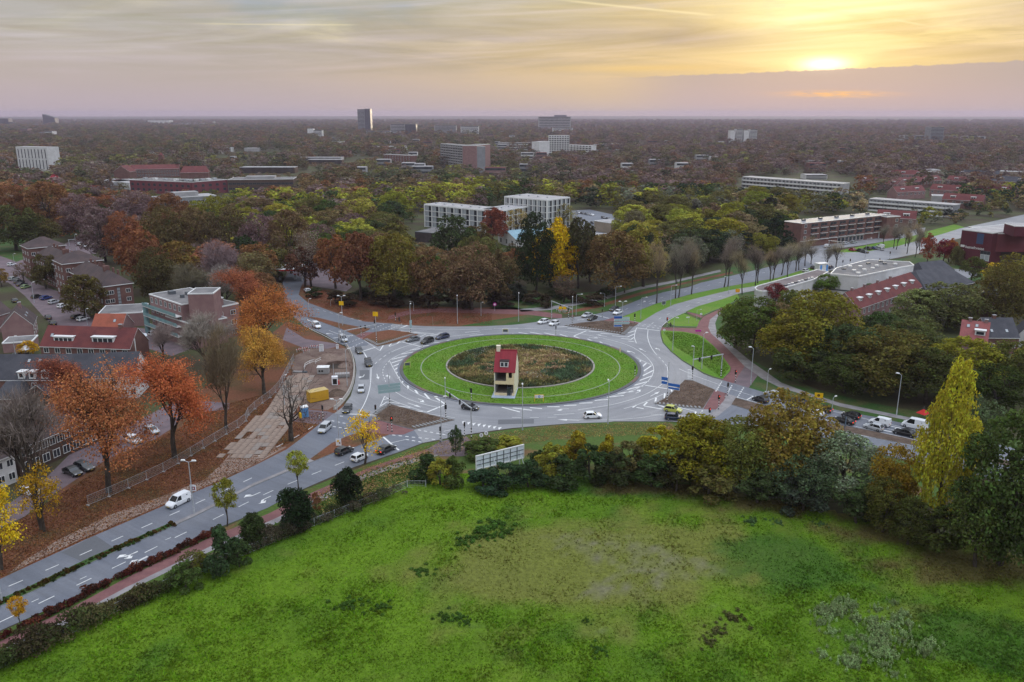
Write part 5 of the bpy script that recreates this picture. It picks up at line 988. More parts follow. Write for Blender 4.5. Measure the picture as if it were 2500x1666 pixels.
block('apartment_building', 'white stair tower left of the stepped tower block', 'flats', (1316, 347), (1342, 345), 24, 12, 'white', 'pale')
gallery('white low rise wing in front of the stepped tower block', (1342, 352), (1444, 356), 14, 12, 4, 14, 'white', 'pale')
gallery('grey row of flats right of the stepped tower block', (1446, 353), (1520, 351), 11, 12, 3, 14, 'grey', 'pale')
gallery('brown row of flats behind the gallery tower', (1216, 348), (1290, 349), 13, 12, 4, 10, 'brown', 'flat')
gallery('long pale row of flats before the dark office tower', (926, 358), (994, 357), 12, 12, 4, 10, 'tan', 'pale')
r, L, D = block('apartment_building', 'brick row with square windows left of the gallery tower', 'flats', (936, 377), (1002, 380), 11, 12, 'red', 'flat'); windows(r, L, D, 'front', 10, [2, 5, 8], 1.6, 1.6)
block('apartment_building', 'tan square block left of the pale row of flats', 'flats', (908, 358), (925, 358), 14, 14, 'tan', 'flat')
# --- dark red school hall and the buildings round it
for A, B, lab in (((316, 439), (466, 445), 'left part of the dark red school hall with flat grey roof'), ((468, 445), (555, 438.5), 'right part of the dark red school hall with window groups')):
    r, L, D = block('school', lab, 'school', A, B, 11, 26, 'maroon', 'flat'); windows(r, L, D, 'front', max(4, int(L/6)), [2.2, 6.4], 2.8, 2.2, 'DARK', 2)
    for i in range(5): MB().box(L*(.1+.17*i), L*(.1+.17*i)+3, 8, 11, 10.8, 12.4).build('roof_vent', WHITE if i % 2 else GALV, r)
r, L, D = block('school', 'dark banded school block right of the dark red hall', 'school', (556, 439), (715, 437.5), 11, 26, 'brown', 'flat'); windows(r, L, D, 'front', 16, [2.4, 6.6], 3.2, 1.6, 'DARK', 2); MB().box(L*.25, L*.7, 8, 18, 10.8, 13).build('roof_box', BR['concrete'], r)
r, L, D = gable('school', 'old brick school with rows of windows and red roof', 'school', (318, 414), (437, 412), 9, 13, 16, 'red', 'red'); windows(r, L, D, 'front', 18, [1.5, 5.2], 1.5, 2.2)
r, L, D = gable('school', 'red roofed wing right of the old brick school', 'school', (440, 422), (508, 421), 7, 13, 16, 'red', 'red', hip=.1)
r, L, D = gable('school', 'gabled end of the old brick school with small turret', 'school', (277, 420), (316, 420), 8, 14, 16, 'red', 'red', axis='y')
p = G(386, 425); r = empty('bell_turret', (p.x, p.y+14, 0), 0, 'square brick bell turret of the old school', 'turret'); MB().box(-2.5, 2.5, -2.5, 2.5, 0, 20).build('tower', BR['red'], r); MB().tube([(0, 0, 20), (0, 0, 23)], [4, .1], 4).build('spire', RF['red'], r)
block('low_hall', 'pale flat hall left of the dark red school hall', 'hall', (186, 440), (256, 446), 6, 30, 'concrete', 'pale'); block('low_hall', 'long pale roof in front of the dark red hall', 'hall', (258, 440), (315, 447), 6, 24, 'white', 'pale')
# --- slotted white tower
r, L, D = block('apartment_building', 'white tower with vertical dark slots at the left', 'tower', (37.5, 358.5), (114, 360), 28, 16, 'white', 'pale')
for i in range(9):
    for k in range(2): link('window', winmesh(1.3, 10.5, 'DARK', 1), r, (L*(.07+.107*i), -.02, 3+12*k))
# --- far towers: set by foot and top
def far(label, x0, x1, ytop, ybase, D, wall, style=None, n=8, cols=0, roof='flat', slope=0, group=None):
    dist = CAMH*FPX/(ybase-HOR); h = CAMH+(HOR-ytop)/FPX*dist
    p, q = G((x0), ytop, h) if abs(ytop-HOR) > 6 else None, None
    xa, xb = (x0-1250)/FPX*dist*1.037, (x1-1250)/FPX*dist*1.037; yy = dist
    r = empty('tower_block' if h > 24 else 'far_building', (xa, yy, 0), 0, label, 'tower block' if h > 24 else 'building', group); L = xb-xa
    if slope: MB().add([(0, 0, 0), (L, 0, 0), (L, D, 0), (0, D, 0), (0, 0, h), (L, 0, h-slope), (L, D, h-slope), (0, D, h)], [(0, 1, 5, 4), (1, 2, 6, 5), (2, 3, 7, 6), (3, 0, 4, 7), (4, 5, 6, 7)]).build('wall', BR[wall], r)
    else: MB().box(0, L, 0, D, 0, h-.3).build('wall', BR[wall], r); MB().box(.2, L-.2, .2, D-.2, h-.3, h+.3).build('roof', RF[roof], r)
    hh = h-slope
    if style == 'bands':
        me = MB().box(L*.03, L*.97, -.25, -.02, 0, hh/n*.45).mesh('window_band', GLASS)
        for k in range(n): link('window_band', me, r, (0, 0, hh*(k+.45)/n))
    if style == 'grid':
        me = winmesh(L/cols*.6, hh/n*.55, 'FRAMES', 1)
        for k in range(n):
            for i in range(cols): link('window', me, r, (L*(i+.5)/cols, -.02, hh*(k+.3)/n))
    if style == 'fins':
        me = MB().box(-L/cols*.22, L/cols*.22, -.3, -.02, 1, h-1).mesh('window_strip', GLASS)
        for i in range(cols): link('window_strip', me, r, (L*(i+.5)/cols, 0, 0))
    return r, L, h
far('tall dark office tower breaking the horizon', 899, 915, 268, 322, 40, 'grey', 'bands', 18); far('dark glass half of the tall office tower', 915.3, 928, 267, 322, 40, 'slab')
far('long low base left of the tall office tower', 917, 972, 318, 330, 30, 'concrete', 'bands', 3)
far('banded office slab right of the tall tower', 973, 1006, 302, 328, 40, 'concrete', 'bands', 8); far('dark end of the banded office slab', 1006.3, 1031, 302, 328, 40, 'slab', 'bands', 8)
far('pale office block with blank left wall', 1073, 1123, 305, 325, 30, 'concrete', 'bands', 7); far('white stepped office block', 1133, 1174, 307, 326, 30, 'white', 'bands', 6); far('low white block right of the stepped office', 1221, 1243, 319, 327, 24, 'white', 'bands', 3)
far('wide pale hospital slab on the horizon', 1310, 1384, 285, 318, 40, 'concrete', 'bands', 9); far('dark lift tower on the hospital slab', 1346, 1374, 281, 300, 30, 'slab'); far('lower front block of the wide hospital slab', 1343, 1389, 310, 324, 30, 'white', 'bands', 4)
for i, (a, b_, t) in enumerate(((1749, 1760, 316), (1763, 1777, 313), (1780, 1792, 316), (1794, 1810, 314))): far(('leftmost', 'second', 'third', 'rightmost')[i]+' white slab of the row of four high flats', a, b_, t, 347, 22, 'white', 'bands' if i % 2 else None, 11, group='row of four white high flats')
for a in (1760.3, 1777.3, 1792.3): far('dark recessed stair core between the white high flats', a, a+2.4, 317, 346.5, 18, 'slab', group='dark stair cores of the white high flats')
far('grey square tower far right near the horizon', 2206, 2236, 309, 341, 30, 'grey', 'bands', 10); far('long grey wing left of the square tower', 2147, 2204, 328, 340, 30, 'concrete', 'bands', 3); far('low grey wing right of the square tower', 2238, 2275, 329, 339, 30, 'concrete', 'bands', 3); far('pale twin roofed block at far right', 2280, 2334, 330, 342, 30, 'concrete', 'fins', 4, 3)
far('dark tower with sloping roof at far left', 183, 210, 279, 304, 40, 'slab', 'bands', 14, slope=20); far('dark stepped block left of the sloping tower', 83, 104, 289, 305, 40, 'slab', 'bands', 8); far('low dark shoulder of the stepped block', 104, 113, 297, 305, 30, 'slab')
far('small pink block at far left', 126, 145, 312, 325, 24, 'pink', 'bands', 5); far('grey block with white right half at far left', 169, 183, 320, 332, 24, 'grey'); far('white right half of the small grey block', 183.3, 200, 318, 332, 24, 'white', 'bands', 5)
far('white factory hall on the left horizon', 421, 470, 293, 302, 60, 'white'); far('long pale shed right of the white factory hall', 470, 545, 299, 303, 60, 'concrete')
far('white slab tower in the left middle distance', 783, 796, 312, 334, 20, 'white'); far('banded wing of the white slab tower', 796.3, 816, 316, 334, 20, 'white', 'bands', 6); far('tiny white mast house on the horizon', 569, 573, 296, 303, 12, 'white')
# scattered roofs between the trees
GF = 'scattered pale roofs between far trees'
for i, (x0, x1, yt, yb, w, lab) in enumerate(((755, 858, 379, 390, 'concrete', 'long pale school roof below the banded tower'), (780, 858, 384, 394, 'brown', 'brown flats in front of the long pale school roof'), (620, 748, 402, 416, 'brown', 'brown flats behind the dark banded school'), (395, 440, 365, 374, 'white', 'white roof left of the yellow round tree'), (570, 605, 356, 366, 'white', 'white hall roof right of the yellow round tree'), (410, 440, 380, 388, 'grey', 'grey sheds below the white roof'), (130, 180, 349, 356, 'maroon', 'long dark red roof at the left under the horizon towers'), (635, 670, 357, 365, 'concrete', 'small pale roof in the left middle distance'), (540, 580, 362, 370, 'white', 'bright narrow roof near the yellow round tree'), (0, 18, 358, 372, 'slab', 'dark block cut by the left edge'), (650, 700, 340, 347, 'grey', 'grey roofs before the slab tower'), (675, 708, 334, 341, 'pink', 'pinkish hall before the slab tower'), (850, 866, 342, 349, 'white', 'white row beside the dark office tower'), (945, 995, 338, 343, 'white', 'thin white roof behind the pale row of flats'), (1445, 1470, 405, 409, 'white', 'small white sheds in the mauve wood'), (1650, 1670, 400, 407, 'white', 'white sheds left of the gallery flats'), (1870, 1910, 349, 354, 'concrete', 'pale strip of roofs in the mauve wood'), (2060, 2095, 362, 367, 'white', 'bright shed roofs in the right middle distance'), (1930, 1980, 420, 430, 'white', 'white flat roof behind the gallery flats'), (2350, 2440, 363, 371, 'pink', 'long pale terrace far right'), (2185, 2240, 408, 414, 'white', 'white roofs left of the red tiled quarter'), (2430, 2500, 360, 370, 'grey', 'grey terrace at the right edge'), (1245, 1262, 408, 414, 'maroon', 'red shed behind the gallery tower'), (1652, 1690, 343, 348, 'white', 'tiny bright roofs left of the row of four flats'), (1720, 1740, 342, 347, 'white', 'tiny bright roof beside the four high flats'), (2450, 2490, 385, 397, 'tan', 'tan flats at the far right edge'))):
    far(lab, x0, x1, yt, yb, 16, w, 'bands' if yb-yt > 9 else None, 3, roof='pale', group=GF)
EXTRA = []; er = random.Random(21)
for i in range(70):
    y = er.uniform(320, 425); x = er.uniform(0, 2500); w_ = er.uniform(9, 38)*(y-HOR)/110
    if any(abs(x-a) < 45 and abs(y-b) < 14 for a, b in ((75, 385), (910, 310), (1140, 380), (1350, 310), (1780, 330), (1360, 350), (440, 440))): continue
    d_ = CAMH*FPX/(y-HOR); t_ = 9.5/d_*FPX; red = er.random() < .4
    far('low red brown roofed row among the far trees' if red else 'low pale flat roof among the far trees', x, x+w_, y-t_, y, 12, er.choice(('pink', 'red')) if red else er.choice(('concrete', 'white', 'grey')), 'bands', 2, roof='red' if red else 'pale', group='far red brown rows' if red else 'far pale flat roofs'); EXTRA.append((x, y-t_-1, x+w_, y-t_*.35, d_))
RQ = 'red tiled terraces of the far right quarter'
for i, (x0, y0, x1, y1, e, lab, rf) in enumerate(((2140, 530, 2236, 535, 6, 'red tiled row right of the brick gallery flats', 'red'), (2095, 440, 2190, 452, 6, 'red tiled row right of the long gallery flats', 'red'), (2200, 447, 2300, 440, 6, 'red row below the round tree line', 'red'), (2150, 424, 2260, 428, 6, 'long red row at the top of the red quarter', 'red'), (2310, 440, 2400, 446, 6, 'red row in the middle of the red quarter', 'red'), (2270, 462, 2360, 468, 6, 'red row with white dormers in the red quarter', 'red'), (2380, 460, 2470, 468, 6, 'red row at the right of the red quarter', 'red'), (2190, 470, 2260, 466, 6, 'red row left of the bronze tree', 'red'), (2330, 425, 2440, 428, 6, 'slate row at the top of the red quarter', 'slate'), (2420, 440, 2510, 446, 6, 'slate row near the right edge', 'slate'), (2300, 486, 2400, 492, 6, 'pale fronted row at the foot of the red quarter', 'red'))):
    r, L, D = gable('terraced_house', lab, 'house', (x0, y0), (x1, y1), e, 10, 9, 'pink' if i % 2 else 'red', rf, group=RQ)
    for k in range(max(2, int(L/13))): dormer(r, L*(k+.5)/max(2, int(L/13)), 3.4, 1.4, 7.0, 1.5, 2, 2)
    windows(r, L, D, 'front', max(4, int(L/4.5)), [3.4], 1.8, 1.5)
block('low_hall', 'white flat roofed hall in the red quarter', 'hall', (2382, 452), (2460, 455), 8, 14, 'white', 'pale', group=None); block('low_hall', 'bright flat roof below the red quarter', 'hall', (2276, 478), (2332, 480), 5, 14, 'concrete', 'pale'); block('low_hall', 'tan hall above the red quarter', 'hall', (2440, 418), (2496, 420), 8, 14, 'tan', 'pale')
# --- filling station
p = G(735, 690); r = empty('filling_station', (p.x-6, p.y, 0), .15, 'white filling station canopy with red edge', 'filling station'); MB().box(-9, 9, 0, 12, 4.6, 5.3, 0).box(-9.1, 9.1, -.1, 0, 4.7, 5.2, 1).build('canopy', [WHITE, REDP], r)
for x in (-6, 6):
    for y in (3, 9): MB().box(x-.25, x+.25, y-.25, y+.25, 0, 4.6).build('column', WHITE, r)
for x in (-3, 3): MB().box(x-.4, x+.4, 5, 6.4, 0, 2, 0).box(x-.42, x+.42, 4.98, 6.42, 2, 2.3, 1).build('fuel_pump', [GALV, REDP], r)
# --- small show house on the round island
pb, pc = G(1206.5, 968.5), G(1257, 970); Wh = (pc-pb).length; rz = math.atan2(pc.y-pb.y, pc.x-pb.x)
r = empty('show_house', (pb.x, pb.y, .22), rz-.02, 'narrow open fronted cream house with red tile roof on the round island', 'house'); Dh, he, hr = 8.6, 6.1, 10.3
CR, CRL = BR['cream'], BR['creaml']; t = .16
MB().box(-.45, Wh+.15, -1.7, Dh+.6, -.2, .12).build('base_slab', mat('pale_blue_slab', (.36, .42, .50), .7, fine=.06), r)
def gw(x): return MB().add([(x, 0, .12), (x+t, 0, .12), (x+t, Dh, .12), (x, Dh, .12), (x, 0, he), (x+t, 0, he), (x+t, Dh, he), (x, Dh, he), (x, Dh/2, hr-.12), (x+t, Dh/2, hr-.12)], [(0, 3, 7, 8, 4), (1, 5, 9, 6, 2), (0, 4, 5, 1), (3, 2, 6, 7), (4, 8, 9, 5), (8, 7, 6, 9)])
gw(0).build('side_wall', CRL, r); gw(Wh-t).build('side_wall', CRL, r)
fw = MB(); z1, z2 = 2.95, 3.75
fw.box(t, Wh*.62, 0, .14, .12, .75).box(Wh*.86, Wh-t, 0, .14, .12, .75).box(t, Wh-t, 0, .14, z1, z2).box(Wh*.58, Wh*.70, 0, .14, z2, he-.1).box(Wh*.70, Wh*.86, 0, .14, z2, 4.6).box(Wh*.86, Wh-t, 0, .14, z2, he-.1).box(Wh*.93, Wh-t, 0, .14, .75, z1); fw.build('front_wall', CR, r)
MB().box(t, Wh-t, -.02, .16, he-.12, he+.05).build('eaves_board', FRAMES, r)
FLO = mat('interior_floor', (.50, .44, .38), .8); INT = mat('interior_wall', (.78, .78, .80), .8)
MB().box(t, Wh-t, .15, Dh-.2, z1+.1, z1+.3).build('upper_floor', FLO, r); MB().box(t, Wh-t, .15, Dh-.2, .12, .2).build('ground_floor', FLO, r)
MB().box(t, Wh-t, Dh-.16, Dh, .12, he).build('back_wall', INT, r); MB().box(t+.002, t+.05, .2, Dh-.2, .25, he-.2).build('inner_lining', INT, r)
bk = MB()
for i in range(3): bk.box(Wh*(.18+.2*i), Wh*(.32+.2*i), Dh-.2, Dh-.17, .9+.1*i, 2.4)
bk.build('rear_pane', LIT, r); MB().box(Wh*.62, Wh*.80, .04, .10, .14, 2.4).build('glass_door', GLASS, r)
stp = MB().box(0, .85, 0, .28, 0, .06).mesh('stair_tread', FRAMES)
for k in range(11): link('stair_tread', stp, r, (Wh-t-1.0, .8+.34*k, .35+.25*k))
dv = math.hypot(Dh/2+.2, hr-he); ang = math.atan2(hr-he, Dh/2); TILE = mat('crimson_tile', (.27, .028, .040), .65, (.22, .024, .034), 1.2, fine=.15, fscale=6)
rows = 17; b = MB(); TR = WM.setdefault('tr', None)
ro = MB().add([(-.12, -.2, he-.14), (Wh+.12, -.2, he-.14), (Wh+.12, Dh/2, hr-.02), (-.12, Dh/2, hr-.02), (Wh+.12, Dh+.2, he-.14), (-.12, Dh+.2, he-.14)], [(0, 1, 2, 3), (2, 4, 5, 3)]).build('roof', TILE, r)
tm_ = MB().box(-.12, Wh+.12, 0, dv/rows+.06, 0, .035)
n_t = int(Wh/.28)
for i in range(n_t): tm_.tube([(Wh*(i+.5)/n_t, -.01, .03), (Wh*(i+.5)/n_t, dv/rows+.05, .03)], .06, 5)
tm = tm_.mesh('tile_row', TILE)
for k in range(rows): f = k/rows; link('tile_row', tm, ro, (0, -.2+(Dh/2+.2)*f, he-.12+(hr-he+.1)*f+.02), (ang-.03, 0, 0))
MB().tube([(-.14, Dh/2, hr+.06), (Wh+.14, Dh/2, hr+.06)], .16, 8).build('ridge_tiles', TILE, ro)
MB().box(.1, 1.0, Dh/2-.4, Dh/2+.4, hr-.7, hr+1.0, 0).box(.04, 1.06, Dh/2-.46, Dh/2+.46, hr+1.0, hr+1.15, 1).build('chimney', [CRL, CRL], ro)
dz = he+.95; do = MB().box(Wh*.27, Wh*.67, .75, 2.9, dz, dz+1.35, 0).box(Wh*.25, Wh*.69, .6, 3.1, dz+1.35, dz+1.47, 1).build('dormer', [WHITE, BLACK], r)
for i in (0, 1): link('window', winmesh(Wh*.17, 1.15, 'FRAMES', 1), do, (Wh*(.375+.19*i), .74, dz+.1))
# ---------------------------------------------------------------- filling the wood
VIS = [  # survey windows in which a building or road must stay in sight: x0, y0, x1, y1, distance
    (1020, 468, 1190, 552, 560), (1185, 492, 1318, 540, 560), (1228, 468, 1392, 515, 600), (1008, 552, 1105, 590, 480), (1212, 556, 1275, 588, 470), (1395, 515, 1500, 565, 560),
    (1955, 512, 2190, 592, 540), (2180, 520, 2240, 560, 520), (2345, 550, 2500, 640, 420), (1808, 428, 2090, 452, 900), (2120, 483, 2335, 505, 720), (2140, 418, 2300, 445, 1150), (2300, 420, 2480, 470, 1150),
    (1990, 590, 2345, 660, 400), (310, 428, 560, 462, 760), (550, 424, 720, 452, 800), (270, 408, 515, 432, 900), (382, 466, 535, 496, 640), (35, 355, 118, 406, 1000),
    (1072, 348, 1200, 398, 1000), (1313, 326, 1392, 364, 1430), (1385, 348, 1520, 366, 1430), (1308, 280, 1388, 326, 2300), (895, 266, 930, 318, 2800), (968, 300, 1032, 324, 2500), (1070, 302, 1125, 324, 2650), (1130, 303, 1178, 324, 2650),
    (1747, 312, 1812, 345, 1850), (2203, 306, 2242, 338, 2050), (2140, 326, 2340, 340, 2050), (780, 308, 818, 330, 2350), (165, 316, 202, 332, 2350), (123, 310, 148, 324, 2650), (180, 278, 212, 302, 4700), (80, 286, 110, 304, 4700), (418, 290, 475, 303, 4800),
    (905, 352, 995, 372, 1300), (928, 374, 1010, 392, 1180), (690, 650, 770, 720, 330), (25, 560, 335, 770, 360), (140, 580, 240, 620, 420), (100, 600, 200, 640, 400), (860, 358, 905, 385, 1300), (1215, 345, 1292, 362, 1500), (745, 376, 860, 395, 1200), (600, 396, 760, 420, 1000), (560, 350, 690, 368, 1500), (400, 362, 600, 385, 1350)]
VIS += EXTRA
NOFILL = [P2(p) for p in ([(-300, 640), (20, 570), (160, 572), (330, 690), (520, 770), (700, 800), (860, 860), (860, 1000), (0, 1480), (-300, 1600)],
                          [(1825, 770), (1840, 700), (2000, 648), (2240, 595), (2345, 560), (2700, 560), (2900, 1100), (2300, 1060), (1900, 950)],
                          [(690, 730), (690, 660), (760, 640), (860, 720), (1000, 760), (1250, 752), (1350, 745), (1500, 705), (1640, 680), (1960, 615), (2000, 690), (1800, 760), (1700, 1000), (900, 1000), (800, 800)])]
def colour_at(px, py, r):
    u = r.random()
    def pick(t):
        a = 0
        for c, w in t:
            a += w
            if u < a: return c
        return t[-1][0]
    if py < 400: return pick((('olive', .22), ('brown', .16), ('russet', .17), ('mauve', .2), ('dkgreen', .13), ('pine', .05), ('ygreen', .05), ('rust', .02))) if px < 1250 else pick((('mauve', .36), ('brown', .22), ('russet', .12), ('olive', .16), ('dkgreen', .09), ('ygreen', .05)))
    if px < 480: return pick((('mauve', .26), ('russet', .24), ('brown', .2), ('olive', .14), ('dkgreen', .08), ('crimson', .04), ('rust', .04)))
    if px < 900:
        return pick((('ygreen', .2), ('lime', .17), ('brown', .17), ('olive', .16), ('mauve', .1), ('dkgreen', .1), ('green', .1))) if 455 < py < 565 else pick((('russet', .22), ('brown', .26), ('olive', .16), ('mauve', .18), ('rust', .1), ('dkgreen', .08)))
    if px < 1350: return pick((('ygreen', .24), ('dkgreen', .22), ('brown', .2), ('olive', .18), ('mauve', .08), ('lime', .08))) if py < 500 else pick((('dkgreen', .2), ('brown', .26), ('olive', .26), ('green', .1), ('ygreen', .1), ('russet', .08)))
    if py < 440: return pick((('mauve', .4), ('russet', .15), ('brown', .25), ('olive', .12), ('dkgreen', .08)))
    if px < 1800: return pick((('ygreen', .22), ('greyg', .17), ('olive', .2), ('pine', .1), ('tan', .13), ('dkgreen', .1), ('lime', .08)))
    return pick((('pine', .18), ('olive', .2), ('greyg', .16), ('tan', .2), ('ygreen', .14), ('dkgreen', .12)))
def landmark(px, py):
    best = min(((1110, 520, 'beside the white framed apartment block'), (1310, 480, 'behind the tall corner of the white apartment block'), (440, 450, 'near the dark red school hall'), (470, 490, 'near the white flat roofed hall'), (75, 390, 'near the white slotted tower'), (150, 560, 'behind the brick flats on the left'), (330, 560, 'left of the care building wood'), (600, 560, 'in the wood above the orange oaks'), (780, 520, 'in the middle of the wood'), (760, 620, 'by the filling station'), (900, 640, 'behind the dark red edge trees'), (1250, 620, 'behind the bright yellow tree'), (1450, 545, 'round the car park'), (1550, 460, 'right of the white apartment block'), (1600, 640, 'above the avenue'), (1720, 560, 'between car park and brick flats'), (1950, 450, 'in front of the long gallery flats'), (2050, 500, 'behind the brick gallery flats'), (2250, 530, 'right of the brick flats'), (2420, 520, 'behind the dark red hall'), (1130, 420, 'before the gallery tower')), key=lambda t: (t[0]-px)**2+((t[1]-py)*1.6)**2)
    return best[2]
FR = random.Random(11); cand = []
Y = 235.0
while Y < 8500:
    sp_ = 12.2+.0066*Y if Y < 1200 else 10.5+.0092*Y
    half = Y*.70+60; x = -half+FR.uniform(0, sp_)
    while x < half:
        xx, yy = x+FR.uniform(-.42, .42)*sp_, Y+FR.uniform(-.42, .42)*sp_; x += sp_
        w = sp_*FR.uniform(.85, 1.5); h = FR.uniform(10.5, 18.5) if Y < 1500 else FR.uniform(10, 18)
        px, py, f = pix(xx, yy, h)
        if not -120 < px < 2620: continue
        pb = pix(xx, yy, 0)[1]; hw = w/2*FPX/f
        if Y < 1100 and (any(inpoly(xx, yy, p) for p in NOFILL) or any(inpoly(xx+a*w*.38, yy+b*w*.38, p) for p in KEEP for a, b in ((0, 0), (1, 0), (-1, 0), (0, 1), (0, -1)))): continue
        def hid(): return any(yy < d+12 and px+hw*.8 > x0 and px-hw*.8 < x1 and py < y1 and pb > y0 and (x1-x0 < 150 or d < 1100 or (x0+x1+int(xx)) % 10 < 7) for x0, y0, x1, y1, d in VIS)
        for h_ in (h, 7.0, 4.5):
            h = h_; w = min(w, h*1.3); py = pix(xx, yy, h)[1]; hw = w/2*FPX/f
            if not hid(): break
        else: continue
        if Y < 420 and any((xx-a)**2+(yy-b)**2 < (.42*(w+ww))**2 for a, b, hh, ww in TREES): continue
        cand.append((xx, yy, h, w, px, py, f))
    Y += sp_*.92
cand.sort(key=lambda c: c[6]/(c[2]*c[3])**.5)
NIND = max(60, 300-len([1 for o in bpy.data.objects if o.get('category') == 'tree']))
for (x, y, h, w, px, py, f) in cand[:NIND]:
    c = colour_at(px, py, FR); lm = landmark(px, py); k = 'fir' if c == 'pine' and FR.random() < .5 else 'bare' if c in ('mauve',) and FR.random() < .3 else 'thin' if c in ('tan', 'greyg', 'mauve') and FR.random() < .45 else FR.choice(('big', 'big', 'big', 'oval'))
    sz = 'tall' if h > 15.5 else 'low' if h < 12.5 else 'middle sized'
    fm = {'fir': 'pointed conifer', 'bare': 'bare twiggy tree', 'thin': 'thin crowned tree', 'big': 'round tree', 'oval': 'upright tree'}[k]
    lab = f'{sz} {CN[c]} {fm} {lm}'
    tree(k, x, y, h, w*1.12, c, lab, group=f'{CN[c]} trees {lm}', jit=.2)
# everything beyond: one mass of crowns, instanced on points
FP = []
for i, (shp, z0) in enumerate(((sh_round, 0), (sh_wide, 0), (sh_oval, 0), (sh_wide, .0), (sh_cone, 0))):
    g = np.random.default_rng(300+i); C, d = crown(shp, 330, 16+4*i, 1, g, z0=z0, lob=.40); r = np.quantile(np.hypot(C[:, 0], C[:, 1]), .97); C[:, :2] *= .49/r; C[:, 2] *= .98/C[:, 2].max()
    V, Fq = leaves(C*np.array([TREEW, TREEW, TREEH]), d+np.array([0, 0, .3]), 1.35, g, .5); FP.append(npmesh('far_crown', V, Fq, LEAFI))
far = cand[NIND:]
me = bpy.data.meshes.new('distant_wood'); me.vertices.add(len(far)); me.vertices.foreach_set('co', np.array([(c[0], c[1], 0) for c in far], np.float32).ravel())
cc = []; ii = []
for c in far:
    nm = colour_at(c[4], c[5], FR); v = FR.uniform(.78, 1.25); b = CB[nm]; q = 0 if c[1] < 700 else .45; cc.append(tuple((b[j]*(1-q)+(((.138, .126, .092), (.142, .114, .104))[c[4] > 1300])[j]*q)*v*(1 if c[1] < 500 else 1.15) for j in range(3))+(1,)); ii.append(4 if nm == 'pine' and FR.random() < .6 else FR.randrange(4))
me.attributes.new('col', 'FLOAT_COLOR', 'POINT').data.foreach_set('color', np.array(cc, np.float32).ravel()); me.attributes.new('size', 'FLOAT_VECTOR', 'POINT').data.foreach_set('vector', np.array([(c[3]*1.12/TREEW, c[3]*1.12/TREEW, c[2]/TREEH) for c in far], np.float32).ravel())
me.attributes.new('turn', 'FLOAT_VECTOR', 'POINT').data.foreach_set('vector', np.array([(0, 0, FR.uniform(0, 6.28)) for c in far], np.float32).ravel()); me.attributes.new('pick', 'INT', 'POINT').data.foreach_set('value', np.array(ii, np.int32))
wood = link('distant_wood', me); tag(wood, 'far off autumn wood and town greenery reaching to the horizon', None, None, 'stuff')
ng = bpy.data.node_groups.new('wood_points', 'GeometryNodeTree')
ng.interface.new_socket('Geometry', in_out='INPUT', socket_type='NodeSocketGeometry'); ng.interface.new_socket('Geometry', in_out='OUTPUT', socket_type='NodeSocketGeometry')
N = ng.nodes; Lk = ng.links.new
gi = N.new('NodeGroupInput'); go = N.new('NodeGroupOutput'); iop = N.new('GeometryNodeInstanceOnPoints'); jn = N.new('GeometryNodeJoinGeometry')
protos = []
for m_ in FP[::-1]:
    o = bpy.data.objects.new('far_crown_shape', m_); protos.append(o)      # never linked to the scene: only its mesh is read
    oi = N.new('GeometryNodeObjectInfo'); oi.inputs['Object'].default_value = o; oi.inputs['As Instance'].default_value = False
    gt = N.new('GeometryNodeGeometryToInstance'); Lk(oi.outputs['Geometry'], gt.inputs[0]); Lk(gt.outputs[0], jn.inputs[0])
def attr(nm, ty):
    a = N.new('GeometryNodeInputNamedAttribute'); a.data_type = ty; a.inputs['Name'].default_value = nm; return a.outputs[0]
m2p = N.new('GeometryNodeMeshToPoints'); Lk(gi.outputs[0], m2p.inputs[0])
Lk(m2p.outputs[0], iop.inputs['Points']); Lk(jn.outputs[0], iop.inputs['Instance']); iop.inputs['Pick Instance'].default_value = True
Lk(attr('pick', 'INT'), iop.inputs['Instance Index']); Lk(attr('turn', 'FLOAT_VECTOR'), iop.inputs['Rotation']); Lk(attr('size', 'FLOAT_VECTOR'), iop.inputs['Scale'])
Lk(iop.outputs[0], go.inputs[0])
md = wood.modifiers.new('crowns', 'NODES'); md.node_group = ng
# ---------------------------------------------------------------- the field and the small growth
def vnoise(x, y, s, seed):
    g = np.random.default_rng(seed); T = g.uniform(0, 1, (64, 64)); u, v = x/s+1000, y/s+1000; i, j = np.floor(u).astype(int), np.floor(v).astype(int); fu, fv = u-i, v-j
    fu, fv = fu*fu*(3-2*fu), fv*fv*(3-2*fv); a = T[i % 64, j % 64]; b = T[(i+1) % 64, j % 64]; c = T[i % 64, (j+1) % 64]; d = T[(i+1) % 64, (j+1) % 64]
    return (a*(1-fu)+b*fu)*(1-fv)+(c*(1-fu)+d*fu)*fv
def fbm(x, y, s, seed, o=4):
    t = 0; w = 0
    for k in range(o): t = t+vnoise(x, y, s/2**k, seed+k)*.55**k; w += .55**k
    return t/w
FIELD = P2([(-400, 1790), (0, 1628), (130, 1560), (300, 1477), (500, 1387), (700, 1303), (900, 1224), (1030, 1180), (1060, 1160), (1300, 1160), (1600, 1180), (1900, 1225), (2150, 1280), (2300, 1310), (2500, 1370), (2800, 1470), (3000, 1700)])+[(110, 20), (-40, 15), (-110, 40)]
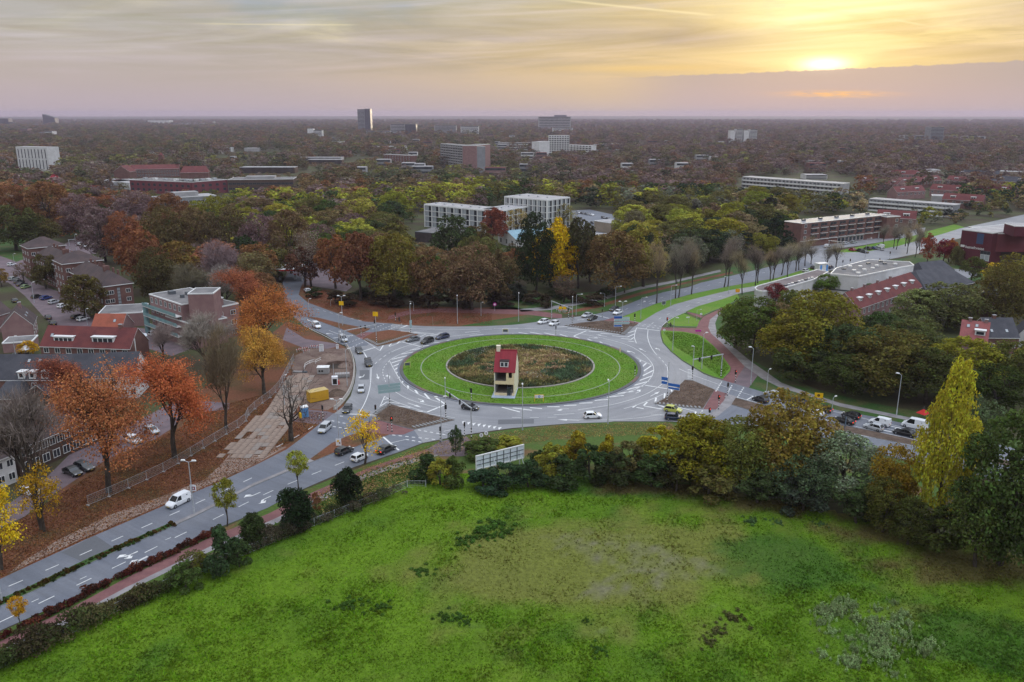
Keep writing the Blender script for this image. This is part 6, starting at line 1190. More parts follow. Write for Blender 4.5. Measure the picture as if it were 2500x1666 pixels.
def field_colour(x, y):
    x, y = np.asarray(x, float), np.asarray(y, float)
    lush = np.array([.108, .192, .012]); dark = np.array([.045, .105, .014]); dry = np.array([.150, .150, .036]); soil = np.array([.165, .150, .105])
    a = np.clip((fbm(x, y, 14, 5)-.38)*4.0, 0, 1)[:, None]; c = lush*(1-a)+np.array([.085, .160, .010])*a
    b = np.clip((fbm(x, y, 9, 15, 5)-.56)*5, 0, 1)[:, None]; c = c*(1-b*.6)+dark*b*.6
    def blob(px, py, rx, ry):
        p = G(px, py); return np.exp(-(((x-p.x)/rx)**2+((y-p.y)/ry)**2))
    d = np.clip(blob(1480, 1370, 21, 16)*1.0+blob(1250, 1400, 16, 9)*.7+blob(1700, 1330, 12, 9)*.6+blob(2250, 1500, 10, 12)*.35, 0, 1)
    d = np.clip((d*1.1+fbm(x, y, 5, 31, 6)*1.5-1.05)*1.5, 0, .8)[:, None]; c = c*(1-d)+dry*d
    e = np.clip(blob(1540, 1350, 10, 4)+blob(1590, 1395, 8, 5)+blob(1540, 1560, 4, 3)+blob(1420, 1310, 8, 3)+blob(1720, 1385, 4, 2.5)+blob(1500, 1450, 6, 3), 0, 1)
    e = np.clip((e*.8+fbm(x, y, 2.4, 41, 6)*1.8-1.42)*1.5, 0, .75)*np.clip(fbm(x, y, 1.0, 47, 3)*2.2-.45, .1, 1); e = e[:, None]; c = c*(1-e)+soil*e
    f = np.clip(blob(1920, 1370, 12, 10)+blob(1500, 1190, 22, 5)+blob(760, 1230, 10, 7)+blob(2400, 1560, 12, 10), 0, 1); f = np.clip((f*1.2+fbm(x, y, 4, 51)-1.0)*2.4, 0, .85)[:, None]; c = c*(1-f)+dark*f
    h = np.clip(blob(2400, 1380, 16, 6)+blob(2000, 1235, 20, 4)+blob(1650, 1190, 18, 3.5)+blob(2230, 1300, 14, 4), 0, 1); h = np.clip((h+fbm(x, y, 4, 61)-.75)*2, 0, .8)[:, None]; c = c*(1-h)+np.array([.115, .078, .034])*h
    return np.clip(c, 0, 1), d[:, 0]+e[:, 0]
xs = np.arange(-125, 150, 1.15); ys = np.arange(18, 182, 1.15); GX, GY = np.meshgrid(xs, ys); gx, gy = GX.ravel(), GY.ravel()
ins = np.array([inpoly(a, b, FIELD) for a, b in zip(gx, gy)])
hgt = .035+np.clip(fbm(gx, gy, 6, 71, 5)-.3, 0, 1)*.34+np.clip(fbm(gx, gy, 1.8, 91, 3)-.45, 0, 1)*.3
nx, ny = len(xs), len(ys); idx = np.arange(nx*ny).reshape(ny, nx)
q = np.stack([idx[:-1, :-1], idx[:-1, 1:], idx[1:, 1:], idx[1:, :-1]], -1).reshape(-1, 4); q = q[ins[q].any(1)]
fc, fd = field_colour(gx, gy)
mf = bpy.data.materials.new('meadow_ground'); mf.use_nodes = True; nb_ = NB(mf.node_tree); pb_ = mf.node_tree.nodes['Principled BSDF']; pb_.inputs['Roughness'].default_value = .95; pb_.inputs['Specular IOR Level'].default_value = .1
at = nb_.n('ShaderNodeAttribute', attribute_name='col'); tco = nb_.n('ShaderNodeTexCoord').outputs['Object']; fv = nb_.lin(nb_.noise(tco, 1.6, 7.0, .75), .3, .7, .6, 1.35); nb_.put(pb_.inputs['Base Color'], nb_.mix(1.0, at.outputs['Color'], nb_.xyz(fv, fv, fv), 'MULTIPLY'))
bn = nb_.n('ShaderNodeBump'); bn.inputs['Strength'].default_value = .8; bn.inputs['Distance'].default_value = .25; mf.node_tree.links.new(nb_.noise(tco, 2.2, 7.0, .7), bn.inputs['Height']); mf.node_tree.links.new(bn.outputs[0], pb_.inputs['Normal'])
tag(link('field', npmesh('field', np.stack([gx, gy, hgt], 1), q, mf, np.c_[fc, np.ones(len(fc))])), kind='structure')
def blades(name, x, y, z, col, size, label, g, wide=.5, up=1.0, parent=None):
    n = len(x); a = g.uniform(0, 2*PI, n); s = size*g.uniform(.5, 1.4, n); lean = g.normal(0, .75, (n, 2))*s[:, None]
    dx, dy = np.cos(a)*s*wide, np.sin(a)*s*wide
    V = np.stack([np.stack([x-dx, y-dy, z], 1), np.stack([x+dx, y+dy, z], 1), np.stack([x+lean[:, 0], y+lean[:, 1], z+s*up], 1)], 1).reshape(-1, 3)
    c = np.repeat(np.c_[col, np.ones(n)], 3, 0); o = link(name, npmesh(name, V, np.arange(3*n).reshape(n, 3), LEAFV, c), parent)
    return tag(o, label, None, None, 'stuff')
g = np.random.default_rng(5); n = 330000; d = 70+g.uniform(0, 1, n)**1.4*110; w_ = d*.72; x = g.uniform(-1, 1, n)*w_; y = np.sqrt(np.maximum(d**2-0, 1))-8
k = np.array([inpoly(a, b, FIELD) for a, b in zip(x, y)]); x, y = x[k], y[k]; c, dr = field_colour(x, y); k = g.uniform(0, 1, len(x)) > dr*.75; x, y, c = x[k], y[k], c[k]
z = .035+np.clip(fbm(x, y, 6, 71, 5)-.3, 0, 1)*.34; sz = .14+.38*np.clip(fbm(x, y, 5, 131, 4)-.35, 0, 1)
blades('meadow_grass', x, y, z, c*g.uniform(1.05, 1.6, (len(x), 1)), sz*1.0, 'lush uneven meadow grass covering the foreground field', g, .6, 1.1)
# leaf litter
def litter(name, poly, n, cols, size, z, label, seed):
    g = np.random.default_rng(seed); P = np.array(poly); lo, hi = P.min(0), P.max(0); x = g.uniform(lo[0], hi[0], n*3); y = g.uniform(lo[1], hi[1], n*3); k = np.array([inpoly(a, b, poly) for a, b in zip(x, y)]); x, y = x[k][:n], y[k][:n]; n = len(x)
    N_ = np.tile([0, 0, 1.], (n, 1)); V, Fq = leaves(np.stack([x, y, np.full(n, z)+g.uniform(0, .05, n)], 1), N_, size, g, .3); C = np.array(cols)[g.integers(0, len(cols), n)]*g.uniform(.6, 1.4, (n, 1))
    tag(link(name, npmesh(name, V, Fq, LEAFV, np.repeat(np.c_[C, np.ones(n)], 4, 0))), label, None, None, 'stuff')
OR = [(.27, .105, .045), (.20, .075, .035), (.14, .06, .03), (.11, .068, .035), (.34, .17, .06)]
litter('leaf_litter', P2([(-60, 1440), (207, 1318), (497, 1194), (623, 1134), (779, 1037), (800, 1010), (700, 1000), (660, 960), (560, 985), (440, 1045), (300, 1110), (120, 1225), (0, 1300), (-60, 1330)]), 42000, OR, .24, .06, 'orange and brown fallen leaves on the verge under the oaks', 3)
litter('leaf_litter', P2([(735, 700), (752, 738), (810, 758), (891, 783), (1000, 790), (1200, 792), (1200, 765), (1000, 745), (850, 715)]), 16000, [(.20, .05, .022), (.14, .04, .02), (.26, .07, .03)], .26, .05, 'red brown fallen leaves under the wood edge', 4)
litter('leaf_litter', P2([(770, 1205), (900, 1140), (990, 1110), (1060, 1097), (1060, 1150), (900, 1222), (800, 1262), (760, 1240)]), 5000, [(.45, .30, .10), (.40, .22, .07), (.50, .38, .16)], .2, .10, 'pale yellow leaves scattered beside the path', 5)
litter('leaf_litter', P2([(975, 1108), (1138, 1066), (1393, 1037), (1640, 1033), (1640, 1060), (1393, 1070), (1150, 1100), (1040, 1118)]), 7000, [(.36, .24, .09), (.24, .14, .06), (.42, .30, .12)], .22, .07, 'yellow brown leaves on the strip between road and shrubs', 6)
for i, px in enumerate(([(925, 1024), (950, 993), (1080, 1024), (1012, 1047)], [(1604, 985), (1674, 932), (1742, 953), (1714, 997)], [(1385, 796), (1470, 786), (1555, 792), (1525, 816)])): litter('leaf_litter', P2(px), 1800, [(.16, .10, .06), (.22, .13, .08), (.10, .065, .04)], .25, .19, 'brown fallen leaves on a bare traffic island', 10+i)
# hedges
def hedge(px, wid, h, cols, n, label, seed, size=.28, name='hedge', cat='hedge', rag=.5):
    g = np.random.default_rng(seed); P = resample([G(x, y) for x, y in px], .8); P = np.array([tuple(p) for p in P]); T = np.gradient(P, axis=0); T /= np.linalg.norm(T, axis=1, keepdims=True)
    m = max(6, int(len(P)*(1.6 if h > 1 else 6))); j = g.integers(0, len(P), m); Sd = np.stack([-T[j, 1], T[j, 0], 0*j], 1); rr = h*g.uniform(.22, .62, m)*(1 if h > 1 else .95)*(1-rag*.5+rag*fbm(P[j, 0], P[j, 1], 3.5, seed)*1.6); Q = P[j]+Sd*g.normal(0, wid*.24, (m, 1)); Q[:, 2] = rr*g.uniform(.45, 1.25, m)
    k = g.choice(m, n, p=rr**2/(rr**2).sum()); d = unit(n, g); d[:, 2] = np.where(d[:, 2] < -.3, -d[:, 2], d[:, 2]); C = Q[k]+d*rr[k, None]*g.uniform(.75, 1.1, (n, 1))*np.array([1.25, 1.25, 1]); C[:, 2] = np.maximum(C[:, 2], .06)
    V, Fq = leaves(C, d, size, g, .7); tone = g.uniform(.75, 1.3, m)[k, None]; cc = np.array(cols)[g.integers(0, len(cols), m)[k]]*tone*g.uniform(.75, 1.3, (n, 1))
    o = link(name, npmesh(name, V, Fq, LEAFV, np.repeat(np.c_[cc, np.ones(n)], 4, 0))); tag(o, label, cat); return o
hedge([(-60, 1590), (90, 1516), (165, 1480), (306, 1405), (400, 1362), (525, 1302)], 1.3, .75, [(.10, .028, .022), (.14, .045, .028), (.06, .03, .02)], 9000, 'low dark red hedge between road and cycle path', 21)
hedge([(-60, 1503), (0, 1475), (88, 1436), (245, 1361), (420, 1283)], 1.1, .5, [(.045, .075, .02), (.07, .07, .02), (.10, .06, .02)], 7000, 'low green hedge strip in the median of the avenue', 22)
hedge([(-60, 1660), (60, 1605), (130, 1572), (300, 1487), (420, 1432), (500, 1396)], 2.6, 2.3, [(.07, .09, .03), (.12, .11, .045), (.07, .06, .03)], 13000, 'ragged green brown hedge at the lower left of the field fence', 23, .34, rag=.7)
hedge([(500, 1392), (600, 1352), (700, 1308), (800, 1268), (900, 1228), (985, 1205)], 2.4, 1.6, [(.11, .095, .06), (.13, .12, .075), (.07, .08, .035)], 11000, 'grey brown ragged hedge along the upper field fence', 24, .3, rag=.7)
hedge([(1440, 800), (1440, 801)], .5, .3, [(.03, .05, .02)], 40, 'tiny weed tuft on the far traffic island', 25, cat='weed', name='weed')
# clumps standing in the field and in the bed
def clump(name, n, h, w, size, seed, tall=1.0):
    g = np.random.default_rng(seed); k = 20; cx = g.normal(0, .34, (k, 2)); i = g.integers(0, k, n); a = unit(n, g); a[:, 2] = abs(a[:, 2]); r = .15*g.uniform(.7, 1, (n, 1))
    C = np.c_[cx[i]*w, np.zeros(n)]+a*r*np.array([w, w, h*4.4*tall])*g.uniform(.8, 1.1, (n, 1)); N_ = a+np.array([0, 0, .1]); V, Fq = leaves(C, N_, size, g, .6); return npmesh(name, V, Fq, LEAF)
CL = [clump('weed_leaves', 900, 1.0, 1.6, .17, s) for s in (1, 2, 3)]
FL = 'leafy weed clumps standing in the field'
def weed(px, py, w, h, col, i, lab, grp):
    p = G(px, py); o = link('weed_clump', CL[i % 3], None, (p.x, p.y, .1), (0, 0, i*1.7), col); o.scale = (w/1.6, w/1.6, h); tag(o, lab, 'weeds', grp)
gg = random.Random(4)
for i, (x, y, w, h, lab) in enumerate(((1180, 1300, 4.2, 1.1, 'largest dark weed clump in the upper middle of the field'), (1215, 1285, 3.4, 1.0, 'dark weed clump touching the largest one'), (1150, 1318, 2.6, .8, 'dark weed clump left below the largest one'), (1232, 1303, 2.2, .7, 'small dark clump right of the largest one'), (1200, 1312, 2, .6, 'low clump in front of the largest dark one'), (1128, 1330, 2.2, .7, 'outer weed clump left of the dark group'), (1085, 1510, 2.0, .6, 'small clump left of the bare patch'), (1118, 1508, 1.8, .6, 'small clump beside its twin left of the bare patch'), (1140, 1522, 1.2, .5, 'tiny clump below the twin clumps'), (1835, 1275, 2.2, .8, 'bluish clump alone in the upper right of the field'), (1900, 1278, 1.6, .6, 'small clump right of the lone bluish clump'), (2005, 1282, 1.4, .6, 'small bluish clump far right of the field'), (1790, 1512, 2.6, .9, 'brown green clump right of the bare patch'), (1755, 1545, 2.2, .8, 'brown green clump below its neighbour by the bare patch'), (1730, 1570, 1.8, .6, 'small brown clump lowest beside the bare patch'), (1515, 1168, 2.4, .9, 'bluish clump at the upper field edge under the yellow shrubs'), (1030, 1400, 2.6, .6, 'flat dark clump in the middle left of the field'), (850, 1480, 2.8, .6, 'flat dark clump in the lower left of the field'), (930, 1485, 2.4, .6, 'flat dark clump right of another flat clump'), (1430, 1520, 1.2, .5, 'tiny dark clump in the bare patch'), (1460, 1590, 1.6, .6, 'small green clump at the lower edge of the bare patch'))):
    weed(x, y, w, h, (.06, .125, .022) if i < 9 or i > 14 else (.10, .105, .035) if 11 < i < 15 else (.07, .125, .045), i, lab, FL)
for i in range(56):
    a = gg.random(); x, y = gg.gauss(2120, 62), gg.gauss(1560, 52)
    if i < 14: x, y = gg.gauss(2030, 30), gg.gauss(1495, 16)
    if y > 1660 or x < 1930 or x > 2290: continue
    weed(x, y, gg.uniform(.9, 1.9), gg.uniform(.8, 1.5), (.25, .34, .14), i, 'silvery green thistle like clump in the lower right of the field', 'silvery clumps in the lower right of the field')
OG = [clump('grass_plume', 300, 1.2, 1.3, .24, s, 1.2) for s in (11, 12)]
bx = random.Random(9)
BG = 'straw coloured ornamental grasses in the round bed'
GR = [(1003+0, 0)]
zb = Z1(2.941, 900, 640)
for i, (x, y) in enumerate(zb([(1125, 690), (1130, 730), (1100, 770), (1180, 720), (1210, 700), (1220, 760), (1280, 670), (1290, 700), (1330, 750), (1260, 780), (1190, 790), (1120, 800), (1100, 830), (1240, 740), (1160, 680), (1340, 690), (1370, 700), (1300, 780), (1210, 800), (1150, 745), (1270, 730), (1325, 715), (1380, 740), (1405, 700), (1240, 690), (860, 700), (850, 830), (880, 760), (830, 760), (870, 790), (820, 690), (780, 750), (1250, 660), (1310, 650), (1180, 830), (1130, 850), (1390, 770), (1350, 780), (1420, 730)])):
    p = G(x, y); r = math.hypot(p.x-CX, p.y-CY)
    if r > 17.5: continue
    o = link('ornamental_grass', OG[i % 2], None, (p.x, p.y, .3), (0, 0, i*2.1), bx.choice(((.50, .36, .19), (.42, .32, .15), (.52, .38, .24), (.40, .28, .17)))); s = bx.uniform(.85, 1.4); o.scale = (s*1.25, s*1.25, s); tag(o, 'fluffy straw coloured grass tussock in the round planting bed', 'ornamental grass', BG)
g = np.random.default_rng(77); n = 26000; a = g.uniform(0, 2*PI, n); r = 19.3*np.sqrt(g.uniform(0, 1, n)); x, y = CX+r*np.cos(a), CY+r*np.sin(a); m = fbm(x, y, 5, 201, 4); mid = np.exp(-((x-CX-1)/12)**2-((y-CY)/13)**2)
col = np.where((m+mid*.35 > .68)[:, None], np.array([.30, .24, .105]), np.where((m < .46)[:, None], np.array([.09, .135, .07]), np.array([.14, .14, .055])))
kk = (g.uniform(0, 1, n) > (r > 16.5)*(x > CX+5)*.7); x, y, col = x[kk], y[kk], col[kk]
blades('bed_planting', x, y, np.full(len(x), .33), col*g.uniform(.5, 1.6, (len(x), 1)), np.full(len(x), .55), 'mixed low perennials filling the round bed', g, .45, 1.0, None)
n = 700; q_ = [(1157, 872), (1345, 860), (1380, 885), (1300, 922), (1310, 925), (1195, 915), (1185, 862), (1290, 918), (1275, 860), (1330, 915)]; xs_, ys_ = [], []
for i in range(n):
    p = G(*q_[i % len(q_)]); xs_.append(p.x+g.normal(0, 1.0)); ys_.append(p.y+g.normal(0, 1.4))
blades('white_flowers', np.array(xs_), np.array(ys_), np.full(n, .75), np.tile([.62, .6, .52], (n, 1)), np.full(n, .17), 'small white flower heads in the round bed', g, .6, .6)
# short lawn growth on the island and the green verges
def lawn(fn, n, col, size, label, seed, z):
    g = np.random.default_rng(seed); x, y = fn(g, n); blades('lawn_grass', x, y, np.full(len(x), z), np.array(col)*g.uniform(.7, 1.35, (len(x), 1)), np.full(len(x), size), label, g, .7, .6)
def annulus(g, n):
    a = g.uniform(0, 2*PI, n); r = np.sqrt(g.uniform(20.3**2, 31.5**2, n)); k = abs(r-26.82) > .3; return CX+r[k]*np.cos(a[k]), CY+r[k]*np.sin(a[k])
lawn(annulus, 30000, (.12, .235, .014), .17, 'mown lawn of the round island', 8, .21)
def inpx(px):
    def f(g, n):
        P = np.array(P2(px)); lo, hi = P.min(0), P.max(0); x = g.uniform(lo[0], hi[0], n*2); y = g.uniform(lo[1], hi[1], n*2); k = np.array([inpoly(a, b, P.tolist()) for a, b in zip(x, y)]); return x[k][:n], y[k][:n]
    return f
lawn(inpx([(1619, 812), (1672, 814), (1702, 820), (1741, 847), (1780, 900), (1763, 925), (1700, 880), (1650, 850)]), 8000, (.105, .20, .02), .2, 'mown grass of the island by the red cycle path', 9, .17)
lawn(inpx([(1040, 1116), (1060, 1100), (900, 1150), (770, 1215), (660, 1290), (560, 1335), (300, 1462), (0, 1615), (0, 1625), (300, 1475), (700, 1302), (900, 1224), (1050, 1165)]), 16000, (.06, .115, .02), .3, 'rough grass between footpath and field fence', 10, .03)
# ---------------------------------------------------------------- vehicles
KINDS = dict(  # L, W, roof, belt, rear glass foot, rear roof, front roof, windscreen foot, bonnet height, boot height
    hatch=(4.1, 1.76, 1.47, .92, -1.95, -1.45, .15, .95, .88, .9), sedan=(4.65, 1.82, 1.43, .92, -1.75, -1.05, .15, .95, .88, .98), estate=(4.65, 1.82, 1.47, .93, -2.2, -1.8, .2, 1.0, .88, .9), suv=(4.5, 1.86, 1.68, 1.02, -2.1, -1.75, .25, 1.0, 1.0, 1.0),
    mini=(3.75, 1.7, 1.44, .90, -1.75, -1.45, .2, .85, .86, .9), mpv=(4.3, 1.78, 1.64, .98, -2.0, -1.75, .45, 1.25, .90, .95), van=(4.45, 1.82, 1.84, 1.05, -2.12, -2.05, .45, 1.2, 1.0, 1.0), bigvan=(5.2, 1.98, 2.25, 1.2, -2.5, -2.42, .9, 1.75, 1.15, 1.1))
def carproto(kind):
    Lc, Wc, zr_, zb, xrb, xrt, xft, xwb, hb, bt = KINDS[kind]; hw = Wc/2; e = Lc/2
    r = empty('parked_car' if 0 else ('van' if 'van' in kind else 'car'))
    st = [(-e, .42, .72, hw*.80), (-e+.10, .26, bt-.08, hw*.93), (-e+.30, .22, bt, hw), (xrb+.25, .20, max(bt, zb) if kind != 'sedan' else bt, hw), (-.2, .20, zb, hw), (xwb-.15, .20, zb-.01, hw), (xwb+.15, .20, hb, hw), (e-.55, .21, hb-.09, hw*.98), (e-.18, .24, hb-.24, hw*.92), (e, .34, .58, hw*.76)]
    b = MB(); n = 8; V = []
    for x, zl_, zt, w in st: V += [(x, y, z) for y, z in ((-w*.92, zl_), (-w, zl_+.2), (-w, zt-.16), (-w*.90, zt), (w*.90, zt), (w, zt-.16), (w, zl_+.2), (w*.92, zl_))]
    b.add(V, [(i*n+k, i*n+(k+1) % n, (i+1)*n+(k+1) % n, (i+1)*n+k)[::-1] for i in range(len(st)-1) for k in range(n)]+[tuple(range(n)), tuple((len(st)-1)*n+k for k in range(n))[::-1]])
    b.build('body', PAINT, r, smooth=False)
    hg, ht = hw*.94, hw*.78; zt = zr_-.03
    gs = [(xrb, zb-.03, zb, hg, hg), (xrt, zb-.03, zt-.03, hg, ht), ((xrt+xft)/2, zb-.03, zt, hg, ht*1.02), (xft, zb-.03, zt-.03, hg, ht), (xwb, zb-.03, zb-.02, hg*.97, hg*.97)]
    V = [];
    for x, z0, z1, a, c in gs: V += [(x, -a, z0), (x, -c, z1), (x, c, z1), (x, a, z0)]
    b = MB().add(V, [(i*4+k, i*4+(k+1) % 4, (i+1)*4+(k+1) % 4, (i+1)*4+k)[::-1] for i in range(4) for k in range(4)]); b.build('windows', CARGLASS, r)
    b = MB(); top = [(xrt-.05, zt-.02, ht*1.0), ((xrt+xft)/2, zt+.02, ht*1.04), (xft+.06, zt-.02, ht*1.0)]
    for (xa, za, wa), (xb_, zb_, wb) in zip(top, top[1:]): b.add([(xa, -wa, za), (xa, wa, za), (xb_, wb, zb_), (xb_, -wb, zb_), (xa, -wa, za-.05), (xa, wa, za-.05), (xb_, wb, zb_-.05), (xb_, -wb, zb_-.05)], [(0, 3, 2, 1), (4, 5, 6, 7), (0, 1, 5, 4), (2, 3, 7, 6), (0, 4, 7, 3), (1, 2, 6, 5)])
    for s in (-1, 1):
        b.beam((xwb, s*hg*.98, zb-.03), (xft, s*ht, zt-.03), .07); b.beam((-.15, s*hg*1.0, zb-.02), (-.15, s*ht*1.03, zt), .09, .05); b.beam((xrb+.03, s*hg, zb-.02), (xrt, s*ht, zt-.03), .16, .07)
        if 'van' in kind:
            b.add([(xrb+.02, s*hg*1.01, zb-.02), (xrt, s*ht*1.01, zt-.02), (-.15, s*ht*1.05, zt), (-.15, s*hg*1.01, zb-.02)], [(0, 1, 2, 3)] if s < 0 else [(3, 2, 1, 0)])
    if 'van' in kind: b.add([(xrb-.02, -hg, zb), (xrt-.02, -ht, zt-.03), (xrt-.02, ht, zt-.03), (xrb-.02, hg, zb)], [(0, 1, 2, 3)])
    b.build('roof', PAINT, r)
    rw = .31 if 'van' not in kind and kind != 'suv' else .35
    wm_ = MB().tube([(0, -.10, 0), (0, -.095, 0), (0, .095, 0), (0, .10, 0)], [rw*.8, rw, rw, rw*.8], 16).mesh('wheel', RUBBER); rm = MB().tube([(0, -.112, 0), (0, -.08, 0), (0, .08, 0), (0, .112, 0)], [rw*.55, rw*.64, rw*.64, rw*.55], 12).mesh('rim', RIM)
    for x in (-e+.78, e-.82):
        for s in (-1, 1): w_ = link('wheel', wm_, r, (x, s*(hw-.09), rw)); link('rim', rm, w_)
    for s in (-1, 1):
        MB().box(e-.30, e-.06, s*hw*.62-.17, s*hw*.62+.17, .56, .70).build('headlight', HEADL, r); MB().box(-e+.01, -e+.12, s*hw*.68-.16, s*hw*.68+.16, bt-.32, bt-.12).build('tail_light', TAILL, r)
        MB().box(xwb-.45, xwb-.28, s*(hw+.08)-.09, s*(hw+.08)+.09, zb, zb+.14).build('wing_mirror', PAINT, r)
    MB().box(-e-.015, -e+.02, -.26, .26, .50, .61).box(e-.02, e+.015, -.26, .26, .38, .49).build('number_plate', PLATEY, r)
    MB().box(-e+.02, -e+.14, -hw*.7, hw*.7, .26, .40).box(e-.12, e-.01, -hw*.66, hw*.66, .24, .38).build('bumper_trim', BLACK, r)
    return r
CP = {}
CC = dict(white=(.78, .79, .80), black=(.010, .011, .012), silver=(.46, .48, .50), grey=(.13, .14, .15), dkblue=(.014, .022, .06), blue=(.02, .05, .22), red=(.40, .02, .025), lime=(.46, .48, .07), green=(.30, .42, .20), dkgrey=(.035, .038, .042), sgreen=(.40, .44, .42))
def car(kind, colour, px, py, fx, fy, label, group=None, brake=False, z=.06):
    """(px, py) the middle of the car on the ground, (fx, fy) a point it faces"""
    p, q = G(px, py), G(fx, fy); h = math.atan2(q.y-p.y, q.x-p.x)
    if kind not in CP: o = carproto(kind); CP[kind] = (o, family(o)); r = o; first = True
    else: r = copy_tree(CP[kind][0], None, CP[kind][1]); first = False
    for k in list(r.keys()): del r[k]
    r.location = (p.x, p.y, z); r.rotation_euler = (0, 0, h); tag(r, label, 'van' if 'van' in kind else 'car', group); CARS.append((r, CC[colour], brake)); return r
CARS = []
Q = 'cars driving round the roundabout'; QE = 'cars queueing on the right hand approach'; QP = 'cars parked in the street of the brick flats'; QC = 'cars in the car park by the white apartment block'; QF = 'cars before the brick gallery flats'
car('sedan', 'grey', 1008, 833, 990, 837, 'grey saloon leaving the top left of the round road', Q); car('suv', 'black', 1043, 838, 1026, 843, 'black off roader between two other cars at the upper left', Q); car('estate', 'dkblue', 1080, 827, 1062, 831, 'dark blue estate car at the back of the upper left trio', Q)
car('hatch', 'white', 1326, 790, 1308, 794, 'white hatchback crossing at the top, left of its twin', Q); car('hatch', 'white', 1353, 794, 1336, 799, 'white hatchback crossing at the top, right of its twin', Q)
car('sedan', 'silver', 1433, 774, 1417, 779, 'silver saloon waiting at the far crossing'); car('sedan', 'black', 1446, 781, 1430, 787, 'black saloon beside the silver one at the far crossing'); car('hatch', 'dkgrey', 1499, 759, 1486, 763, 'dark hatchback behind the stop line of the avenue'); car('sedan', 'white', 1508, 767, 1495, 772, 'white saloon beside the dark hatchback on the avenue')
car('hatch', 'black', 1148, 1000, 1168, 1003, 'black hatchback driving under the gantry arm at the front', Q); car('hatch', 'white', 1447, 1021, 1470, 1020, 'white hatchback alone on the front of the round road', Q); car('hatch', 'lime', 1643, 1006, 1663, 1009, 'lime yellow hatchback waiting at the right stop line', Q); car('hatch', 'dkblue', 1645, 1025, 1665, 1026, 'dark blue hatchback next to the lime car', Q)
car('van', 'white', 773, 800, 785, 808, 'white van coming down the north west approach'); car('van', 'silver', 838, 833, 850, 841, 'silver van at the stop line under the left gantry'); car('sedan', 'dkgrey', 877, 861, 884, 872, 'dark car with lit headlamp turning into the round road'); car('suv', 'black', 900, 892, 905, 904, 'black car with white roof edge at the left of the round road', Q)
car('mini', 'silver', 882, 956, 880, 974, 'small silver car on the left of the round road', Q); car('hatch', 'dkgrey', 848, 1005, 840, 1018, 'dark grey hatchback stopped at the left stop line', Q); car('mpv', 'silver', 793, 1052, 782, 1062, 'silver people carrier leaving towards the lower left')
car('hatch', 'black', 841, 1107, 858, 1100, 'black hatchback waiting left of the yellow tree'); car('mini', 'white', 878, 1123, 897, 1114, 'white small car with dark windows under the yellow tree'); car('sedan', 'black', 943, 1103, 960, 1095, 'black saloon right of the yellow tree at the stop line', brake=True)
car('van', 'white', 436, 1232, 420, 1240, 'white van driving down the lower left avenue'); car('estate', 'white', 750, 713, 740, 705, 'white estate car by the filling station')
car('hatch', 'black', 1856, 981, 1844, 977, 'black hatchback first in the nearer queueing lane', QE); car('hatch', 'silver', 1885, 968, 1872, 965, 'silver hatchback first in the farther queueing lane', QE); car('sedan', 'dkgrey', 1945, 985, 1932, 982, 'dark car half hidden behind the golden brown tree', QE)
car('sedan', 'black', 2006, 1004, 1990, 1000, 'black saloon with chrome line beside the white coupe', QE, True); car('sedan', 'white', 1985, 1013, 1968, 1009, 'white coupe like saloon in the queue', QE); car('hatch', 'black', 2077, 1020, 2062, 1016, 'black hatchback with bright brake lights in the queue', QE, True); car('sedan', 'black', 2060, 1033, 2045, 1029, 'black saloon behind the white coupe in the queue', QE, True)
car('van', 'white', 2147, 1038, 2130, 1034, 'white panel van in the middle of the queue', QE); car('hatch', 'silver', 2132, 1049, 2117, 1045, 'silver hatchback beside the white panel van', QE); car('bigvan', 'white', 2232, 1046, 2214, 1042, 'white van half hidden by the poplar', QE); car('sedan', 'black', 2208, 1063, 2192, 1059, 'black saloon nearest the poplar', QE)
car('sedan', 'black', 178, 1158, 195, 1165, 'black saloon parked in front of the leafless tree', 'cars parked in the street under the oaks', z=.04); car('estate', 'dkgrey', 207, 1146, 225, 1152, 'dark grey estate parked beside the black saloon', 'cars parked in the street under the oaks', z=.04); car('estate', 'white', 325, 1080, 343, 1086, 'white estate parked behind the largest orange oak', 'cars parked in the street under the oaks', z=.04); car('hatch', 'silver', 371, 1057, 388, 1063, 'silver hatchback parked under the middle oak', 'cars parked in the street under the oaks', z=.04); car('hatch', 'white', 76, 1207, 92, 1212, 'white hatchback behind the thin golden tree', 'cars parked in the street under the oaks', z=.04)
for k, c, x, y, lab in (('estate', 'sgreen', 34, 684, 'pale green estate, farthest of the parked street row'), ('hatch', 'grey', 46, 691, 'grey hatchback second in the parked street row'), ('sedan', 'dkgrey', 54, 698, 'dark saloon third in the parked street row'), ('hatch', 'green', 64, 704, 'light green hatchback beside the lawn of the flats'), ('hatch', 'black', 90, 728, 'black hatchback left of the blue car'), ('estate', 'blue', 113, 731, 'blue estate in the parking bays of the flats'), ('estate', 'silver', 133, 741, 'silver estate right of the blue car'), ('hatch', 'white', 154, 751, 'white hatchback under the large street tree'), ('estate', 'black', 191, 777, 'black estate at the lower end of the parking street'), ('hatch', 'white', 203, 783, 'white hatchback beside the black estate')): car(k, c, x, y, x+12, y-3, lab, QP, z=.04)
car('hatch', 'dkgrey', 118, 779, 112, 773, 'dark hatchback on the house side of the parking street', QP, z=.04); car('estate', 'black', 129, 793, 122, 786, 'black estate beside the pink gabled house', QP, z=.04); car('hatch', 'dkgrey', 36, 738, 30, 733, 'dark hatchback beside the dark roofed terrace', QP, z=.04)
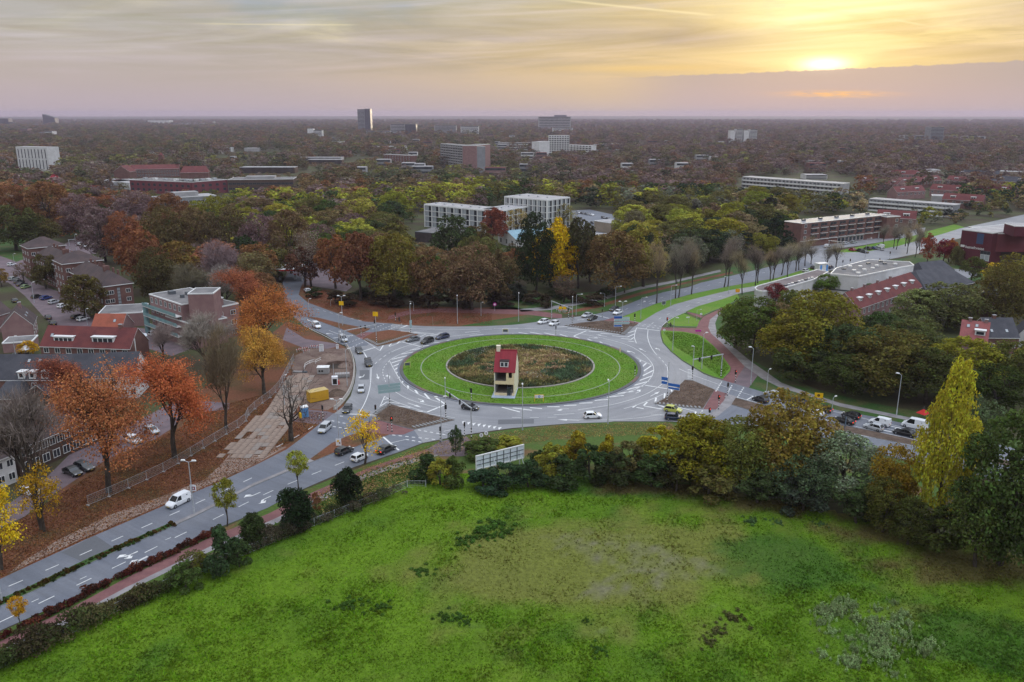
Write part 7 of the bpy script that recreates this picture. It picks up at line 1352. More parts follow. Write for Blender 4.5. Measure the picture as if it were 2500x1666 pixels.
car('hatch', 'white', 29, 649, 42, 646, 'white car on the street at the far left', z=.04); car('sedan', 'white', 195, 599, 201, 604, 'white saloon under the far white gantry', z=.04); car('hatch', 'white', 208, 604, 214, 609, 'white hatchback under the far white gantry', z=.04); car('estate', 'silver', 381, 818, 395, 815, 'silver estate at the foot of the brick care building', z=.05); car('sedan', 'dkgrey', 48, 872, 62, 868, 'dark saloon beside the golden garden tree', z=.03)
for i, (x, y, c) in enumerate(((1412, 521, 'silver'), (1433, 525, 'grey'), (1445, 527, 'white'), (1473, 534, 'black'), (1440, 557, 'white'), (1451, 557, 'dkgrey'), (1458, 549, 'silver'), (1448, 547, 'black'), (1471, 553, 'white'), (1479, 553, 'silver'), (1466, 547, 'grey'), (1422, 523, 'black'), (1485, 537, 'dkgrey'))): car(('hatch', 'estate', 'sedan')[i % 3], c, x, y, x+8, y+2, f'{ {"grey":"mid grey","dkgrey":"charcoal"}.get(c, c)} {("hatchback","estate","saloon")[i%3]} parked {("at the near rim","in the far row","in the middle")[0 if y>545 else 1]} of the tree lined car park', QC, z=.04)
for k, c, x, y, fx, lab in (('hatch', 'red', 2080, 613, -9, 'red hatchback first at the far junction'), ('suv', 'black', 2099, 615, -9, 'black off roader second at the far junction'), ('sedan', 'dkgrey', 2110, 618, -9, 'charcoal saloon beside the black off roader'), ('suv', 'black', 2118, 610, -9, 'black boxy car behind the black off roader'), ('hatch', 'blue', 2132, 609, -9, 'blue hatchback at the far junction'), ('van', 'white', 2149, 605, -9, 'white van behind the blue hatchback'), ('estate', 'silver', 2148, 611, -9, 'silver estate beside the white van'), ('hatch', 'silver', 2064, 597, 10, 'silver hatchback on the lane before the brick flats'), ('estate', 'sgreen', 2084, 594, 10, 'pale estate on the lane before the brick flats'), ('suv', 'black', 2135, 578, 9, 'black car under the brick flats'), ('hatch', 'white', 2198, 580, 9, 'white hatchback right of the brick flats'), ('hatch', 'silver', 1987, 597, 10, 'silver hatchback at the left end of the brick flats'), ('van', 'white', 2020, 605, 10, 'white van at the left of the far junction')): car(k, c, x, y, x+fx, y-2, lab, QF, z=.06)
car('hatch', 'white', 1967, 664, 1978, 661, 'white car behind the parapet of the long white store', z=.06); car('hatch', 'black', 1987, 657, 1998, 654, 'black car left of the blue kiosk', z=.06); car('estate', 'dkblue', 2026, 656, 2036, 653, 'dark blue estate right of the blue kiosk', z=.06)
for r, c, br in CARS:
    for ch in r.children:
        ch.color = (*c, 1)
        if br and ch.name.startswith('tail_light'): ch.data = WM.setdefault(('brk', ch.data.name), ch.data.copy()); ch.data.materials.clear(); ch.data.materials.append(BRAKE)
# ---------------------------------------------------------------- lamps, signals, signs
def height_at(px, yb, yt):
    p = G(px, yb); lo, hi = .2, 40
    for _ in range(40):
        m = (lo+hi)/2
        if pix(p.x, p.y, m)[1] > yt: lo = m
        else: hi = m
    return p, lo
def lampproto(kind):
    r = empty('street_lamp'); MB().tube([(0, 0, 0), (0, 0, 1.2), (0, 0, 1.25), (0, 0, 9.6)], [.14, .14, .10, .065], 8).build('pole', GALV, r); hd = MB().tube([(-.42, 0, 0), (-.3, 0, .05), (.2, 0, .06), (.42, 0, .0)], [.05, .17, .18, .06], 8).mesh('lamp_head', WHITE)
    if kind == 'single': MB().tube([(0, 0, 9.5), (.25, 0, 9.8), (.6, 0, 9.9)], .045, 6).build('arm', GALV, r); link('lamp_head', hd, r, (.85, 0, 9.9))
    elif kind == 'arm': MB().tube([(0, 0, 9.4), (.1, 0, 9.85), (.4, 0, 9.95), (1.8, 0, 9.98)], .05, 6).build('arm', GALV, r); link('lamp_head', hd, r, (2.1, 0, 9.98))
    elif kind == 'double':
        MB().tube([(-.7, 0, 9.85), (0, 0, 9.65), (.7, 0, 9.85)], .045, 6).build('arm', GALV, r); link('lamp_head', hd, r, (.95, 0, 9.9)); link('lamp_head', hd, r, (-.95, 0, 9.9))
    return r
LP = {}
def lamp(kind, px, yb, yt, rz, label, group='slim grey street lamps'):
    p, h = height_at(px, yb, yt)
    if kind not in LP: o = lampproto(kind); LP[kind] = (o, family(o)); r = o
    else: r = copy_tree(LP[kind][0], None, LP[kind][1])
    r.location = (p.x, p.y, .05); r.rotation_euler = (0, 0, rz); s = h/9.9; r.scale = (s**.5, s**.5, s); tag(r, label, 'street lamp', group); return r
for k, x, yb, yt, rz, lab in (('single', 1275.5, 1051, 942, 1.6, 'lamp at the front kerb right of the small house'), ('single', 1484, 1036, 932, 1.7, 'lamp at the front kerb near the lone white hatchback'), ('double', 1078, 1080, 970, .2, 'lamp with flat head at the lower left crossing'), ('single', 1117, 791, 721, -1.5, 'tall lamp on the far verge left of the magenta sign'), ('single', 1266, 786, 715, -1.5, 'tall lamp on the far verge right of the magenta sign'), ('single', 1174.5, 772, 739, .3, 'short lamp by the far cycle path'), ('single', 1003, 815, 741, -1.2, 'lamp on the tip of the upper left island'), ('double', 1518, 810, 737, .1, 'double lamp carrying the blue direction boards'), ('arm', 1406.5, 771, 720, .1, 'cranked lamp behind the far gantry'), ('arm', 1475.5, 750, 717.5, 2.9, 'small cranked lamp on the wood side path'), ('arm', 1502, 749, 700.5, .1, 'cranked lamp beside the dark hatchback on the avenue'), ('arm', 1564, 779, 727.7, .2, 'cranked lamp at the tip of the avenue median'), ('arm', 1637, 747, 698, .2, 'cranked lamp in the middle of the avenue median'),
        ('single', 1642, 858, 776, -.4, 'tall lamp at the left edge of the grass island'), ('single', 1713, 902, 814, .3, 'lamp in the middle of the grass island'), ('single', 1832.5, 941, 849, 2.9, 'tall lamp where the grey path leaves the red path'), ('single', 1870.5, 968, 903, .6, 'lamp behind the first queueing cars'), ('single', 2025, 1058, 970, .5, 'lamp in the median beside the white coupe'), ('single', 2188.5, 1014, 914, 2.6, 'tall leaning lamp at the edge of the dark grove'), ('arm', 1700.5, 784, 757, .2, 'small cranked lamp in the little grass island'), ('arm', 1779, 716, 677, 3.0, 'cranked lamp at the end of the store'), ('single', 755.5, 774, 730.6, .2, 'lamp at the left tip of the north west median'), ('single', 830, 840, 765, .2, 'lamp at the north west stop line'), ('double', 837, 796, 723, .1, 'double lamp with yellow board on the north west median'), ('single', 848, 943, 853, .3, 'tall lamp inside the building site'), ('double', 474.5, 1256, 1126, -.1, 'double lamp with red square sign on the avenue median'), ('double', 828, 1088, 976, .0, 'double lamp with small white board at its foot'), ('single', 807.5, 748, 733, .3, 'low white lamp post under the copper trees'), ('single', 5, 1470, 1290, .4, 'lamp post cut by the left picture edge'), ('single', 2378, 660, 628, .2, 'lamp in front of the lettered hall'), ('arm', 1846, 660, 640, .2, 'far lamp among the bare street trees'), ('arm', 2112, 630, 583, .1, 'lamp between the cars of the far junction'), ('arm', 1010, 760, 738, 2.9, 'lamp in the dark behind the far cycle path'), ('single', 37, 655, 620, .5, 'lamp at the corner of the brick flats'), ('single', 84, 740, 690, .5, 'lamp in the parking street of the flats'), ('single', 214, 795, 755, .5, 'lamp beside the lower parking bays'), ('single', 40, 880, 822, .5, 'lamp under the pink gabled house'), ('single', 187, 612, 573, .4, 'white lamp beside the far gantry'), ('single', 695, 990, 918, .7, 'lamp with rounded head behind the dark leafless tree')):
    lamp(k, x, yb, yt, rz, lab)
def banded(root, h, r=.085, n=None, z0=0):
    n = n or max(5, int(h/.30)); b = MB(); d = h/n
    for i in range(n): b.tube([(0, 0, z0+i*d), (0, 0, z0+(i+1)*d)], [r, r], 7, i % 2, cap=False)
    return b.build('banded_pole', [BLACK, WHITE], root)
def sighead(root, z, yaw=0, lit=None, x=0, y=0, shield=True):
    h = MB().box(-.15, .15, -.13, .10, -.45, .45).build('signal_head', BLACK, root, (x, y, z), (0, 0, yaw))
    if shield: MB().box(-.26, .26, .10, .13, -.56, .56).build('backboard', BLACK, h)
    for k, (nm, m) in enumerate((('red', REDLIT if lit == 'red' else REDOFF), ('amber', AMBER), ('green', GREENP))): MB().tube([(0, -.13, .29-.29*k), (0, -.15, .29-.29*k)], .105, 10).build(nm+'_lens', m, h)
def signal(px, yb, yt, yaw, label, lit=None, group='traffic lights on black and white banded poles'):
    p, h = height_at(px, yb, yt); r = empty('traffic_light', (p.x, p.y, .05), 0, label, 'traffic light', group); h = max(2.2, min(h, 4.4)); banded(r, h-.6); MB().cyl((0, 0, h-.6), (0, 0, h+.05), .06, 7).build('pole_top', STEELD, r)
    sighead(r, h-.3, yaw, lit); MB().cyl((0, 0, 0), (0, 0, .12), .2, 8).build('foot', STEELD, r); return r
for x, yb, yt, yaw, lab, lit in ((1357, 822, 798, 1.4, 'traffic light at the far edge of the round lawn', None), (1549.5, 789.5, 768.5, .3, 'traffic light with yellow rim at the avenue tip', None), (1151, 980, 951, 2.8, 'traffic light standing on the lawn left of the small house', None), (1549.5, 922, 895, 1.5, 'traffic light with white ring on the right of the lawn', None), (918, 1021, 992, 1.2, 'traffic light at the left tip of the lower left island', None), (957, 1055, 1021, .2, 'red lit traffic light on the lower left island path', 'red'), (1075, 1080, 1044.6, -1.4, 'traffic light under the flat headed lamp', None), (1134, 1067, 1033.7, -1.2, 'traffic light left of the gantry foot', None), (1689.5, 932, 897, .6, 'traffic light at the top of the right island', None), (1795, 934, 907, .3, 'red traffic light with blue sign on the red path', 'red'), (1776, 966.5, 937.5, .8, 'traffic light at the right crossing', None), (1754, 1000, 968, .1, 'red lit traffic light in front of the right island', 'red'), (1628.5, 800, 777.7, .2, 'red lit traffic light at the avenue crossing', 'red'), (1732, 1022, 1006, .2, 'red lit light half hidden by the yellow green tree', 'red'), (789, 1026, 992.6, 2.2, 'dark traffic light at the lower left pavement', None), (1388, 777, 754, 1, 'traffic light under the far gantry arm', None), (1470, 775, 757, 1.4, 'traffic light in front of the avenue stop line', None), (882, 822, 798, 1.3, 'traffic light on the north west median', None), (915, 800, 784, 1.3, 'traffic light behind the left gantry', None), (966, 785, 766, .4, 'traffic light with white ring under the wood edge', None), (1850, 660, 647, .3, 'far traffic light among the bare street trees', None), (2057, 650, 637, .3, 'far traffic light right of the blue kiosk', None), (2075, 647, 634, .3, 'far traffic light at the junction middle', None), (2147, 645, 633, .3, 'far traffic light at the junction edge', None), (2172, 632, 616, .3, 'twin far traffic light before the street trees', None)):
    signal(x, yb, yt, yaw, lab, lit)
def bollard(px, yb, h, label): p = G(px, yb); r = empty('bollard', (p.x, p.y, .05), 0, label, 'bollard', 'black and white banded posts'); banded(r, h, .08); MB().tube([(0, 0, h), (0, 0, h+.12)], [.09, .04], 7).build('cap', BLACK, r)
for x, yb, h, lab in ((1031, 858, 2.0, 'banded post at the left edge of the round lawn'), (780, 1025, 1.3, 'short banded post left of the dark traffic light'), (924, 1028, 1.2, 'short banded post at the island tip'), (947, 1053, 1.5, 'banded post beside the red lit island light'), (889, 820, 1.3, 'banded post at the north west crossing'), (1770, 972, 1.0, 'short post at the right crossing')): bollard(x, yb, h, lab)
def gantry(x0, yb, yt, x1, y1, label, foot=False, heads=2, y1b=None):
    p, h = height_at(x0, yb, yt); q = G(x1, y1b if y1b else y1, 0 if y1b else h)
    if not y1b: q = G(x1, y1, h)
    d = Vector((q.x-p.x, q.y-p.y, 0)); L = d.length; rz = math.atan2(d.y, d.x)
    r = empty('signal_gantry', (p.x, p.y, .05), rz, label, 'signal gantry'); banded(r, 2.2, .14); MB().tube([(0, 0, 2.2), (0, 0, h+.15)], [.13, .11], 8).build('pole', GALV, r); MB().beam((-.3, 0, h), (L, 0, h), .2, .24).build('arm', GALV, r)
    if foot: banded(r, 2.2, .13).location = (L, 0, 0); MB().tube([(L, 0, 2.2), (L, 0, h+.15)], [.13, .11], 8).build('pole', GALV, r)
    for i in range(heads): sighead(r, h-.2, 0 if heads < 9 else 1, None, L*(i+1)/(heads+.5), -.2 if foot else .2)
    return r
gantry(1151, 1070, 997, 1089, 956, 'long signal arm reaching over the front left lanes'); p, h = height_at(1088.5, 1024, 925); r = empty('street_lamp', (p.x, p.y, .05), 1.7, 'lamp post meeting the front left signal arm', 'street lamp'); banded(r, 4.2, .12); MB().tube([(0, 0, 4.2), (0, 0, h)], [.11, .07], 8).build('pole', GALV, r); MB().tube([(-.1, 0, h), (.3, 0, h+.08), (.8, 0, h)], [.05, .15, .06], 8).build('lamp_head', WHITE, r); sighead(r, 3.0, 1.5, None, -.3)
gantry(1346.5, 780, 736, 1397, 755, 'far signal portal over the top right lanes', heads=2); p, h = height_at(1397, 794, 726); r = empty('street_lamp', (p.x, p.y, .05), 1.7, 'lamp post at the right end of the far signal portal', 'street lamp'); banded(r, 3, .12); MB().tube([(0, 0, 3), (0, 0, h)], [.11, .07], 8).build('pole', GALV, r); MB().tube([(-.1, 0, h), (.3, 0, h+.08), (.8, 0, h)], [.05, .15, .06], 8).build('lamp_head', WHITE, r)
gantry(841, 844, 808.7, 919, 793, 'signal arm across the north west lanes', heads=1); gantry(1760, 921, 866, 1692, 879, 'signal arm across the right hand lanes over the grass', heads=2)
p, h = height_at(1691, 912, 847); r = empty('street_lamp', (p.x, p.y, .05), 2.6, 'lamp post at the left end of the right signal arm', 'street lamp'); MB().tube([(0, 0, 0), (0, 0, h)], [.13, .07], 8).build('pole', GALV, r); MB().tube([(-.1, 0, h), (.3, 0, h+.08), (.8, 0, h)], [.05, .15, .06], 8).build('lamp_head', WHITE, r)
gantry(171, 612, 586, 225, 581, 'far white portal over the street behind the brick flats', heads=0); gantry(2020, 632, 588, 2062, 592, 'thin signal arm at the far junction', heads=1)
def board(root, x0, x1, z0, z1, m, y=-.12, t=.06, name='sign_board', edge=None):
    o = MB().box(x0, x1, y, y+t, z0, z1).build(name, m, root)
    if edge: MB().box(x0+.06, x1-.06, y-.006, y-.002, z0+.05, z1-.05).build('sign_face', edge, o)
    return o
FACEB = mat('sign_face_blue', (.03, .13, .42), .4); FACEG = mat('sign_back_teal', (.30, .42, .42), .5); FACEW = mat('sign_face_white', (.75, .76, .78), .45)
def signpost(px, yb, yt, yaw, label, boards, band=True, cat='direction sign', pole=GALV):
    p, h = height_at(px, yb, yt); r = empty('direction_sign' if 'direction' in cat else 'road_sign', (p.x, p.y, .05), yaw, label, cat)
    if band: banded(r, min(2.2, h*.4), .11); MB().tube([(0, 0, min(2.2, h*.4)), (0, 0, h)], [.09, .07], 8).build('pole', pole, r)
    else: MB().tube([(0, 0, 0), (0, 0, h)], [.06, .05], 7).build('pole', pole, r)
    for x0, x1, a, b, m, e in boards: board(r, x0, x1, h*a, h*b, m, edge=e)
    return r, h
def chev(root, x, z, w, h, m, n=1):
    for s in (-1, 1): MB().beam((x-w/2, -.135, z+s*h/2), (x+w/2, -.135, z), .012, .12, up=(0, 1, 0)).build('chevron', m, root)
r, h = signpost(952, 994, 912, .35, 'direction sign with teal grey backs at the lower left island', [(-2.7, -.15, .60, .68, FACEG, None), (-2.6, 2.6, .52, .60, FACEG, None), (.1, 2.6, .61, .69, FACEG, None), (-2.6, 2.6, .43, .51, FACEG, None)])
r, h = signpost(1518, 811, 745, .1, 'stack of blue and white direction boards on the upper right island', [(-2.6, -.1, .50, .58, BLUES, None), (-2.6, 2.3, .40, .48, FACEW, FACEG), (-2.6, 2.3, .29, .37, FACEW, FACEG), (-2.6, -.1, .20, .27, FACEW, FACEB), (.1, 2.3, .49, .55, FACEW, FACEG)])
r, h = signpost(1628.5, 980, 884, -.5, 'blue and white direction sign at the left tip of the right island', [(-1.6, -.1, .52, .60, FACEB, FACEB), (-1.6, -.1, .42, .50, FACEW, FACEB), (.1, 2.9, .40, .47, FACEB, FACEB), (.1, 2.9, .32, .38, FACEW, FACEB)])
r, h = signpost(1003, 816, 760, .9, 'narrow direction sign seen edge on at the upper left island', [(-.5, .5, .45, .60, FACEG, None), (-.5, .5, .28, .43, FACEG, None)])
for x, yb, yt, lab in ((919.5, 838, 762, 'yellow square board on the upper left island pole'),): r, h = signpost(x, yb, yt, -.2, lab, [(-.75, .85, .86, 1.0, YELLOW, None)], cat='yellow sign')
p, h = height_at(837, 796, 740); r = empty('road_sign', (p.x-.05, p.y-.2, 0), -.1, 'yellow square board on the double lamp', 'yellow sign'); board(r, -.75, .75, h-.7, h+.6, YELLOW, -.1); MB().cyl((0, 0, .05), (0, 0, h+.3), .03, 6).build('bracket', GALV, r)
r, h = signpost(1998, 977, 960, -.3, 'yellow round about arrow board on the grass by the grey path', [(-.95, .95, .30, 1.0, YELLOW, None)], band=False, cat='yellow sign'); MB().tube([(-.05, -.135, h*.65), (-.05, -.14, h*.65)], .33, 12).build('sign_ring', BLACK, r); MB().tube([(-.05, -.142, h*.65), (-.05, -.145, h*.65)], .18, 12).build('sign_dot', AMBER, r)
r, h = signpost(1800, 722, 706, 0, 'small orange board at the end of the white store', [(-.8, .8, .5, 1.0, mat('orange_board', (.8, .33, .02), .5), None)], band=False, cat='road sign')
r, h = signpost(1208, 760, 743, 0, 'round magenta sign before the dark wood', [], band=False, cat='road sign'); MB().tube([(0, -.1, h-.1), (0, -.14, h-.1)], .62, 14).build('sign_disc', MAGENTA, r); MB().tube([(0, -.142, h-.1), (0, -.15, h-.1)], .34, 12).build('sign_centre', WHITE, r)
r, h = signpost(1704, 812, 806, 0, 'magenta sign lying low on the red cycle path', [(-.9, .9, .3, 1.0, MAGENTA, None)], band=False, cat='road sign')
r, h = signpost(1621, 975 if 0 else 818, 804, .2, 'small white sign at the corner of the grass island', [(-.35, .35, .7, 1.0, FACEW, None)], band=False, cat='road sign')
r, h = signpost(1681, 791, 774, .1, 'white finger sign on the little grass island', [(-.9, .2, .85, 1.0, FACEW, None)], band=False, cat='road sign'); r, h = signpost(1711, 775, 765, .1, 'small round white sign on the upper grass strip', [(-.35, .35, .55, 1.0, FACEW, None)], band=False, cat='road sign')
r, h = signpost(1620, 748, 735, .1, 'dark animal shaped board on the avenue median', [(-.7, .7, .3, .95, FACEW, STEELD)], band=False, cat='road sign')
p = G(473, 1253); p2_, h = height_at(474.5, 1256, 1190); r = empty('road_sign', (p.x, p.y-.15, 0), -.1, 'red bordered square sign on the median lamp', 'road sign'); board(r, -.02, 1.0, h-.75, h+.35, FACEW); board(r, .25, .85, h-.55, h+.05, mat('dark_red', (.22, .01, .03), .5), -.14); board(r, .43, .67, h-.4, h-.1, FACEW, -.15); MB().cyl((.02, 0, .05), (.02, 0, h+.3), .03, 6).build('bracket', GALV, r)
p = G(828, 1089); r = empty('road_sign', (p.x, p.y-.25, .1), 0, 'white board with yellow squares at the foot of the double lamp', 'road sign'); board(r, -.55, .55, .1, 1.6, FACEW); board(r, -.3, .1, .9, 1.3, YELLOW, -.14); board(r, .1, .35, .5, .9, AMBER, -.14); MB().cyl((0, 0, 0), (0, 0, 1.5), .04, 6).build('pole', STEELD, r)
r, h = signpost(1057, 796, 781 if 0 else 775, .2, 'low tan marker post on the far verge', [], band=False, cat='marker post', pole=BR['tan'])
r, h = signpost(1513.5, 864, 849, .1, 'yellowish marker post on the right of the lawn', [(-.15, .15, .2, 1.0, BR['cream'], None)], band=False, cat='marker post')
# chevron board, frame signs and panels round the lawn
p = G(1316, 983); r = empty('road_sign', (p.x, p.y, .22), .02, 'yellow framed board with red chevrons on the front lawn', 'chevron sign')
for x in (-1.05, 1.05): MB().beam((x, 0, 0), (x, 0, 1.75), .12).build('post', YELLOW, r)
board(r, -1.1, 1.1, .85, 1.75, YELLOW, -.10); board(r, -1.02, 1.02, .93, 1.67, FACEW, -.13, .03)
for x, s in ((-.75, 1), (.75, 1)): chev(r, x, 1.3, .34*s, .42, REDP)
MB().tube([(0, -.135, 1.3), (0, -.15, 1.3)], .30, 14).build('round_sign', FACEB, r); MB().box(-.14, .14, -.16, -.152, 1.2, 1.38).build('symbol', FACEW, r)
def frameboard(px, py, yaw, w, label, panel=True):
    p = G(px, py); r = empty('road_sign', (p.x, p.y, .22), yaw, label, 'frame sign')
    for x in (-w/2, w/2): MB().beam((x, 0, 0), (x, 0, 1.6), .1).build('post', mat('pale_yellow', (.62, .56, .22), .5), r)
    MB().beam((-w/2, 0, 1.6), (w/2, 0, 1.6), .1).build('rail', MC['pale_yellow'], r)
    if panel: board(r, -w/2+.1, w/2-.1, .75, 1.5, STEELD, -.03, .05)
frameboard(995, 901, .35, 1.5, 'yellow framed dark panel on the left of the lawn'); frameboard(1234, 818, .0, 1.6, 'framed grey panel at the far edge of the lawn')
p = G(2004, 668); r = empty('kiosk', (p.x, p.y, .05), .3, 'white kiosk with blue panels beside the far junction', 'kiosk'); MB().box(-2.4, 2.4, -1.4, 1.4, 0, 4.2, 0).box(-2.6, 2.6, -1.6, 1.6, 4.2, 4.5, 0).build('body', WHITE, r)
for x in (-1.7, 1.3): MB().box(x, x+.9, -1.43, -1.41, .6, 3.8).build('blue_panel', mat('bright_blue', (.08, .30, .72), .4), r)
# small road works by the billboard
def disc(px, py, z, label):
    p = G(px, py); r = empty('road_sign', (p.x, p.y, .06), .1, label, 'road sign'); MB().cyl((0, 0, 0), (0, 0, z), .04, 6).build('pole', GALV, r); MB().tube([(0, -.05, z), (0, -.08, z)], .42, 14).build('sign_disc', FACEW, r); MB().box(-.07, .07, -.1, -.085, z-.2, z+.22).build('symbol', BLACK, r)
disc(1175, 1072, .8, 'left round white sign by the roadworks trestle'); disc(1187, 1067, .8, 'right round white sign by the roadworks trestle')
def trestle(px, py, yaw, label, grp, stripes=True, L=1.9):
    p = G(px, py); r = empty('barrier_trestle', (p.x, p.y, .06), yaw, label, 'roadworks barrier', grp)
    for x in (-L*.4, L*.4):
        for s in (-1, 1): MB().beam((x, s*.28, 0), (x, 0, .95), .06).build('leg', GALV, r)
    n = 7; b = MB()
    for i in range(n): b.box(-L/2+L*i/n, -L/2+L*(i+1)/n, -.05, -.01, .68, .95, i % 2)
    b.build('plank', [WHITE, REDP], r); return r
trestle(1188, 1078, .9, 'red and white trestle fallen beside the round signs', None)
for i, (x, y) in enumerate(((738, 858), (746, 856), (766, 852), (773, 851), (748, 862), (731, 860))): trestle(x, y, .1+.1*i, ('first', 'second', 'third', 'fourth', 'fifth', 'sixth')[i]+' red and white trestle at the back of the building site', 'red and white trestles behind the building site')
for i, (x, y) in enumerate(((1364, 762), (1370, 764), (1378, 762), (1385, 764))): trestle(x, y, .3, ('leftmost', 'second', 'third', 'rightmost')[i]+' red and white trestle under the far signal portal', 'trestles under the far signal portal')
for x, lab in ((1368, 'left yellow board under the far signal portal'), (1378, 'right yellow board under the far signal portal')): signpost(x, 764, 749, .2, lab, [(-.6, .6, .55, 1.0, YELLOW, None)], band=False, cat='yellow sign')
# ---------------------------------------------------------------- billboard seen from behind
a, b_ = G(1163, 1142, 1.6), G(1278, 1113, 1.6); L = (b_-a).length; rz = math.atan2(b_.y-a.y, b_.x-a.x); r = empty('billboard', (a.x, a.y, 0), rz, 'long white billboard seen from behind with grid of dark struts', 'billboard'); hb0, hb1 = 1.2, 3.8
PANB = mat('billboard_back', (.72, .77, .79), .5, (.64, .70, .73), .6, fine=.08); n = 7
pan = MB().box(.06, L/n-.06, .0, .04, hb0+.1, hb1-.1).mesh('panel', PANB)
for i in range(n): link('panel', pan, r, (L*i/n, .02, 0))
fm_ = MB(); fm_.box(-.12, L+.12, -.08, .12, hb1-.02, hb1+.2).box(-.12, .06, -.08, .12, hb0, hb1).box(L-.06, L+.12, -.08, .12, hb0, hb1).box(-.12, L+.12, -.08, .12, hb0-.12, hb0+.06); fm_.build('frame', FRAMES, r)
for i in range(1, n): MB().box(L*i/n-.06, L*i/n+.06, -.10, .0, hb0, hb1).build('strut', TEAL if 0 else STEELD, r)
for z in (hb0+.9, hb0+1.75): MB().box(0, L, -.09, -.02, z-.05, z+.05).build('rail', STEELD, r)
for x in (.9, L*.35, L*.65, L-.9): MB().beam((x, -.06, hb0+1.6), (x, -1.9, .0), .1).build('brace', GALV, r); MB().box(x-.08, x+.08, -.07, .07, 0, hb0).build('post', GALV, r)
# ---------------------------------------------------------------- fences
def meshfence(px, h, step, label, posts=True, feet=True, name='fence'):
    pts = resample(smooth([G(x, y) for x, y in px], 1), 1.0); o = pts[0]; r = empty(name, (o.x, o.y, 0), 0, label, 'fence'); acc = step; last = None; j = 0
    sel = [pts[0]]
    for p in pts[1:]:
        if (p-sel[-1]).length >= step: sel.append(p)
    for a, b in zip(sel, sel[1:]):
        a, b = a-o, b-o; d = b-a; L = d.length; w = MB(); u = d.normalized()
        for z in (.15, h-.05): w.beam(a+Vector((0, 0, z)), b+Vector((0, 0, z)), .035)
        for q in (a+u*.06, b-u*.06): w.beam(q+Vector((0, 0, .1)), q+Vector((0, 0, h)), .035)
        for k in range(1, int(L/.3)): w.beam(a+u*(.3*k)+Vector((0, 0, .15)), a+u*(.3*k)+Vector((0, 0, h-.05)), .012)
        for k in range(1, int(h/.35)): w.beam(a+Vector((0, 0, .15+.35*k)), b+Vector((0, 0, .15+.35*k)), .012)
        w.build('fence_panel', GALV, r)
        if feet: MB().box(-.35, .35, -.12, .12, 0, .14).build('fence_foot', BR['concrete'], r, a, (0, 0, math.atan2(d.y, d.x)+PI/2))
        else: MB().beam(a, a+Vector((0, 0, h+.1)), .07).build('post', GALV, r)
meshfence([(215, 1235), (262, 1216), (341, 1181), (414, 1146), (491, 1099), (548, 1064), (600, 1034), (602, 1020), (618, 1002), (676, 960), (700, 915), (722, 872)], 1.9, 3.4, 'wire mesh site fence running along the leafy verge')
meshfence([(1040, 1192), (1032, 1180), (985, 1195), (900, 1232), (800, 1272), (700, 1312), (600, 1356), (500, 1395), (400, 1440), (300, 1488), (150, 1560), (0, 1636)], 1.5, 3.0, 'thin wire fence between hedge and field', feet=False)
# concrete barrier along the site
BB = mat('barrier_concrete', (.42, .39, .35), .85, (.34, .31, .28), .6, fine=.15); bm_ = MB(); bm_.add([(x, y, z) for x in (-1.0, 1.0) for y, z in ((-.28, 0), (-.14, .45), (-.10, .9), (.10, .9), (.14, .45), (.28, 0))], [(0, 1, 2, 3, 4, 5), (11, 10, 9, 8, 7, 6)]+[(i, i+6, (i+1) % 6+6, (i+1) % 6) for i in range(6)]); bmesh_ = bm_.mesh('concrete_barrier', BB)
pts = resample(smooth([G(x, y) for x, y in ((852, 848), (858, 857), (867, 876), (871, 900), (869, 928), (862, 953), (850, 974), (834, 992), (822, 1002))], 1), 2.05)
for i, (a, b) in enumerate(zip(pts, pts[1:])): m_ = (a+b)/2; o = link('concrete_barrier', bmesh_, None, (m_.x-.6, m_.y, .06), (0, 0, math.atan2(b.y-a.y, b.x-a.x))); tag(o, 'grey concrete barrier block in the curved line between site and road', 'concrete barrier', 'concrete barrier blocks along the site edge')
# ---------------------------------------------------------------- building site
site = area('building_site', [(722, 868), (760, 852), (800, 852), (846, 850), (857, 862), (865, 884), (866, 914), (856, 950), (828, 985), (800, 1002), (745, 998), (724, 975), (716, 940), (712, 900)], M_SITE, .036)
PIT = [(790, 905), (800, 893), (822, 889), (850, 889), (856, 900), (845, 908), (815, 909)]
M_PIT = mat('pit_soil', (.045, .034, .026), .95, fine=.3, bump=.8, bscale=2); pp = P2(PIT); cxp, cyp = np.mean(pp, 0); b = MB(); n = len(pp)
outer = [(cxp+(x-cxp)*1.25, cyp+(y-cyp)*1.25) for x, y in pp]
b.add([(x, y, .9) for x, y in pp]+[(x, y, .04) for x, y in outer]+[(x, y, .05) for x, y in pp], [(i, (i+1) % n, n+(i+1) % n, n+i)[::-1] for i in range(n)]+[(2*n+i, 2*n+(i+1) % n, (i+1) % n, i) for i in range(n)], 0); b.sheet(pp, .06, 1); o = b.build('excavation', [M_SITE, M_PIT], site)
SL = [mat('site_slab', (.28, .21, .165), .9, (.22, .165, .13), .5, fine=.15), mat('site_slab_grey', (.25, .21, .18), .9, fine=.15)]
slm = [MB().prism([(-.96, -.66), (.96, -.66), (.96, .66), (-.96, .66)], 0, .09).mesh('slab', m) for m in SL]
wp = area('work_path', [(575, 1090), (662, 1020), (682, 972), (718, 918), (745, 905), (757, 920), (724, 972), (696, 1030), (668, 1085), (640, 1125), (540, 1135)], M_SAND, .040)
c0 = resample(smooth([G(x, y) for x, y in ((590, 1115), (640, 1060), (690, 1000), (712, 960), (738, 915))], 2), 2.0); sr = random.Random(3)
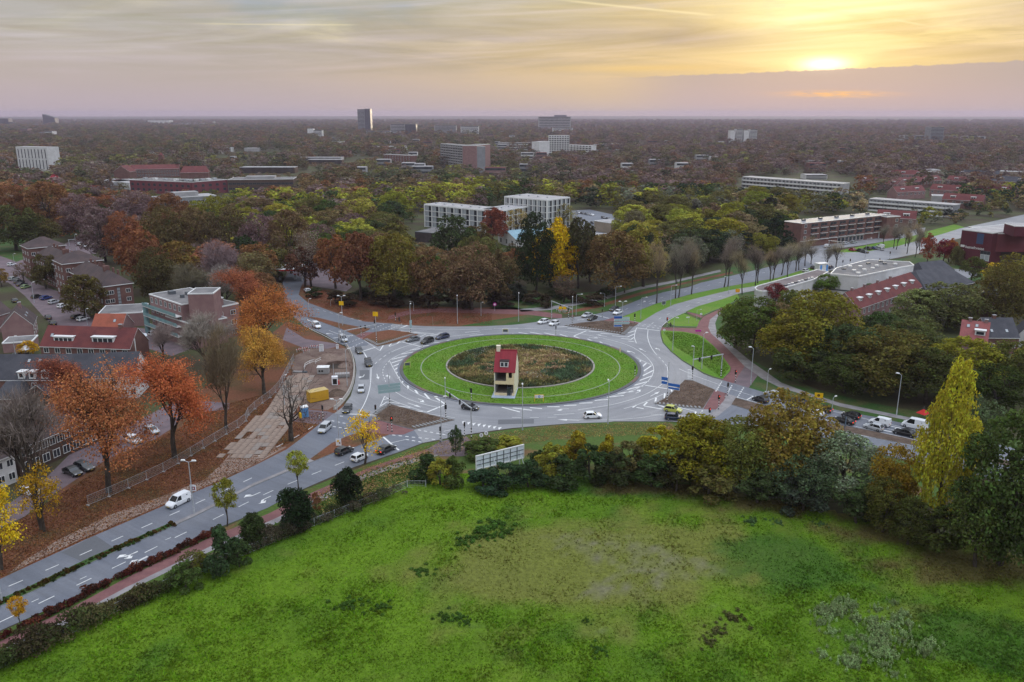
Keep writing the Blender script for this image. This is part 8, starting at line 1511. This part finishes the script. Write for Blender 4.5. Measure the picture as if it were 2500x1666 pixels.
for i, (a, b) in enumerate(zip(c0, c0[1:])):
    d = b-a; hd = math.atan2(d.y, d.x); s = Vector((-d.y, d.x, 0)).normalized(); kk = 3 if i < len(c0)*.4 else 2
    for j in range(-kk, kk+1):
        if sr.random() < .1: continue
        p = a+s*(j*1.38); o = link('slab', slm[sr.random() < .3], wp, (p.x, p.y, .045+sr.uniform(0, .03)), (sr.uniform(-.01, .01), sr.uniform(-.01, .01), hd+sr.uniform(-.03, .03)))
p = G(776, 978); r = empty('site_cabin', (p.x, p.y, .05), .62, 'yellow ribbed site container with open orange end', 'site container'); YC = mat('container_yellow', (.62, .36, .035), .55, (.55, .31, .03), .7, fine=.1); YP = mat('container_roof', (.60, .46, .20), .6, fine=.08)
MB().box(-2.3, 2.3, -1.2, 1.2, .15, 2.6).build('body', YC, r); rb = MB().box(-.06, .06, -1.26, -1.2, .25, 2.5).mesh('rib', YC); rr = MB().box(-.05, .05, -1.2, 1.2, 2.6, 2.68).mesh('roof_rib', YP); MB().box(-2.32, 2.32, -1.22, 1.22, 2.56, 2.62).build('roof', YP, r)
for i in range(14): link('rib', rb, r, (-2.1+.325*i, 0, 0)); link('roof_rib', rr, r, (-2.1+.325*i, 0, 0))
MB().box(2.3, 2.36, -1.1, 1.1, .25, 2.5).build('end_door', mat('container_end', (.75, .40, .01), .5), r); MB().box(-2, 2, -1.0, 1.0, 0, .15).build('skid', BLACK, r)
p = G(744, 1018); r = empty('site_cabin', (p.x, p.y, .05), .5, 'blue site toilet cabin beside the dark leafless tree', 'toilet cabin'); MB().box(-.75, .75, -.7, .7, 0, 2.3).build('body', mat('cabin_blue', (.12, .27, .48), .5, fine=.06), r); MB().box(-.8, .8, -.75, .75, 2.3, 2.5).build('roof', WHITE, r); MB().box(-.5, .5, -.73, -.70, .1, 2.0).build('door', mat('cabin_door', (.09, .22, .42), .5), r); MB().box(-1.2, -.8, -.6, .4, 0, 1.1).build('tank', YELLOW, r)
p = G(790, 912); r = empty('generator', (p.x, p.y, .05), .1, 'pale grey generator cabinet beside the pit', 'generator'); MB().box(-1.5, 1.5, -1.0, 1.0, .1, 1.75).build('body', BR['concrete'], r); MB().box(-1.6, 1.6, -1.1, 1.1, 1.75, 1.85).build('lid', WHITE, r)
for x in (-.9, -.2): MB().tube([(x, -1.0, .9), (x, -1.03, .9)], .28, 12).build('fan_opening', BLACK, r)
p = G(818, 939); r = empty('ticket_machine', (p.x, p.y, .05), .2, 'white cabinet with dark front and thin mast in the site', 'cabinet'); MB().box(-.75, .75, -.6, .6, 0, 2.1).build('body', FACEW, r); MB().box(-.5, .5, -.63, -.60, .2, 1.6).build('door', BLACK, r); MB().cyl((-.2, 0, 2.1), (-.2, 0, 5.5), .06, 7).build('mast', GALV, r); MB().box(.78, 1.1, -.4, .4, 0, .9).build('red_crate', REDP, r)
for x, y, lab in ((785, 858, 'tall grey switch cabinet at the back of the site'), (824, 852, 'small white switch cabinet beside the stop line')):
    p = G(x, y); r = empty('switch_cabinet', (p.x, p.y, .05), .1, lab, 'switch cabinet'); s = 1.0 if x < 800 else .6; MB().box(-.6*s, .6*s, -.4, .4, 0, 1.9*s).build('body', FACEW, r); MB().box(-.66*s, .66*s, -.46, .46, 1.9*s, 2.0*s).build('lid', BR['concrete'], r); MB().box(-.02, .02, -.42, -.40, .1, 1.8*s).build('door_gap', STEELD, r)
p, q = G(716, 910), G(750, 911); r = empty('pipe', (p.x, p.y, .25), 0, 'long pale concrete pipe lying at the site edge', 'pipe'); MB().tube([(0, 0, 0), tuple((q-p)*.65)], .28, 12).build('pipe_length', BR['concrete'], r); MB().tube([tuple((q-p)*.68), tuple(q-p)], .32, 12).build('pipe_socket', STEELD, r)
p = G(836, 921); r = empty('pallet_stack', (p.x, p.y, .05), .2, 'stack of pale grey kerb stones on pallets in the site', 'kerb stones'); km_ = MB().box(-.16, .16, -.9, .9, 0, .25).mesh('kerb_piece', BR['concrete'])
for i in range(9):
    for k in range(3): link('kerb_piece', km_, r, (-1.7+.42*i, .1*k, .28*k+.1))
def guard(px, label):
    a = G(*px[0]); r = empty('guard_rail', (a.x, a.y, .05), 0, label, 'guard rail', 'white wooden guard rails round the pit')
    for (x0, y0), (x1, y1) in zip(px, px[1:]):
        p, q = G(x0, y0)-a, G(x1, y1)-a
        for z in (.5, 1.0): MB().beam(p+Vector((0, 0, z)), q+Vector((0, 0, z)), .06, .14).build('rail', WHITE, r)
        MB().beam(p, p+Vector((0, 0, 1.1)), .09).build('post', WHITE, r)
guard([(743, 905), (745, 897), (757, 890), (768, 887)], 'white wooden guard rail left of the pit'); guard([(770, 889), (784, 882)], 'short white wooden guard rail right of its longer neighbour')
# little heap and soil humps
def heap(px, py, rad, h, m, lab, seed):
    p = G(px, py); g = np.random.default_rng(seed); n, k = 26, 7; V = [(0, 0, h)]; F = []
    for j in range(1, k+1):
        for i in range(n): a = 2*PI*i/n; rr_ = rad*j/k*(1+.12*math.sin(3*a+seed)); V.append((rr_*math.cos(a), rr_*math.sin(a), max(0, h*(1-(j/k)**1.6)*(1+g.normal(0, .07)))))
    F += [(0, 1+i, 1+(i+1) % n) for i in range(n)]+[(1+j*n+i, 1+(j+1)*n+i, 1+(j+1)*n+(i+1) % n, 1+j*n+(i+1) % n) for j in range(k-1) for i in range(n)]
    tag(MB().add(V, F).build('soil_heap', m, None, (p.x, p.y, .02)), lab, 'soil heap')
heap(822, 962, 2.6, 1.2, M_SOIL, 'dark soil heap right of the yellow container', 2); heap(800, 868, 4.5, .8, M_SITE, 'low reddish soil heap at the back of the site', 5); heap(845, 893, 2.4, 1.0, M_SITE, 'steep soil heap beside the pit edge', 8)
p = G(346, 838); r = empty('parasol', (p.x, p.y, .05), 0, 'white square parasol in the yard of the care building', 'parasol'); MB().tube([(0, 0, 2.4), (0, 0, 3.1)], [2.4, .1], 4).build('canopy', FACEW, r); MB().cyl((0, 0, 0), (0, 0, 3.1), .05, 6).build('pole', GALV, r)
p = G(66, 868); r = empty('garden_tent', (p.x, p.y, .02), .4, 'small white garden tent behind the golden garden tree', 'tent'); MB().tube([(0, 0, 1.9), (0, 0, 2.9)], [2.1, .15], 4).build('canopy', FACEW, r)
for s in (-1.3, 1.3):
    for q in (-1.3, 1.3): MB().cyl((s, q, 0), (s, q, 2), .05, 6).build('pole', GALV, r)
p = G(2252, 1024); r = empty('parasol', (p.x, p.y, .02), 0, 'red awning half hidden behind the poplar', 'awning'); MB().tube([(0, 0, 1.4), (0, 0, 2.3)], [1.5, .2], 4).build('canopy', REDP, r); MB().cyl((0, 0, 0), (0, 0, 3), .06, 6).build('pole', STEELD, r)
p = G(2061, 1052); r = empty('road_sign', (p.x, p.y, .15), .9, 'narrow dark panel standing on the right hand median', 'road sign'); board(r, -.35, .35, .6, 3.0, mat('dark_panel', (.07, .11, .15), .4)); MB().cyl((0, 0, 0), (0, 0, 3.2), .05, 6).build('pole', STEELD, r)
# ---------------------------------------------------------------- cyclists
def skin(name, verts, edges, rad, m, parent, color=None, root=0):
    me = bpy.data.meshes.new(name); me.from_pydata(verts, edges, []); o = bpy.data.objects.new(name, me); COL.objects.link(o); md = o.modifiers.new('skin', 'SKIN'); 
    for i, v in enumerate(me.skin_vertices[0].data): v.radius = (rad[i], rad[i]); v.use_root = i == root
    ss = o.modifiers.new('sub', 'SUBSURF'); ss.levels = ss.render_levels = 1
    dg = bpy.context.evaluated_depsgraph_get(); me2 = bpy.data.meshes.new_from_object(o.evaluated_get(dg)); bpy.data.objects.remove(o); me2.materials.clear(); me2.materials.append(m); me2.polygons.foreach_set('use_smooth', [True]*len(me2.polygons))
    return link(name, me2, parent, color=color)
SKIN = mat('skin', (.45, .28, .20), .6)
def cyclist(px, py, fx, fy, coat, label):
    p, q = G(px, py), G(fx, fy); h = math.atan2(q.y-p.y, q.x-p.x); bk = empty('bicycle', (p.x, p.y, .07), h, 'bicycle under the '+label, 'bicycle')
    for x in (-.52, .52):
        b = MB(); b.tube([(x+.34*math.cos(2*PI*k/14), 0, .34+.34*math.sin(2*PI*k/14)) for k in range(15)], .022, 5); w = b.build('wheel', RUBBER, bk); sp2 = MB()
        for k in range(7): sp2.beam((x, 0, .34), (x+.32*math.cos(2*PI*k/7), 0, .34+.32*math.sin(2*PI*k/7)), .008)
        sp2.build('spokes', GALV, w)
    f = MB()
    for a, c in (((-.52, 0, .34), (-.2, 0, .8)), ((-.2, 0, .8), (.38, 0, .85)), ((-.05, 0, .3), (-.2, 0, .8)), ((-.05, 0, .3), (.38, 0, .85)), ((-.52, 0, .34), (-.05, 0, .3)), ((.52, 0, .34), (.36, 0, 1.0)), ((.36, -.28, 1.02), (.36, .28, 1.02))): f.beam(a, c, .04)
    f.build('frame', STEELD, bk); MB().box(-.34, -.08, -.07, .07, .88, .94).build('saddle', BLACK, bk)
    r = empty('person', (p.x, p.y, .07), h, label, 'person')
    V = [(-.2, 0, .98), (-.08, 0, 1.25), (.0, 0, 1.48), (.03, 0, 1.58), (.06, 0, 1.66), (.07, 0, 1.78), (-.18, .1, .95), (.12, .12, .78), (-.02, .12, .36), (.1, .12, .32), (-.18, -.1, .95), (.2, -.12, .92), (.05, -.12, .52), (.18, -.12, .48), (.0, .2, 1.45), (.14, .24, 1.22), (.34, .24, 1.05), (.0, -.2, 1.45), (.14, -.24, 1.22), (.34, -.24, 1.05)]
    E = [(0, 1), (1, 2), (2, 3), (3, 4), (4, 5), (0, 6), (6, 7), (7, 8), (8, 9), (0, 10), (10, 11), (11, 12), (12, 13), (2, 14), (14, 15), (15, 16), (2, 17), (17, 18), (18, 19)]
    rd_ = [.16, .16, .17, .06, .10, .09, .10, .08, .055, .05, .10, .08, .055, .05, .075, .055, .04, .075, .055, .04]
    skin('body', V, E, rd_, CLOTH, r, coat); MB().tube([(.05, 0, 1.70), (.05, 0, 1.78), (.05, 0, 1.86)], [.115, .12, .05], 10).build('hair', BLACK, r); MB().tube([(.155, 0, 1.62), (.175, 0, 1.70), (.155, 0, 1.78)], [.05, .065, .04], 8).build('face', SKIN, r)
cyclist(1637, 801, 1628, 802, (.02, .022, .026), 'cyclist in dark clothes waiting at the red light of the avenue')
cyclist(975, 787, 983, 790, (.03, .03, .034), 'cyclist in dark clothes at the wood edge crossing')
cyclist(1398, 781, 1390, 782, (.30, .03, .03), 'cyclist in red jacket under the far signal portal')
# ---------------------------------------------------------------- haze
hz = MB().box(-13500, 13500, -300, 13500, -1.0, 92.0).build('haze', []); tag(hz, 'thin evening haze over town and wood', None, None, 'stuff')
hm = bpy.data.materials.new('haze_air'); hm.use_nodes = True; nt = hm.node_tree; nt.nodes.clear(); pv = nt.nodes.new('ShaderNodeVolumePrincipled'); ov = nt.nodes.new('ShaderNodeOutputMaterial'); nt.links.new(pv.outputs[0], ov.inputs['Volume'])
pv.inputs['Color'].default_value = (.64, .58, .76, 1); pv.inputs['Density'].default_value = .00007; pv.inputs['Anisotropy'].default_value = .3; hz.data.materials.append(hm)
